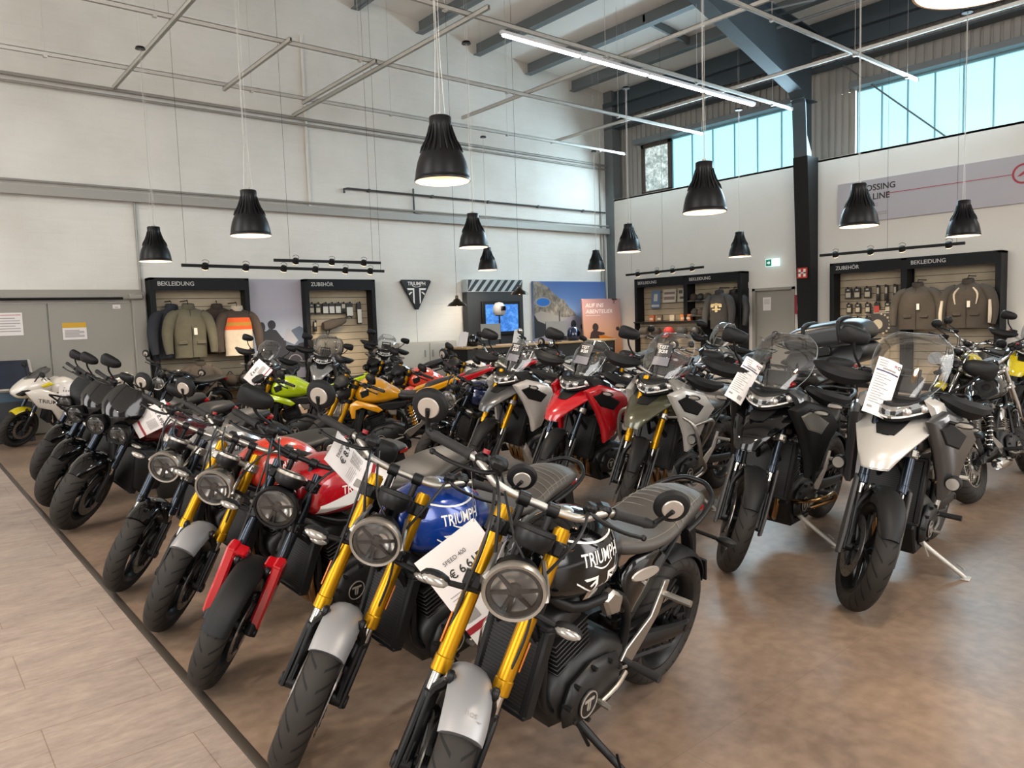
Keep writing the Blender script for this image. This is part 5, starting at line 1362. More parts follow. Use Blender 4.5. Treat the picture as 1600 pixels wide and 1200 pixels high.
def sport_extras(kind, G, C, part):
    W, Yl = C['paint'], C['accent']
    X0 = G.fk(.62).x
    part('fairing_nose', 'nose', lambda: MB().body([(X0 + .34, .80, .86, .05, 2.4, .1), (X0 + .27, .74, .93, .13, 2.6, .2), (X0 + .14, .72, 1.02, .19, 2.6, .3), (X0 - .02, .74, 1.06, .205, 2.6, .3), (X0 - .12, .78, 1.02, .19, 2.6, .3)], 5, 22), W, ang=60)
    for s_ in (1, -1):
        hl = part('headlight', 'shl%d' % s_, lambda: MB().prism([(X0 + .31, .82), (X0 + .24, .875), (X0 + .07, .915), (X0 + .10, .85), (X0 + .24, .80)], s_ * .09, s_ * .188, 'xz', .012), BLK, ang=50)
        part('fairing_panel', 'fp%d' % s_, lambda: MB().prism([(X0 + .22, .86), (X0 + .02, .90), (X0 - .22, .80), (X0 - .42, .66), (X0 - .46, .60), (X0 - .34, .42), (X0 - .2, .40), (X0 - .12, .56), (X0 + .06, .62)], s_ * .17, s_ * .225, 'xz', .022), W, ang=50)
        def lt(s_=s_):
            m = MB(); o = V((X0 + (.06 if s_ > 0 else -.30), s_ * .2265, .70)); put_text(m, 'TRIUMPH', o, (-s_, 0, -.22 * s_) if s_ > 0 else (1, 0, .22), (0, 0, 1), .055, .02, width=.36); return m
        part('fairing_lettering', 'fl%d' % s_, lt, INK)
        part('fairing_accent', 'fa%d' % s_, lambda: MB().prism([(X0 + .02, .94), (X0 - .1, .99), (X0 - .16, .95), (X0 - .02, .91)], s_ * .19, s_ * .226, 'xz', .008), Yl, ang=50)
        def mr(s_=s_): return MB().tube([(X0 + .08, s_ * .16, 1.0), (X0 + .06, s_ * .30, 1.12)], .009, 8).ball((X0 + .05, s_ * .37, 1.14), (.03, .085, .04), 14)
        part('mirror', 'mr%d' % s_, mr, BLK)
    part('windscreen', 'scr', lambda: MB().loft([[(x - .9 * y * y / .16, y, z) for y in [w * (-1 + i / 5) for i in range(11)]] + [(x - .01 - .9 * y * y / .16, y, z - .004) for y in [w * (1 - i / 5) for i in range(11)]] for x, z, w in ((X0 + .17, 1.01, .12), (X0 + .07, 1.08, .14), (X0 - .03, 1.14, .13), (X0 - .11, 1.165, .08))]), SMOKE, ang=60)
    part('belly_fairing', 'belly', lambda: MB().prism([(.24, .42), (.30, .3), (.16, .2), (-.2, .19), (-.28, .3), (-.1, .36)], -.17, .17, 'xz', .03), BLK, ang=50)
# ------------------------------------------------------------------ the motorcycles where they stand
def paint(name, col, metal=0.0, rough=.22): return mat(name, col, rough, metal, coat=1.0)
BLUE, RED, ORG = paint('deep_blue_paint', '123a8c', .3), paint('bright_red_paint', 'a80d18'), paint('orange_red_paint', 'c8321a')
YEL, LIME, WHT = paint('golden_yellow_paint', 'c98a0a'), paint('lime_green_paint', '9fb40c'), paint('white_paint', 'c9c2b8')
SIL, MAR, GRN = paint('silver_paint', '9b9a98', .55), paint('dark_maroon_paint', '4a0f17'), paint('olive_green_paint', '4b4a37', .5, .3)
GREY, PEARL, GRPH = paint('warm_grey_paint', '88847c', .3), paint('pearl_white_paint', 'b9b4ad', .25, .3), paint('graphite_paint', '3f3f40', .5, .35)
LYEL = paint('lemon_yellow_paint', 'c9b40c'); BBLK = paint('metallic_black_paint', '121317', .4); CORAL = paint('coral_red_paint', 'd2452c')
SBLUE = paint('midnight_blue_paint', '1a2547', .4)
GM = 'motorcycles parked in rows in the showroom'
def park(kind, G, C, at, label, lean=11, steer=42, yaw=190, opt=(), extra=None):
    r, S, Mx, part = build_bike(kind, G, C, lean, steer, at, yaw, opt)
    if extra is adv_extras: extra(kind, G, C, part, opt)
    elif extra: extra(kind, G, C, part)
    tag(r, label, 'motorcycle', GM)
    return r, S, Mx, part
# front row along the floor edge
RO = ('flag', 'ribs', 'plate', 'reflector')
cm = dict(fork=GOLD, guard=SILVERP, badge=WHITEI, hlrim=ALU, bar=ALU, heel=ALU)
B1 = park('road', G_ROAD, dict(cm, paint=GBLK), (1.09, 1.93), 'black-tanked motorcycle with gold fork and round headlamp, in front of all others', opt=RO)
_mg = [c for c in B1[0].children if c.name.startswith('front_mudguard')][0]
_m = MB(); _a = rad(74); _r = G_ROAD.Rf + .0205
put_text(_m, 'hot', (_r * cos(_a), -.012, _r * sin(_a)), (0, 1, 0), (-sin(_a), 0, cos(_a)), .02, 0.0)
panel(_m, _r * cos(_a + .0) + .0035, _r * cos(_a) + .006, .004, .04, _r * sin(_a) - .006, _r * sin(_a) - .0045)
obj('mudguard_lettering', _m, INKG, _mg)
B2 = park('road', G_ROAD, dict(cm, paint=BLUE), (1.05, 2.66), 'blue-tanked motorcycle with gold fork and grey front mudguard', opt=RO)
B3 = park('trident', G_TRI, dict(paint=RED, fork=DARKFORK, slider=BLK2, bar=BLK2, header=BRONZE, hlshell=GBLK, hlrim=BLK2, clockrim=ALU, badge=WHITEI, muffler=BLK2, stripe=WHITEI, panel=BLK), (1.03, 3.50), 'red-tanked motorcycle with dark fork and red front fork covers')
B4 = park('twin', G_TWIN, dict(fork=GOLD, guard=SILVERP, paint=ORG, hlrim=ALU, hlshell=ALU, yoke=ALU, header=BRONZE, clockrim=ALU, bar=ALU, badge=WHITEI, seat=SEATB, panel=SIL), (1.05, 4.32), 'orange-tanked motorcycle with gold fork and silver front mudguard')
B5 = park('twin', G_TWIN, dict(fork=DARKFORK, guard=GBLK, paint=SIL, hlrim=ALU, hlshell=ALU, yoke=ALU, header=BRONZE, clockrim=ALU, bar=ALU, badge=INK, seat=SEATB), (1.03, 5.16), 'silver-tanked motorcycle with dark fork and black front mudguard')
RC = dict(fork=DARKFORK, guard=GBLK, bar=BLK2, hlrim=BLK2, header=BLK2, muffler=BLK2, seat=SEATB)
park('rocket', G_ROC, dict(RC, paint=MAR), (1.06, 7.08), 'big black twin-lamp motorcycle with maroon tank, nearest of three alike', extra=rocket_extras, steer=40)
park('rocket', G_ROC, dict(RC, paint=BBLK), (1.09, 8.14), 'big black twin-lamp motorcycle, middle of three alike', extra=rocket_extras, steer=40)
park('rocket', G_ROC, dict(RC, paint=BBLK, fly=BLK), (1.22, 9.5), 'big dark twin-lamp motorcycle with matt fly screen, beside the white sports bike', extra=rocket_extras, steer=40)
park('sport', G_SPO, dict(paint=WHT, accent=LYEL, fork=DARKFORK, guard=LYEL, seat=SEATB, header=STEEL, tail=WHT), (1.30, 12.94), 'white and yellow sports motorcycle with full fairing by the slanted touch screen', steer=24, extra=sport_extras)
# second row: tall adventure machines
AC = dict(header=BRONZE, heel=mat('pale_grey_casting', 'b9b3aa', .4, .3), stand=mat('pale_grey_casting', 'b9b3aa', .4, .3), seat=SEATB, eng=ENG, yoke=ALU, fork=DARKFORK, guard=BLK)
park('adv', G_ADV, dict(AC, paint=PEARL, shroud=GRPH, nose=PEARL, thr=ALU, shtrim=BLK, tank=GRPH), (3.88, 1.89), 'pearl white beaked adventure motorcycle with clear windscreen, at the end of its row', steer=30, yaw=189, lean=6, extra=adv_extras, opt=('fog',))
park('adv', G_ADV, dict(AC, paint=GBLK, shroud=BLK, nose=GRPH, shtrim=GREY, tank=GBLK), (3.93, 2.70), 'gloss black beaked adventure motorcycle with bent bronze crash bar', steer=30, yaw=189, lean=6, extra=adv_extras, opt=('lowbar',))
park('advw', G_ADVW, dict(AC, paint=GRN, shroud=PEARL, nose=GREY, fork=GOLD, shtrim=BLK, tank=GRN, skid=SIL, bars=ALU), (4.2, 3.85), 'olive green adventure motorcycle with gold fork and steel crash bars', steer=30, yaw=189, lean=6, extra=adv_extras, opt=('sticker', 'bars', 'fog'))
park('advn', G_ADVN, dict(AC, paint=RED, shroud=RED, nose=BLK, fork=DARKFORK, shtrim=BLK, tank=BBLK), (4.13, 4.68), 'red beaked adventure motorcycle with a pale sheet behind its screen', steer=28, yaw=186, lean=7, extra=adv_extras, opt=('sticker',))
park('advn', G_ADVN, dict(AC, paint=GRPH, shroud=PEARL, nose=BLK, fork=GOLD, shtrim=BLK, tank=GRPH, skid=PEARL), (4.18, 5.66), 'graphite beaked adventure motorcycle with orange gold fork', steer=28, yaw=186, lean=7, extra=adv_extras, opt=('sticker',))
NC = dict(fork=GOLD, guard=BLK, header=BRONZE, seat=SEATB, bar=BLK2, spring=YEL, caliper=GOLD)
def nk(c, at, lab, yaw=157, lean=9, **k): return park('naked', G_NAK, dict(NC, paint=c, **k), at, lab, yaw=yaw, steer=30, lean=lean, extra=naked_extras)
nk(YEL, (3.74, 7.94), 'golden yellow streetfighter motorcycle with matching pointed tail')
nk(CORAL, (5.1, 9.0), 'coral red tanked streetfighter motorcycle behind the golden yellow one', tail=RED)
nk(WHT, (6.45, 9.6), 'white tanked streetfighter motorcycle behind the coral red one', yaw=158, tail=RED)
nk(BBLK, (6.0, 11.35), 'black tanked streetfighter motorcycle with lime letters near the white cabinet', yaw=166, stripe=SIL)
nk(LIME, (3.35, 9.35), 'lime green streetfighter motorcycle with gold fork and lime tail', yaw=152, lean=5)
TC = dict(fork=DARKFORK, guard=GBLK, hlrim=ALU, yoke=BLK2, header=BRONZE, clockrim=BLK, bar=BLK2, seat=SEATB)
def tw(c, at, lab, yaw=172, **k): return park('twin', G_TWIN, dict(TC, paint=c, **k), at, lab, yaw=yaw, steer=30)
def cr(c, at, lab, yaw, **k): return park('cruiser', G_CRU, dict(fork=STEEL, guard=c, paint=c, hlrim=CHROME, hlshell=CHROME, yoke=CHROME, bar=CHROME, header=CHROME, muffler=CHROME, seat=SEATB, slider=STEEL, clockrim=CHROME, mirror=CHROME, rim=STEEL, eng=ENG, thr=CHROME, fins=STEEL, **k), at, lab, yaw=yaw, steer=20)
def cl(c, at, lab, yaw, **k): return park('classic', G_CLA, dict(fork=STEEL, guard=c, paint=c, hlrim=CHROME, yoke=ALU, bar=CHROME, header=CHROME, muffler=CHROME, seat=SEATB, slider=BLK2, clockrim=CHROME, rim=BLK2, **k), at, lab, yaw=yaw, steer=25)
tw(SBLUE, (4.3, 6.62), 'midnight blue motorcycle standing between graphite and golden yellow ones', seat=SEATM)
SA = dict(AC, shroud=GRPH, nose=GREY, shtrim=BLK, tank=GRPH)
def ad(kind, G, c, at, lab, yaw, **k): return park(kind, G, dict(SA, paint=c, **k), at, lab, yaw=yaw, steer=20, lean=9, extra=adv_extras)
ad('advn', G_ADVN, RED, (4.05, 11.3), 'red adventure motorcycle in front of the clothing wall', 225)
ad('adv', G_ADV, SIL, (4.95, 11.0), 'silver adventure motorcycle before the accessories wall', 232, nose=SIL)
ad('advn', G_ADVN, WHT, (6.75, 12.1), 'white adventure motorcycle next to the low white cabinet', 236)
tw(PEARL, (7.3, 8.35), 'pearl tanked motorcycle behind the graphite adventure machine', yaw=170)
nk(PEARL, (6.5, 6.45), 'pearl streetfighter motorcycle between the red and the olive adventure machines', tail=MAR)
tw(WHT, (6.65, 5.3), 'white tanked motorcycle behind the olive adventure machine', yaw=176, seat=SEATM)
r, S_, Mx_, part_ = ad('adv', G_ADV, BBLK, (8.55, 4.05), 'black touring motorcycle carrying a big black top case', 10)
cr(GBLK, (8.19, 2.22), 'black and chrome cruiser motorcycle with twin shocks seen from its rear', 2, spring=CHROME)
ad('advn', G_ADVN, LYEL, (10.0, 3.05), 'lemon yellow beaked motorcycle glimpsed through the clear windscreen', 178)
cl(LYEL, (10.3, 4.0), 'lemon yellow classic motorcycle with round mirrors near the jackets display', 168)
cl(SBLUE, (9.4, 2.1), 'midnight blue classic motorcycle at the far side by the picture edge', 172)
cl(GBLK, (12.4, 4.6), 'black classic motorcycle close below the two grey jackets', 172)
tw(GREY, (9.3, 5.6), 'grey roadster in the far row near the dark column', yaw=172)
ad('adv', G_ADV, GRPH, (9.2, 6.9), 'graphite tall motorcycle in the far row before the plain door', 175)
cl(MAR, (9.7, 8.3), 'maroon classic motorcycle in the far row before the corner shelf', 170)
nk(GRPH, (9.5, 9.7), 'graphite streetfighter motorcycle in the far row near the corner shelf')
cr(SIL, (9.3, 11.3), 'silver cruiser motorcycle next to the sales desks', 172)
cl(GRN, (7.6, 10.4), 'olive classic motorcycle between white streetfighter and sales desks', 168)
tw(BBLK, (2.9, 12.6), 'black roadster under the olive jacket at the clothing wall', yaw=205)
# ------------------------------------------------------------------ wall displays and what hangs on them
ORD = ('first', 'second', 'third', 'fourth', 'fifth', 'sixth', 'seventh', 'eighth', 'ninth')
LETTER = mat('pale_header_letters', 'b9b7b3', .5)
def wall_T(side, a, z=0, d=0):
    """frame on a wall: a runs along it, d stands off it; local x along reading direction, -y towards the room"""
    if side == 'back': return Matrix.Translation((a, WY - d, z))
    return Matrix.Translation((WX - d, a, z)) @ Matrix.Rotation(rad(-90), 4, 'Z')
def display(side, a0, a1, titles, label, depth=.30, splits=(), hd=.22):
    W = abs(a1 - a0); t = empty('display_wall', basis=wall_T(side, a0)); tag(t, label, 'display')
    f = MB(); th = .09
    for x0, x1, z0, z1 in ((0, th, 0, 2.54), (W - th, W, 0, 2.54), (0, W, 2.49, 2.54)): panel(f, x0, x1, -depth, 0, z0, z1, .006)
    for s_ in splits: panel(f, s_ - .06, s_ + .06, -depth, 0, 0, 2.54, .006)
    panel(f, .02, W - .02, -depth + .02, -.01, 0, .12)
    obj('display_frame', f, DFRAME, t)
    ed = [0] + list(splits) + [W]
    for i, ti in enumerate(titles):
        h = MB(); panel(h, ed[i] + .05, ed[i + 1] - .05, -depth - .004, -depth + .03, 2.54 - hd, 2.51)
        ho = obj('header_panel', h, DFRAME, t)
        m = MB(); put_text(m, ti, (ed[i] + .13, -depth - .006, 2.40 if hd < .26 else 2.38), (1, 0, 0), (0, 0, 1), .072, .02); obj('header_lettering', m, LETTER, ho)
        obj('slat_panel', panel(MB(), ed[i] + .09, ed[i + 1] - .09, -.06, 0, .12, 2.54 - hd), SLAT, t)
    return t
display('back', 3.50, 5.23, ['BEKLEIDUNG'], 'black framed clothing display wall closest to the grey sliding door')
display('back', 6.33, 7.90, ['ZUBEHÖR'], 'black framed accessories display wall between rider photo and triangular sign')
display('side', 12.95, 9.78, ['BEKLEIDUNG', 'BEKLEIDUNG'], 'black two bay clothing display wall in the hall corner beside the door', splits=(1.62,), depth=.34)
display('side', 7.68, 4.58, ['ZUBEHÖR', 'BEKLEIDUNG'], 'black two bay display wall holding two large grey jackets', splits=(1.47,), depth=.34)

def cloth(name, col, **k): return mat(name, col, k.pop('rough', .85), noise=.22, nscale=9, bump=.7, **k)
OLIVE, CHAR, TAUPE, NAVYC = cloth('olive_cloth', '565141'), cloth('charcoal_cloth', '2f2d2c'), cloth('taupe_cloth', '463d34'), cloth('dark_navy_cloth', '23262d')
SANDG, CREAM, BRORG, BROWNC = cloth('warm_grey_mesh', '3d362e'), cloth('cream_cloth', 'b9ab98'), cloth('orange_cloth', 'c8501e'), cloth('brown_cloth', '372c24')
LEATH = cloth('black_leather', '211d1b', rough=.5)
def garment(side, a, z, d, label, main, sleeve=None, sc=1.0, bands=(), print_=None, accent=None, zip_=True, cat='jacket', group=None, turn=0, tagc=None, slim=1.0):
    t = empty('jacket' if cat == 'jacket' else 'shirt', basis=wall_T(side, a, z, d) @ Matrix.Rotation(rad(turn), 4, 'Z') @ Matrix.Scale(sc, 4)); tag(t, label, cat, group)
    secs = [(-.74, .265 * slim, .085), (-.60, .27 * slim, .09), (-.40, .275 * slim, .10), (-.22, .285 * slim, .10), (-.12, .27 * slim, .085), (-.06, .20, .07), (-.025, .11, .06), (0, .085, .055)]
    def ring(z_, hw, dp):
        return [(hw * cos(2 * PI * j / 22), dp * (sin(2 * PI * j / 22)) * (1 + .10 * sin(7 * cos(2 * PI * j / 22) * 3 + z_ * 9)), z_) for j in range(22)]
    rows = crom(secs, 3); m = MB(); mats = [main]
    lev = sorted([(b[0], b[1]) for b in bands], reverse=True)
    for i in range(len(rows) - 1):
        zc = (rows[i][0] + rows[i + 1][0]) / 2; mi = 0
        for zt, mm in lev:
            if zc < zt:
                if mm not in mats: mats.append(mm)
                mi = mats.index(mm)
        m.mi = mi; m.loft([ring(*rows[i]), ring(*rows[i + 1])], cap=False)
    m.mi = 0
    obj('jacket_body' if cat == 'jacket' else 'shirt_body', m, mats, t, ang=60)
    for s_ in (1, -1):
        m = MB(); m.tube([(s_ * .17, 0, -.09), (s_ * .27 * (.5 + slim / 2), -.005, -.17), (s_ * .335 * (.5 + slim / 2), -.02, -.36), (s_ * .345 * (.5 + slim / 2), -.05, -.55), (s_ * .335 * (.5 + slim / 2), -.07, -.68)], [.06, .085, .078, .066, .052], 12, 4)
        so = obj('sleeve', m, sleeve or main, t, ang=60)
        if accent:
            m = MB(); m.tube([(s_ * .345, -.10, -.30), (s_ * .36, -.13, -.52), (s_ * .35, -.13, -.66)], [.02, .028, .02], 8, 3); obj('sleeve_stripe', m, accent, so)
            m = MB(); m.tube([(s_ * .10, -.088, -.10), (s_ * .17, -.10, -.20), (s_ * .15, -.10, -.36)], [.012, .016, .008], 6, 3); obj('chest_piping', m, accent, t)
    obj('collar', MB().lathe([(.085, -.03), (.092, 0), (.082, .045), (.072, .045), (.07, -.02)], (0, 0, 0), (0, -.2, 1), 18), main, t)
    if zip_:
        m = MB(); m.tube([(0, -.062, -.0), (.0, -.09, -.12), (.004, -.105, -.4), (.006, -.09, -.73)], .006, 5, 2); obj('zip', m, CHAR if main is not CHAR else BROWNC, t)
        for s_ in (1, -1): obj('pocket_flap', MB().box((s_ * .13, -.088, -.52), (.13, .02, .05), .008), main, t)
    if print_:
        m = MB()
        for (x0, x1, z0, z1) in ((-.11, .11, -.27, -.23), (-.03, .03, -.40, -.22), (-.13, -.06, -.30, -.24), (.06, .13, -.30, -.24), (-.10, .10, -.36, -.33)): m.add([(x0, -.113, z0), (x1, -.113, z0), (x1, -.113, z1), (x0, -.113, z1)], [(0, 1, 2, 3)])
        obj('chest_print', m, print_, t)
    if tagc: 
        m = MB(); m.box((.05, -.118, -.36), (.045, .004, .10)); obj('hang_tag', m, tagc, t)
    h = MB(); h.tube([(0, 0, -.02), (0, 0, .07), (0, .03, .10), (0, .06, .085)], .006, 6, 3); h.tube([(-.19, 0, -.075), (0, 0, -.01), (.19, 0, -.075)], .009, 6, 3); h.tube([(0, .02, .09), (0, min(.4, d / sc), .09)], .008, 6); obj('coat_hanger', h, BLKS, t)
    return t
TAGW = mat('white_price_label', 'cfc6ba', .5); TAGR = mat('red_price_label', 'a81f20', .5)
GJ = 'garments hanging on the long wall'
garment('back', 4.05, 2.02, .50, 'olive jacket hanging in front on the clothing wall', OLIVE, sc=1.2, slim=.86, tagc=TAGW, group=GJ)
garment('back', 3.84, 2.02, .26, 'dark navy jacket hanging behind the olive jacket', NAVYC, sc=1.2, slim=.9, turn=14, group=GJ)
garment('back', 4.90, 1.98, .5, 'long sleeved shirt with orange chest bands and cream body', CREAM, sleeve=BROWNC, sc=1.16, bands=((1, BROWNC), (-.09, BROWNC), (-.16, BRORG), (-.21, cloth('ochre_cloth', '9a7428')), (-.27, BRORG), (-.31, cloth('bright_orange_cloth', 'd9771f')), (-.34, CREAM)), zip_=False, cat='shirt', group=GJ, slim=.82)
garment('back', 4.66, 2.02, .15, 'brown jacket mostly hidden behind the orange banded shirt', BROWNC, sc=1.15, turn=-12, group=GJ)
garment('back', 4.18, 1.02, .52, 'charcoal jacket with red tag hanging in the lower row', TAUPE, sc=1.05, tagc=TAGR, group=GJ)
garment('side', 10.27, 2.08, .46, 'black hoodie with cream chest print in the corner display', CHAR, sc=1.15, print_=mat('cream_print', 'c9b98f', .7), zip_=False, cat='shirt', slim=.8)
garment('side', 10.08, 2.08, .16, 'black jacket tucked behind the printed hoodie', LEATH, sc=1.15, turn=-10)
garment('side', 5.91, 2.0, .44, 'wide grey jacket with small white chest badge on the far side wall', SANDG, sc=1.12, tagc=TAGW, slim=1.18)
garment('side', 5.06, 2.02, .44, 'wide grey jacket with white and red sleeve stripes', SANDG, sc=1.12, slim=1.18, accent=mat('pale_stripe_cloth', 'b3a795', .8), tagc=TAGW)

# small packs on pegs
PKB = mat('black_pack', '25221f', .5); PKC = mat('pack_card', 'b0a692', .6); PKW = mat('white_pack_card', 'c9c4b8', .5); PKR = mat('red_pack_print', 'a3372c', .5)
def pack(side, a, z, w, h, kind, label, group, d=.13):
    t = empty('accessory_pack', basis=wall_T(side, a, z, d)); tag(t, label, 'packet', group)
    obj('pack_body', MB().box((0, 0, -h / 2), (w, .045, h), .006), PKB, t)
    c = MB()
    if kind == 'card': panel(c, -w * .36, w * .36, -.0235, -.0225, -h * .86, -h * .42); panel(c, -w * .2, w * .2, -.0235, -.0225, -h * .25, -h * .12)
    elif kind == 'slim': panel(c, -w * .3, w * .3, -.0235, -.0225, -h * .5, -h * .1); c.mi = 1; c.ball((0, -.03, -h * .8), (w * .38, .02, h * .16), 10); c.mi = 0
    else: panel(c, -w * .46, w * .46, -.0235, -.0225, -h * .94, -h * .3)
    obj('pack_print', c, [{'card': PKC, 'slim': PKC, 'white': PKW, 'red': PKR}[kind], PKB], t)
    obj('peg', MB().tube([(0, -.05, .015), (0, d - .06, .015)], .004, 6).box((0, -.045, .012), (.035, .004, .03)), BLKS, t)
for i, x in enumerate((6.52, 6.66, 6.82, 6.96, 7.10, 7.22)):
    pack('back', x, 2.06, .12, .21, ('card', 'card', 'white', 'white', 'white', 'slim')[i], '%s hanging packet from the rider photo on the accessories wall' % ORD[i], 'packets on the accessories wall')
pack('back', 7.36, 2.06, .15, .28, 'white', 'white boxed packet near the end of the accessories wall row', 'packets on the accessories wall')
pack('back', 7.58, 2.06, .10, .44, 'white', 'tall narrow packet at the end of the accessories wall row', 'packets on the accessories wall')
pack('back', 6.58, 1.70, .07, .2, 'slim', 'small lone packet under the row of hanging packets', 'packets on the accessories wall')
GB = 'packets on the accessories bay beside the column'
for i, y in enumerate((7.38, 7.20, 6.99)): pack('side', y, 2.02, .14, .22, 'card', '%s wide black packet of the upper row from the dark column' % ORD[i], GB)
for i, y in enumerate((6.78, 6.62, 6.45)): pack('side', y, 2.03, .07, .30, 'slim', '%s slim packet of the upper row, counted towards the jackets' % ORD[i], GB)
for i, y in enumerate((7.36, 7.18, 6.98, 6.80, 6.59)): pack('side', y, 1.70, .11, .20, 'red' if i == 3 else 'card', '%s packet of the middle row from the dark column' % ORD[i], GB)
for i, y in enumerate((7.37, 7.17, 6.98)): pack('side', y, 1.42, .10, .34 if i == 0 else .18, 'white' if i else 'card', '%s packet of the third row from the dark column' % ORD[i], GB)
# information board with a ring of small squares
t = empty('info_board', basis=wall_T('side', 6.62, 1.12, .14)); tag(t, 'dark information board with a dial of small pale squares', 'sign')
obj('board', MB().box((0, 0, .22), (.58, .02, .46), .004), mat('dark_grey_board', '33302d', .5), t)
m = MB()
for i in range(8): a = rad(80 - i * 21); panel(m, -.12 + .2 * cos(a) - .018, -.12 + .2 * cos(a) + .018, -.013, -.0115, .16 + .2 * sin(a) - .018, .16 + .2 * sin(a) + .018)
panel(m, -.24, .0, -.013, -.0115, .40, .425); panel(m, -.24, .12, -.013, -.0115, .37, .385); m.lathe([(.001, 0), (.10, 0)], (-.16, -.012, .15), (0, -1, 0), 24)
obj('board_print', m, PKC, t)
for i in range(3): pass
# metal signs and caps in the corner display
def plate(a, z, w, h, col, ink, label, lines):
    t = empty('tin_sign', basis=wall_T('side', a, z, .12)); tag(t, label, 'sign')
    obj('sign_plate', MB().box((0, 0, 0), (w, .012, h), .003, rot=Matrix.Rotation(rad(-6), 3, 'X')), col, t)
    m = MB()
    for x0, x1, z0, z1 in lines: panel(m, x0 * w, x1 * w, -.012, -.0085, z0 * h, z1 * h)
    m2 = MB(); m2.v = [(x, y * cos(rad(6)) + z * sin(rad(6)), z * cos(rad(6))) for x, y, z in m.v]; m2.f, m2.m = m.f, m.m
    obj('sign_print', m2, ink, t)
plate(12.42, 2.0, .30, .46, mat('blue_grey_tin', '5b6f8a', .35), mat('pale_tin_print', 'b9b9b4', .4), 'tall blue grey tin sign in the corner clothing display', ((-.4, .4, -.42, -.3), (-.2, .2, -.1, .3)))
plate(11.98, 2.07, .40, .34, mat('cream_tin', 'bfb7a6', .3), mat('faded_red_print', '7c6a62', .5), 'cream tin sign with two printed bands in the middle', ((-.42, .42, .12, .3), (-.42, .42, -.28, -.05)))
plate(11.54, 2.08, .36, .34, mat('olive_cream_tin', 'b1ab93', .3), mat('dark_print', '4d4a42', .5), 'cream tin sign with small dark drawings beside the display divider', ((-.4, -.1, .1, .35), (.2, .4, 0, .4), (-.3, 0, -.3, -.12)))
def cap(a, z, m_, label, group, d=.22, sc=1.0, pegl=0):
    t = empty('cap', basis=wall_T('side', a, z, d) @ Matrix.Scale(sc, 4)); tag(t, label, 'cap', group)
    obj('cap_crown', MB().lathe([(.085, -.02), (.09, .0), (.082, .05), (.05, .085), (.001, .098)], (0, 0, 0), (0, -.5, 1), 18), m_, t)
    br = MB(); br.loft([[(.085 * cos(a_), -.085 * sin(a_) * .9, -.03 - .0 * i) if i == 0 else (.09 * cos(a_), -.085 - .10 * sin(a_), -.075) for a_ in [PI * j / 10 for j in range(11)]] for i in (0, 1)], closed=False); obj('cap_peak', br, m_, t)
    obj('peg', MB().tube([(0, 0, .06), (0, pegl or (d / sc - .06), .06)], .005, 6), BLKS, t)
CAPS = (BROWNC, LEATH, TAUPE, CHAR, BROWNC, OLIVE)
for i, y in enumerate((11.16, 10.96, 10.76)):
    cap(y, 1.98, CAPS[i], '%s cap of the upper row counted from the display divider' % ORD[i], 'caps in the corner display', sc=1.15)
    cap(y - .03, 1.62, CAPS[i + 3], '%s cap of the lower row counted from the display divider' % ORD[i], 'caps in the corner display', sc=1.15)
sh = empty('display_shelf', basis=wall_T('side', 12.80, 0, .02)); tag(sh, 'waist high shelf unit under the corner tin signs', 'shelf')
m = MB(); panel(m, 0, 2.12, -.55, -.1, 1.40, 1.435, .004); panel(m, .02, .06, -.53, -.1, 0, 1.40); panel(m, 2.06, 2.10, -.53, -.1, 0, 1.40); obj('shelf_frame', m, DFRAME, sh)
obj('back_board', panel(MB(), .06, 2.06, -.36, -.33, .1, 1.40), SLAT, sh)
for i, (y, c) in enumerate(((12.5, TAUPE), (12.1, BROWNC), (11.7, cloth('red_cloth', '9a2a26')), (11.3, CHAR), (10.92, LEATH))):
    cap(y, 1.16, c, ('taupe cap', 'brown cap', 'red cap', 'charcoal cap', 'glossy black cap')[i] + ' hanging under the corner shelf edge', 'caps under the corner shelf', d=.52, sc=1.5, pegl=.10)
for i, (y, c) in enumerate(((12.4, 'b0603a'), (12.15, '6b5a48'), (11.75, 'a89a86'), (11.42, 'b0642a'), (11.25, 'a0552a'))):
    t = empty('boxed_item', basis=wall_T('side', y, 1.435, .30)); tag(t, ('terracotta boxed item', 'brown boxed item', 'pale grey boxed item', 'amber boxed item', 'dark amber boxed item')[i] + ' standing on the corner shelf', 'box', 'boxes on the corner shelf')
    obj('box_body', MB().box((0, 0, .08), (.15, .08, .16), .006), mat('box_' + c, c, .5), t); obj('box_label', panel(MB(), -.05, .05, -.042, -.0395, .04, .09), PKC, t)
# bags on the accessories wall and boxes low on the long wall
t = empty('waist_bag', basis=wall_T('back', 6.98, 1.62, .2)); tag(t, 'brown grey waist bag lying on a peg of the accessories wall', 'bag')
obj('bag_body', MB().body([(-.26, -.10, .06, .06, 2.6, 0), (-.15, -.11, .10, .09, 2.8, 0), (.12, -.02, .14, .09, 2.8, 0), (.24, .04, .14, .05, 2.4, 0)], 4, 16), TAUPE, t, ang=60)
obj('bag_strap', MB().tube([(-.2, -.0, -.1), (-.17, 0, -.22), (-.12, 0, -.1)], .012, 6, 3).tube([(.2, 0, .12), (.34, 0, .17), (.40, 0, .13)], .014, 6, 3), CHAR, t)
t = empty('luggage_roll', basis=wall_T('back', 6.75, 1.18, .28)); tag(t, 'large grey luggage roll on the lower accessories wall', 'bag')
obj('roll_body', MB().body([(-.30, -.16, .16, .15, 2.4, 0), (-.22, -.19, .19, .18, 2.6, 0), (.18, -.19, .19, .18, 2.6, 0), (.26, -.15, .15, .14, 2.4, 0)], 3, 20), mat('grey_luggage_cloth', '4b4842', .8), t, ang=60)
obj('roll_end', MB().cyl((.26, 0, 0), (.30, 0, 0), .16, 20, bev=.02), CHAR, t)
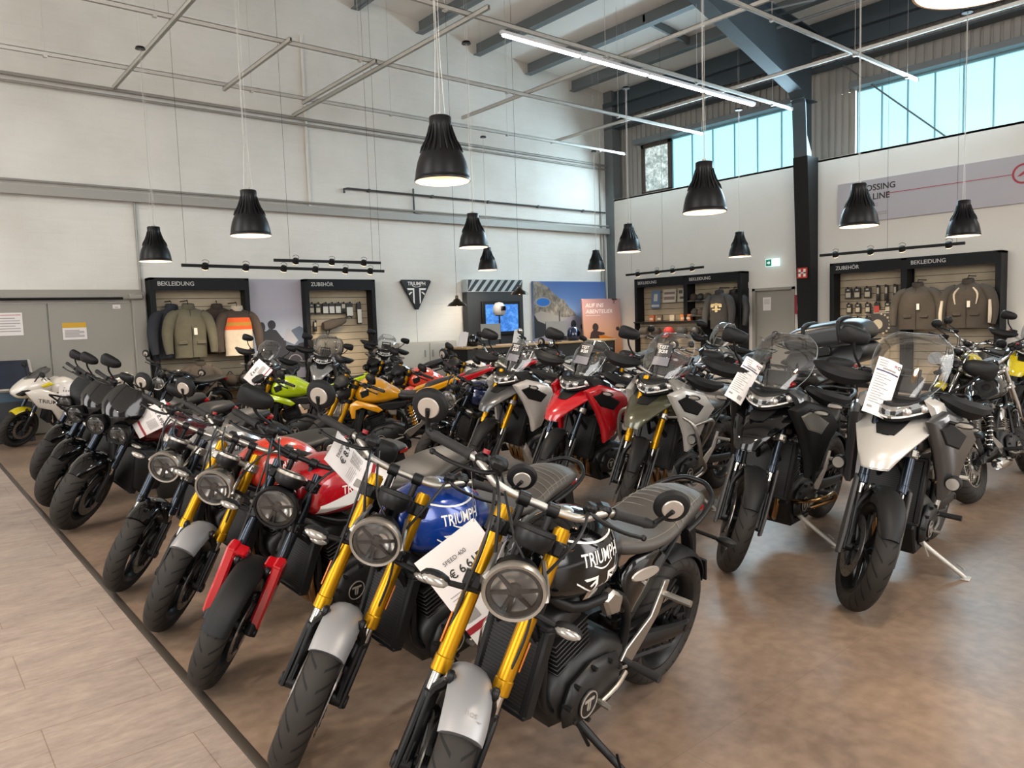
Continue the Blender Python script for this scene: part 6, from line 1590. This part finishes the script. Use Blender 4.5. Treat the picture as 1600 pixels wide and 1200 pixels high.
for s_ in (-.12, .1): obj('roll_strap', MB().lathe([(.192, -.02), (.196, -.02), (.196, .02), (.192, .02)], (s_, 0, 0), (1, 0, 0), 24, closed=True), CHAR, t)
for i, (x, c) in enumerate(((4.50, CHAR), (4.77, BROWNC), (5.04, LEATH))):
    t = empty('helmet_bag', (x, WY - .3, .55)); tag(t, ('charcoal', 'brown', 'black')[i] + ' soft bag on the low clothing wall shelf', 'bag', 'soft bags low on the clothing wall')
    obj('bag_body', MB().ball((0, 0, .12), (.12, .1, .12), 14), c, t); obj('bag_handle', MB().tube([(-.05, 0, .22), (0, 0, .28), (.05, 0, .22)], .01, 6, 3), CHAR, t)
sb = empty('low_shelf', (3.62, WY - .08, 0)); tag(sb, 'low black shelf board across the clothing wall', 'shelf'); obj('shelf_board', panel(MB(), 0, 1.5, -.4, 0, .51, .55, .004), DFRAME, sb)

# ------------------------------------------------------------------ pictures and signs on the walls
def flatpoly(mb, pts, y): mb.add([(x, y, z) for x, z in pts], [tuple(range(len(pts)))])
def sky_mat(name, stops, loc=0.0, h=2.5):
    m = mat(name, '888888', .45); nt, b = nodes_of(m); tc = nt.nodes.new('ShaderNodeTexCoord'); sp = nt.nodes.new('ShaderNodeSeparateXYZ'); nt.links.new(tc.outputs['Object'], sp.inputs[0])
    d = N(nt, 'ShaderNodeMath', operation='DIVIDE'); d.inputs[1].default_value = h; nt.links.new(sp.outputs[2], d.inputs[0])
    nt.links.new(ramp(nt, stops, d.outputs[0]), b.inputs['Base Color']); return m
def blob(cx, cz, rx, rz, n=16): return [(cx + rx * cos(2 * PI * i / n), cz + rz * sin(2 * PI * i / n)) for i in range(n)]
t = empty('wall_photo', (5.23, WY - .12, 0)); tag(t, 'tall wall photo of two riders on a dark motorcycle under a grey sky', 'picture')
obj('photo_board', panel(MB(), 0, 1.10, 0, .06, .3, 2.54), sky_mat('dusk_sky_print', [(.3, '5a5a66'), (.45, '8d93a3'), (.62, '8f97a6'), (.8, 'a7a2ab'), (1, 'a39fa8')]), t)
m = MB(); D = -.002
flatpoly(m, [(.72, 1.30), (.86, 1.55), (1.02, 1.62), (1.10, 1.58), (1.10, .95), (.6, .95)], D)
m.mi = 1
flatpoly(m, blob(.26, 1.62, .07, .10), D * 2); flatpoly(m, blob(.46, 1.66, .08, .09), D * 2)
flatpoly(m, [(.14, 1.0), (.16, 1.38), (.22, 1.56), (.34, 1.54), (.40, 1.58), (.54, 1.56), (.66, 1.40), (.74, 1.36), (.72, 1.22), (.9, 1.2), (1.0, 1.28), (1.1, 1.3), (1.1, .8), (.1, .8)], D * 1.5)
m.mi = 2; flatpoly(m, [(.68, 1.36), (.74, 1.56), (.80, 1.60), (.98, 1.34), (.9, 1.26)], D * 2)
m.mi = 3; m.lathe([(.13, 0), (.15, 0)], (.90, D * 3, .92), (0, -1, 0), 28)
obj('photo_print', m, [mat('blue_hill_print', '4a5668', .6), mat('dark_rider_print', '1c1d26', .6), mat('pale_fairing_print', '8f9098', .5), mat('grey_wheel_print', '6d6a6c', .5)], t)
t = empty('wall_photo', (12.52, WY - .08, 0)); tag(t, 'large wall photo of a coast road seen over a handlebar', 'picture')
obj('photo_board', panel(MB(), 0, 2.64, 0, .06, .4, 2.55), sky_mat('blue_sky_print', [(.5, '7d8fb0'), (.62, '8fa3c2'), (.8, '6a86b4'), (1, '4868a0')]), t)
m = MB()
flatpoly(m, [(0, 2.54), (.2, 2.54), (.55, 2.38), (.62, 2.30), (.9, 2.12), (1.05, 2.08), (1.25, 1.86), (1.45, 1.74), (1.6, 1.5), (0, 1.5)], D)
m.mi = 1; flatpoly(m, [(0, 1.72), (.25, 1.8), (.6, 1.72), (1.0, 1.62), (2.64, 1.62), (2.64, .42), (0, .42)], D * 2)
m.mi = 2; flatpoly(m, [(.0, .42), (.0, 1.2), (.6, 1.35), (1.2, 1.62), (1.55, 1.66), (1.9, 1.45), (2.3, 1.2), (2.64, 1.1), (2.64, .42)], D * 3)
m.mi = 3
flatpoly(m, [(0, 1.72), (.12, 1.55), (.5, 1.42), (.95, 1.40), (1.1, 1.36), (1.1, 1.28), (.5, 1.28), (.3, 1.15), (0, 1.1)], D * 4)
for c in (blob(1.38, 1.42, .1, .12), blob(1.72, 1.36, .08, .08), blob(1.15, .92, .38, .32), blob(2.05, 1.42, .16, .22)): flatpoly(m, c, D * 4)
flatpoly(m, [(.86, 1.35), (.90, 1.35), (.90, 1.78), (.86, 1.78)], D * 4); flatpoly(m, [(1.7, 1.2), (2.2, 1.25), (2.2, 1.3), (1.7, 1.28)], D * 4)
m.mi = 4; flatpoly(m, blob(.32, 2.02, .26, .13), D * 5); m.lathe([(.13, 0), (.19, 0)], (1.28, D * 6, .86), (0, -1, 0), 28)
m.mi = 5; flatpoly(m, blob(.32, 2.02, .23, .10), D * 6)
def rocks(name):
    mm = mat(name, '7c7468', .8); nt, b = nodes_of(mm); n = N(nt, 'ShaderNodeTexNoise', Scale=5, Detail=8, Roughness=.7); nt.links.new(mapped(nt, (1.5, 1, 1), rot=(0, .5, 0)), n.inputs['Vector']); nt.links.new(ramp(nt, [(.35, '4e4944'), (.5, '7c7468'), (.62, 'a0968a')], n.outputs['Fac']), b.inputs['Base Color']); return mm
obj('photo_print', m, [rocks('cliff_print'), mat('pale_roadside_print', '958f88', .6), mat('road_print', '8a8590', .6), mat('dark_handlebar_print', '25282e', .5), mat('pale_ring_print', '8d8f99', .5), mat('blue_mirror_print', '2f6fb8', .4)], t)
t = empty('advert_board', (13.83, 13.6, 0)); t.scale = (1.3, 1, 1); tag(t, 'pink orange advert board with white slogan, leaning before the coast photo', 'sign')
t.rotation_euler = (rad(-3), 0, 0)
obj('board_foot', panel(panel(MB(), .1, .2, -.1, .25, 0, .5), .9, 1.0, -.1, .25, 0, .5), BLKS, t)
obj('board', panel(MB(), 0, 1.12, 0, .05, .45, 2.08, .004), sky_mat('sunset_print', [(.2, 'c98a5e'), (.5, 'd09a7c'), (.7, 'bd8f86'), (.9, 'ab8384')]), t)
m = MB(); put_text(m, 'AUF INS', (.08, -.002, 1.86), (1, 0, 0), (0, 0, 1), .10, .02, slant=.18); put_text(m, 'ABENTEUER', (.08, -.002, 1.70), (1, 0, 0), (0, 0, 1), .10, .02, slant=.18); panel(m, .08, .5, -.003, -.001, 1.64, 1.652)
obj('slogan', m, mat('slogan_white', 'e8d8d0', .5), t)
m = MB(); 
for pl in ([(.86, 2.08), (1.04, 2.08), (1.02, 2.04), (.88, 2.04)], [(.905, 2.04), (.925, 2.04), (.925, 1.93), (.915, 1.95)], [(.945, 2.04), (.965, 2.04), (.955, 1.95), (.945, 1.93)]): flatpoly(m, pl, -.003)
flatpoly(m, blob(1.0, 1.27, .055, .055), -.003); obj('advert_emblem', m, mat('dark_brown_print', '3a2722', .6), t)
m = MB(); flatpoly(m, blob(.34, 1.33, .09, .11), -.0035)
flatpoly(m, [(.14, 1.0), (.2, 1.2), (.3, 1.28), (.42, 1.22), (.6, 1.18), (.6, 1.13), (.45, 1.1), (.42, .8), (.2, .8)], -.003); m.lathe([(.001, 0), (.14, 0)], (.68, -.003, .84), (0, -1, 0), 20)
m.mi = 1; flatpoly(m, [(.42, 1.12), (.62, 1.10), (.86, 1.02), (.84, .94), (.6, .90), (.46, .98)], -.004)
obj('advert_print', m, [mat('dark_brown_print', '3a2722', .6), mat('orange_print', 'c9751c', .5)], t)
# triangular sign with the letters over a cut flag
t = empty('wall_emblem', (9.05, WY - .03, 1.9)); tag(t, 'black triangular wall emblem with white letters and flag strokes', 'sign')
def tri_pts(s_=1.0): 
    P = [(-.40, .62), (-.36, .655), (.36, .655), (.40, .62), (.035, -.0), (-.035, -.0)]; return [(x * s_, .31 + (z - .31) * s_) for x, z in P]
obj('emblem_plate', MB().prism(tri_pts(), -.07, 0, 'xz', .012), mat('emblem_black', '151517', .35), t)
m = MB(); put_text(m, 'TRIUMPH', (0, -.073, .535), (1, 0, 0), (0, 0, 1), .075, .03, width=.46, center=True)
for i in range(12): 
    a0, a1 = -.9 + 1.8 * i / 12, -.9 + 1.8 * (i + 1) / 12
    f_ = lambda a, o: (.13 * a, .525 - .035 * cos(a * 1.6) + o); flatpoly(m, [f_(a0, 0), f_(a1, 0), f_(a1, .012), f_(a0, .012)], -.073)
for s_ in (1, -1):
    for pl in ([(.065, .47), (.25, .47), (.23, .43), (.065, .43)], [(.065, .43), (.10, .43), (.10, .16), (.065, .12)], [(.11, .39), (.16, .39), (.215, .345), (.195, .315)]): flatpoly(m, [(s_ * x, z) for x, z in pl], -.073)
obj('emblem_lettering', m, WHITEI, t)
obj('emblem_cable', MB().tube([(0, -.01, 0), (.005, -.01, -.5), (0, -.01, -1.2)], .004, 5), PIPEG, t)
# dark panel with striped header and screen
t = empty('screen_panel', (10.35, WY - .22, 0)); tag(t, 'dark wall panel with diagonal striped header and a blue screen', 'display')
obj('panel_body', panel(MB(), 0, 1.70, 0, .2, 0, 2.28, .004), mat('dark_grey_panel', '2c2d2f', .5), t)
hd = obj('striped_header', panel(MB(), 0, 1.70, -.01, .2, 2.28, 2.57, .004), mat('header_pale', 'a9b2b4', .5), t)
m = MB()
for i in range(-2, 9):
    x = i * .22; pl = [(x, 2.29), (x + .11, 2.29), (x + .36, 2.56), (x + .25, 2.56)]
    cl_ = [(min(max(a, .005), 1.695), z) for a, z in pl]
    if max(p[0] for p in cl_) - min(p[0] for p in cl_) > .05: flatpoly(m, cl_, -.0125)
obj('header_stripe', m, mat('stripe_black', '23282b', .5), hd)
fr_s = MB(); panel(fr_s, .38, 1.56, -.05, 0, 1.24, 2.06, .01); so = obj('screen_bezel', fr_s, BLK, t)
def scr_mat():
    m = mat('blue_map_screen', '3b6db0', .2, emit=.75, emcol='3f78c8'); nt, b = nodes_of(m); n = N(nt, 'ShaderNodeTexNoise', Scale=6, Detail=10, Roughness=.8, Distortion=.4)
    nt.links.new(mapped(nt, (1, 1, 1.4), rot=(0, .7, 0)), n.inputs['Vector']); nt.links.new(ramp(nt, [(.32, '14233f'), (.47, '2f5fae'), (.58, '5b98e0'), (.7, 'a8cdf2')], n.outputs['Fac']), b.inputs['Emission Color']); return m
obj('screen_glass', panel(MB(), .48, 1.48, -.054, -.05, 1.33, 1.98), scr_mat(), so)
def helmet(loc, rz, m_, label, sc=1.0):
    t = empty('helmet', loc, rz); t.scale = (sc,) * 3; tag(t, label, 'helmet')
    obj('helmet_shell', MB().lathe([(.10, -.13), (.125, -.10), (.132, -.02), (.12, .06), (.08, .115), (.001, .135)], (0, 0, .13), (0, 0, 1), 24), m_, t, ang=60)
    obj('helmet_visor', MB().lathe([(.132, -.04), (.138, .0), (.131, .05)], (0, -.006, .13), (0, 0, 1), 18, a0=rad(200), a1=rad(340)), GBLK, t)
helmet((11.02, WY - .55, 1.72), 0, mat('white_black_helmet', 'a9a9a8', .3, coat=.6), 'pale helmet on a stand before the blue screen', 1.15)
st_ = empty('helmet_stand', (11.02, WY - .55, 0)); tag(st_, 'thin black stand carrying the pale helmet', 'stand')
obj('stand_pole', MB().tube([(0, 0, 0), (0, 0, 1.72)], .02, 10), BLKS, st_); obj('stand_base', MB().cyl((0, 0, 0), (0, 0, .03), .2, 24, bev=.01), BLKS, st_); obj('stand_top', MB().cyl((0, 0, 1.70), (0, 0, 1.72), .09, 20), BLKS, st_)
# banner on the side wall
t = empty('wall_banner', basis=wall_T('side', 7.66, 3.34, .02)); tag(t, 'long grey banner with black lettering and a thin red line', 'sign')
obj('banner_board', panel(MB(), 0, 4.4, -.03, 0, 0, .82), mat('grey_banner', 'a9a3a6', .5), t)
m = MB(); put_text(m, 'CROSSING', (.36, -.032, .60), (1, 0, 0), (0, 0, 1), .115, .03); put_text(m, 'THE LINE', (.36, -.032, .42), (1, 0, 0), (0, 0, 1), .115, .03)
obj('banner_lettering', m, INK, t)
m = MB(); put_text(m, 'SINCE 1902', (.36, -.032, .28), (1, 0, 0), (0, 0, 1), .065, 0.0)
for z in (.15, .11): panel(m, .36, 1.0, -.033, -.0315, z, z + .015)
obj('banner_small_print', m, INKG, t)
m = MB(); panel(m, 1.0, 3.13, -.033, -.0315, .50, .512); m.lathe([(.14, 0), (.175, 0)], (3.30, -.033, .5), (0, -1, 0), 28); flatpoly(m, [(3.2, .46), (3.36, .58), (3.4, .54), (3.26, .46)], -.033)
obj('banner_line', m, mat('banner_red', '9a2330', .5), t)
# exit sign, fire signs, switches
t = empty('exit_sign', basis=wall_T('side', 9.30, 2.60, .03)); tag(t, 'lit green and white emergency exit sign above the door', 'sign')
obj('sign_body', panel(MB(), 0, .32, -.06, 0, 0, .17, .006), mat('exit_glow', 'cfeef0', .4, emit=1.0, emcol='c9f0f2'), t)
m = MB(); flatpoly(m, [(.01, .01), (.15, .01), (.15, .16), (.01, .16)], -.062); obj('sign_green', m, mat('exit_green', '0d7a58', .4, emit=.25, emcol='0d7a58'), t)
m = MB(); flatpoly(m, [(.04, .07), (.08, .07), (.08, .04), (.12, .085), (.08, .13), (.08, .10), (.04, .10)], -.0635); flatpoly(m, blob(.235, .125, .016, .016), -.062); flatpoly(m, [(.215, .03), (.235, .07), (.225, .105), (.25, .105), (.26, .07), (.275, .03), (.26, .03), (.245, .06), (.23, .03)], -.062)
m.mi = 1
obj('sign_symbol', m, [mat('exit_symbol', 'd9f2ee', .4, emit=.6, emcol='d9f2ee'), INK], t)
t = empty('fire_sign', (15.05, 8.09, 2.28)); t.rotation_euler = (0, 0, rad(-90)); t.location = (15.00, 8.38, 2.28); tag(t, 'small red square fire hose sign on the dark column', 'sign')
obj('sign_plate', panel(MB(), 0, .22, -.02, 0, 0, .22), mat('fire_red', 'b4372a', .4), t)
m = MB(); panel(m, .03, .08, -.022, -.019, .03, .19); panel(m, .03, .19, -.022, -.019, .10, .13); panel(m, .14, .19, -.022, -.019, .03, .19); obj('sign_symbol', m, WHITEI, t)
t = empty('fire_alarm_box', basis=wall_T('side', 8.60, 1.52, .02)); tag(t, 'red fire alarm box on the wall between door and column', 'box')
obj('box_body', panel(MB(), 0, .24, -.08, 0, 0, .42, .008), mat('alarm_red', '8e1d24', .4), t); obj('box_window', panel(MB(), .07, .2, -.085, -.078, .08, .32), PKW, t)
t = empty('wall_switch', basis=wall_T('side', 9.83, 2.15, .01)); tag(t, 'small white wall switch beside the door frame', 'switch'); obj('switch_plate', panel(MB(), -.04, .06, -.02, 0, 0, .14, .006), PLAST, t)
t = empty('door_notice', basis=wall_T('side', 9.46, 1.62, -.065)); tag(t, 'white paper notice taped on the plain door', 'notice'); obj('notice_sheet', panel(MB(), 0, .2, -.004, 0, 0, .3), PAPER, t)
m = MB(); 
for i in range(4): panel(m, .03, .17, -.0055, -.0035, .24 - i * .03, .25 - i * .03)
obj('notice_print', m, INKG, t)
def notice(x, z, w, h, label, head, lines, headm):
    t = empty('notice_sheet', (x, WY - .065, z)); tag(t, label, 'notice'); obj('sheet', panel(MB(), 0, w, -.004, 0, 0, h), PAPER, t)
    m = MB(); panel(m, .0 if head > .2 else .02, w - (.0 if head > .2 else .02), -.0055, -.0035, h * (1 - head), h - (.0 if head > .2 else .03)); obj('sheet_header', m, headm, t)
    m = MB()
    for i in range(lines): z0 = h * (1 - head) - .05 - i * (h * (1 - head) - .07) / lines; panel(m, .03, w * (.9 if i % 3 else .7), -.0055, -.0035, z0, z0 + .012)
    obj('sheet_lines', m, INKG, t)
notice(1.30, 1.62, .34, .36, 'white notice sheet on the sliding door, cut by the picture edge', .12, 6, mat('faded_pink_print', 'b46a66', .5))
notice(2.18, 1.52, .35, .28, 'notice with yellow header on the sliding door', .30, 6, mat('yellow_header', 'c99a1c', .5))
notice(2.95, 2.02, .12, .09, 'tiny pale label high on the sliding door', .25, 1, INKG)
# slanted touch screen table
t = empty('touch_table', (.35, 13.35, 0)); tag(t, 'table with a large slanted touch screen by the sliding door', 'table')
obj('table_body', panel(MB(), 0, 1.24, .1, .5, 0, .80, .01), mat('dark_table_front', '24262a', .5), t)
obj('logo_strip', panel(MB(), .0, 1.24, .095, .1, .62, .78), mat('blue_grey_strip', '35495a', .4), t)
obj('screen_top', MB().prism([(.02, .80), (.45, 1.24), (.49, 1.22), (.06, .77)], 0, 1.30, 'yz', .006), mat('screen_edge_white', 'b9b2a8', .4), t)
obj('screen_glass', MB().prism([(.025, .835), (.42, 1.238), (.425, 1.232), (.03, .83)], .04, 1.26, 'yz'), mat('dark_touch_screen', '232937', .12, noise=.5, nscale=4), t)
# sales desks along the long wall
def desk(x, y, label):
    t = empty('sales_desk', (x, y, 0)); tag(t, label, 'desk')
    obj('desk_top', panel(MB(), 0, 2.0, 0, .8, 1.02, 1.06, .006), mat('pale_oak', 'a8895f', .5), t); obj('desk_front', panel(MB(), .05, 1.95, .06, .12, 0, 1.02), mat('dark_desk_front', '2a2826', .5), t)
    for x0 in (.03, 1.93): obj('desk_side', panel(MB(), x0, x0 + .04, .06, .76, 0, 1.02), BLKS, t)
desk(9.1, 12.4, 'pale topped sales desk in front of the emblem wall'); desk(11.6, 12.3, 'pale topped sales desk in front of the coast photo')
def monitor(x, y, rz, label):
    t = empty('monitor', (x, y, 1.06), rad(rz)); tag(t, label, 'monitor')
    obj('monitor_back', MB().box((0, 0, .30), (.54, .03, .34), .008), BLK, t); obj('monitor_rim', MB().box((0, -.018, .30), (.545, .008, .345)), PIPEG, t); obj('monitor_stand', MB().cyl((0, .03, 0), (0, .03, .2), .02, 10).box((0, .03, .008), (.22, .16, .016)), BLK, t)
monitor(10.02, 12.75, 0, 'dark monitor with pale frame on the desk below the screen panel'); monitor(11.85, 12.6, -15, 'black monitor on the desk before the coast photo')
helmet((9.56, 12.8, 1.06), rad(40), GBLK, 'glossy black helmet on the desk below the screen panel')
helmet((12.5, 12.7, 1.06), rad(20), SBLUE, 'dark blue helmet on the desk before the coast photo', 1.25)
t = empty('wall_cabinet', (8.35, WY - .42, 0)); tag(t, 'low white cabinet against the white wall under the emblem', 'cabinet')
obj('cabinet_body', panel(MB(), 0, 1.5, 0, .4, 0, 1.18, .006), mat('white_cabinet', 'b5afa3', .5), t)
for i in range(2): d_ = obj('cabinet_door', panel(MB(), .02 + i * .75, .74 + i * .75, -.018, 0, .05, 1.15, .003), mat('white_cabinet_door', 'bab4a8', .5), t); obj('door_handle', panel(MB(), .62 - i * .0 + i * .2, .65 + i * .2, -.03, -.018, .85, 1.0), PIPEG, d_)
for i, (x, y) in enumerate(((9.16, 12.65), (10.6, 12.6))):
    t = empty('brochure_stand', (x, y, 1.06)); tag(t, ('brochure holder beside the glossy black helmet', 'brochure holder beside the dark monitor')[i], 'holder', 'brochure holders on the desks')
    for k in range(4): obj('brochure', MB().box((k * .05, k * .015, .17), (.10, .004, .3), rot=Matrix.Rotation(rad(14), 3, 'Y')), PAPER, t)
    obj('holder_foot', MB().box((.08, .02, .01), (.3, .12, .02), .004), SCREEN, t)
# ------------------------------------------------------------------ price cards tied to the handlebars
def price_card(tl, tr, bl, label, style, hang, curl=0.0, model='', price=''):
    tl, tr, bl = V(tl), V(tr), V(bl); u = tr - tl; v = bl - tl; W, H = u.length, v.length; u.normalize(); v = (v - u * v.dot(u)); v.normalize(); n = u.cross(v) * -1
    t = empty('price_card', tl); tag(t, label, 'price tag', 'price cards on the motorcycles')
    P = lambda a, b_, o=0: u * (a * W) + v * (b_ * H) + n * (o + curl * (max(0, b_ - .62) ** 2) * 1.6 + .012 * sin(a * 3))
    N_ = 10
    def sheet(m, a0, a1, b0, b1, o):
        k = max(1, int((b1 - b0) * N_ + .99)); j = 3
        for q in range(k):
            for r in range(j):
                x0, x1 = a0 + (a1 - a0) * r / j, a0 + (a1 - a0) * (r + 1) / j; y0, y1 = b0 + (b1 - b0) * q / k, b0 + (b1 - b0) * (q + 1) / k
                m.add([P(x0, y0, o), P(x1, y0, o), P(x1, y1, o), P(x0, y1, o)], [(0, 1, 2, 3)])
    m = MB(); sheet(m, 0, 1, 0, 1, 0.0006); sheet(m, 0, 1, 0, 1, -.0006); obj('card_sheet', m, PAPER, t)
    O = .0018
    def word(s, a, b_, h, mt, name, bold=.01, w=None):
        m = MB(); vs, fs, wd = text_geo(s, bold if (s, bold) in TXT else 0.0); sx = h if w is None else w * W / wd
        m.add([P(a + x * sx / W, b_ - y * h / H, O) for x, y in vs], fs); obj(name, m, mt, t)
    if style == 'price':
        word(model, .30, .20, .015, INK, 'model_lettering', 0.0); word(price, .28, .345, .03, INK, 'price_lettering', .02)
        m = MB()
        for i in range(5): sheet(m, .10, .42 + .03 * (i % 2), .47 + i * .035, .476 + i * .035, O)
        for i in range(9): sheet(m, .52, .90, .42 + i * .028, .432 + i * .028, O)
        sheet(m, .08, .30, .66, .76, O); obj('card_lines', m, INKG, t)
        m = MB(); sheet(m, .0, 1.0, .80, .86, O); obj('card_stripe', m, INKR, t)
    else:
        m = MB(); sheet(m, .04, .96, .215, .24, O); obj('card_stripe', m, INKB, t)
        m = MB()
        for i in range(3): sheet(m, .08, .4, .04 + i * .045, .055 + i * .045, O)
        sheet(m, .25, .8, .165, .195, O)
        for i in range(12): sheet(m, .08, (.5, .72, .44, .6)[i % 4], .29 + i * .045, .303 + i * .045, O)
        sheet(m, .1, .3, .86, .90, O); sheet(m, .6, .85, .84, .93, O); obj('card_lines', m, INKG, t)
        m = MB(); sheet(m, .68, .80, .06, .10, O); obj('card_mark', m, mat('pink_print', 'a8737a', .5), t)
        c = P(.9, .085, O); m = MB(); m.lathe([(.006, 0), (.0105, 0)], c, n, 16); obj('card_ring', m, INK, t)
    a = P(.97, .03) if hang[3] == 'r' else P(.5, .01) if hang[3] == 'c' else P(.03, .03)
    h = V(hang[:3]) - tl; obj('card_string', MB().tube([a, a.lerp(h, .5) + V((.004, .003, -.006)), h], .0012, 5, 3), mat('clear_string', '8d8983', .4), t)
price_card((1.3514, 2.1999, 0.7735), (1.5255, 2.073, 0.9283), (1.4834, 2.0539, 0.4546), 'white price card reading 6.615, hanging by its corner between black and blue tanks', 'price', (1.41, 1.92, 1.15, 'r'), model='SPEED 400', price='€ 6.615')
price_card((1.2892, 2.744, 1.0872), (1.3925, 2.822, 1.1835), (1.345, 2.691, 0.8223), 'white price card with curled foot hanging before the red tank', 'price', (1.36, 2.66, 1.17, 'r'), curl=.5, model='TRIDENT', price='€ 8.995')
price_card((1.715, 6.6137, 1.05), (1.77, 6.5471, 0.8661), (1.6434, 6.6364, 0.7272), 'white price card hanging between silver tank and the maroon twin-lamp motorcycle', 'price', (1.78, 6.7, 0.96, 'l'), model='400', price='€ 8.995')
price_card((1.8517, 12.6264, 0.9023), (2.0233, 12.481, 0.8762), (1.7177, 12.702, 0.5888), 'white price card on the white and yellow sports motorcycle', 'price', (1.88, 12.63, 0.76, 'c'), model='400', price='€ 8.995')
price_card((4.1842, 1.8548, 1.3495), (4.2776, 1.7708, 1.2925), (3.9671, 1.9411, 1.1191), 'glossy price sheet with navy line on the pearl white adventure motorcycle', 'sheet', (4.18, 2.02, 1.27, 'c'))
price_card((4.2531, 2.7283, 1.3305), (4.3274, 2.6588, 1.261), (4.0467, 2.8066, 1.1189), 'price sheet with navy line on the gloss black adventure motorcycle', 'sheet', (4.23, 2.83, 1.27, 'c'))
price_card((3.3036, 9.17, 1.0049), (3.4745, 9.0543, 1.2346), (3.3603, 9.1001, 0.805), 'white price card hanging at the lime green motorcycle fork', 'price', (3.64, 9.29, 1.08, 'r'), model='400', price='€ 8.995')
# top case of the touring motorcycle: lifted off by one latch, so a thing of its own
t = empty('top_case', basis=Matrix.Translation((7.30, 3.66, 1.05)) @ Matrix.Scale(1.2, 4) @ Matrix.Rotation(rad(10), 4, 'Z') @ Matrix.Rotation(rad(-9), 4, 'X')); tag(t, 'big black hard top case on the tail of the touring motorcycle', 'luggage')
CASE = mat('black_case_plastic', '141517', .34, noise=.1, nscale=30)
obj('case_base', MB().body([(-.27, .0, .16, .25, 3.4, .15), (-.24, -.01, .17, .32, 4, .12), (.15, -.01, .17, .33, 4, .12), (.20, .0, .16, .28, 3.4, .1)], 3, 24), CASE, t, ang=50)
obj('case_lid', MB().body([(-.27, .165, .27, .25, 3.4, -.1), (-.24, .16, .34, .32, 3.6, -.1), (.0, .16, .37, .335, 3.6, -.1), (.15, .16, .34, .33, 3.4, -.1), (.20, .165, .25, .28, 3.0, -.1)], 4, 24), CASE, t, ang=50)
obj('case_band', MB().body([(-.285, .15, .18, .26, 3.4, 0), (-.24, .15, .18, .332, 4, 0), (.15, .15, .18, .342, 4, 0), (.215, .15, .18, .29, 3.4, 0)], 3, 24), BLKS, t)
for s_ in (-.14, .14): obj('lid_rib', MB().tube([(-.28, s_, .18), (-.25, s_, .345), (.0, s_, .378), (.15, s_, .35), (.21, s_, .2)], .016, 8, 3), BLK, t)
obj('case_latch', MB().box((-.285, 0, .13), (.03, .12, .08), .008), BLK2, t)
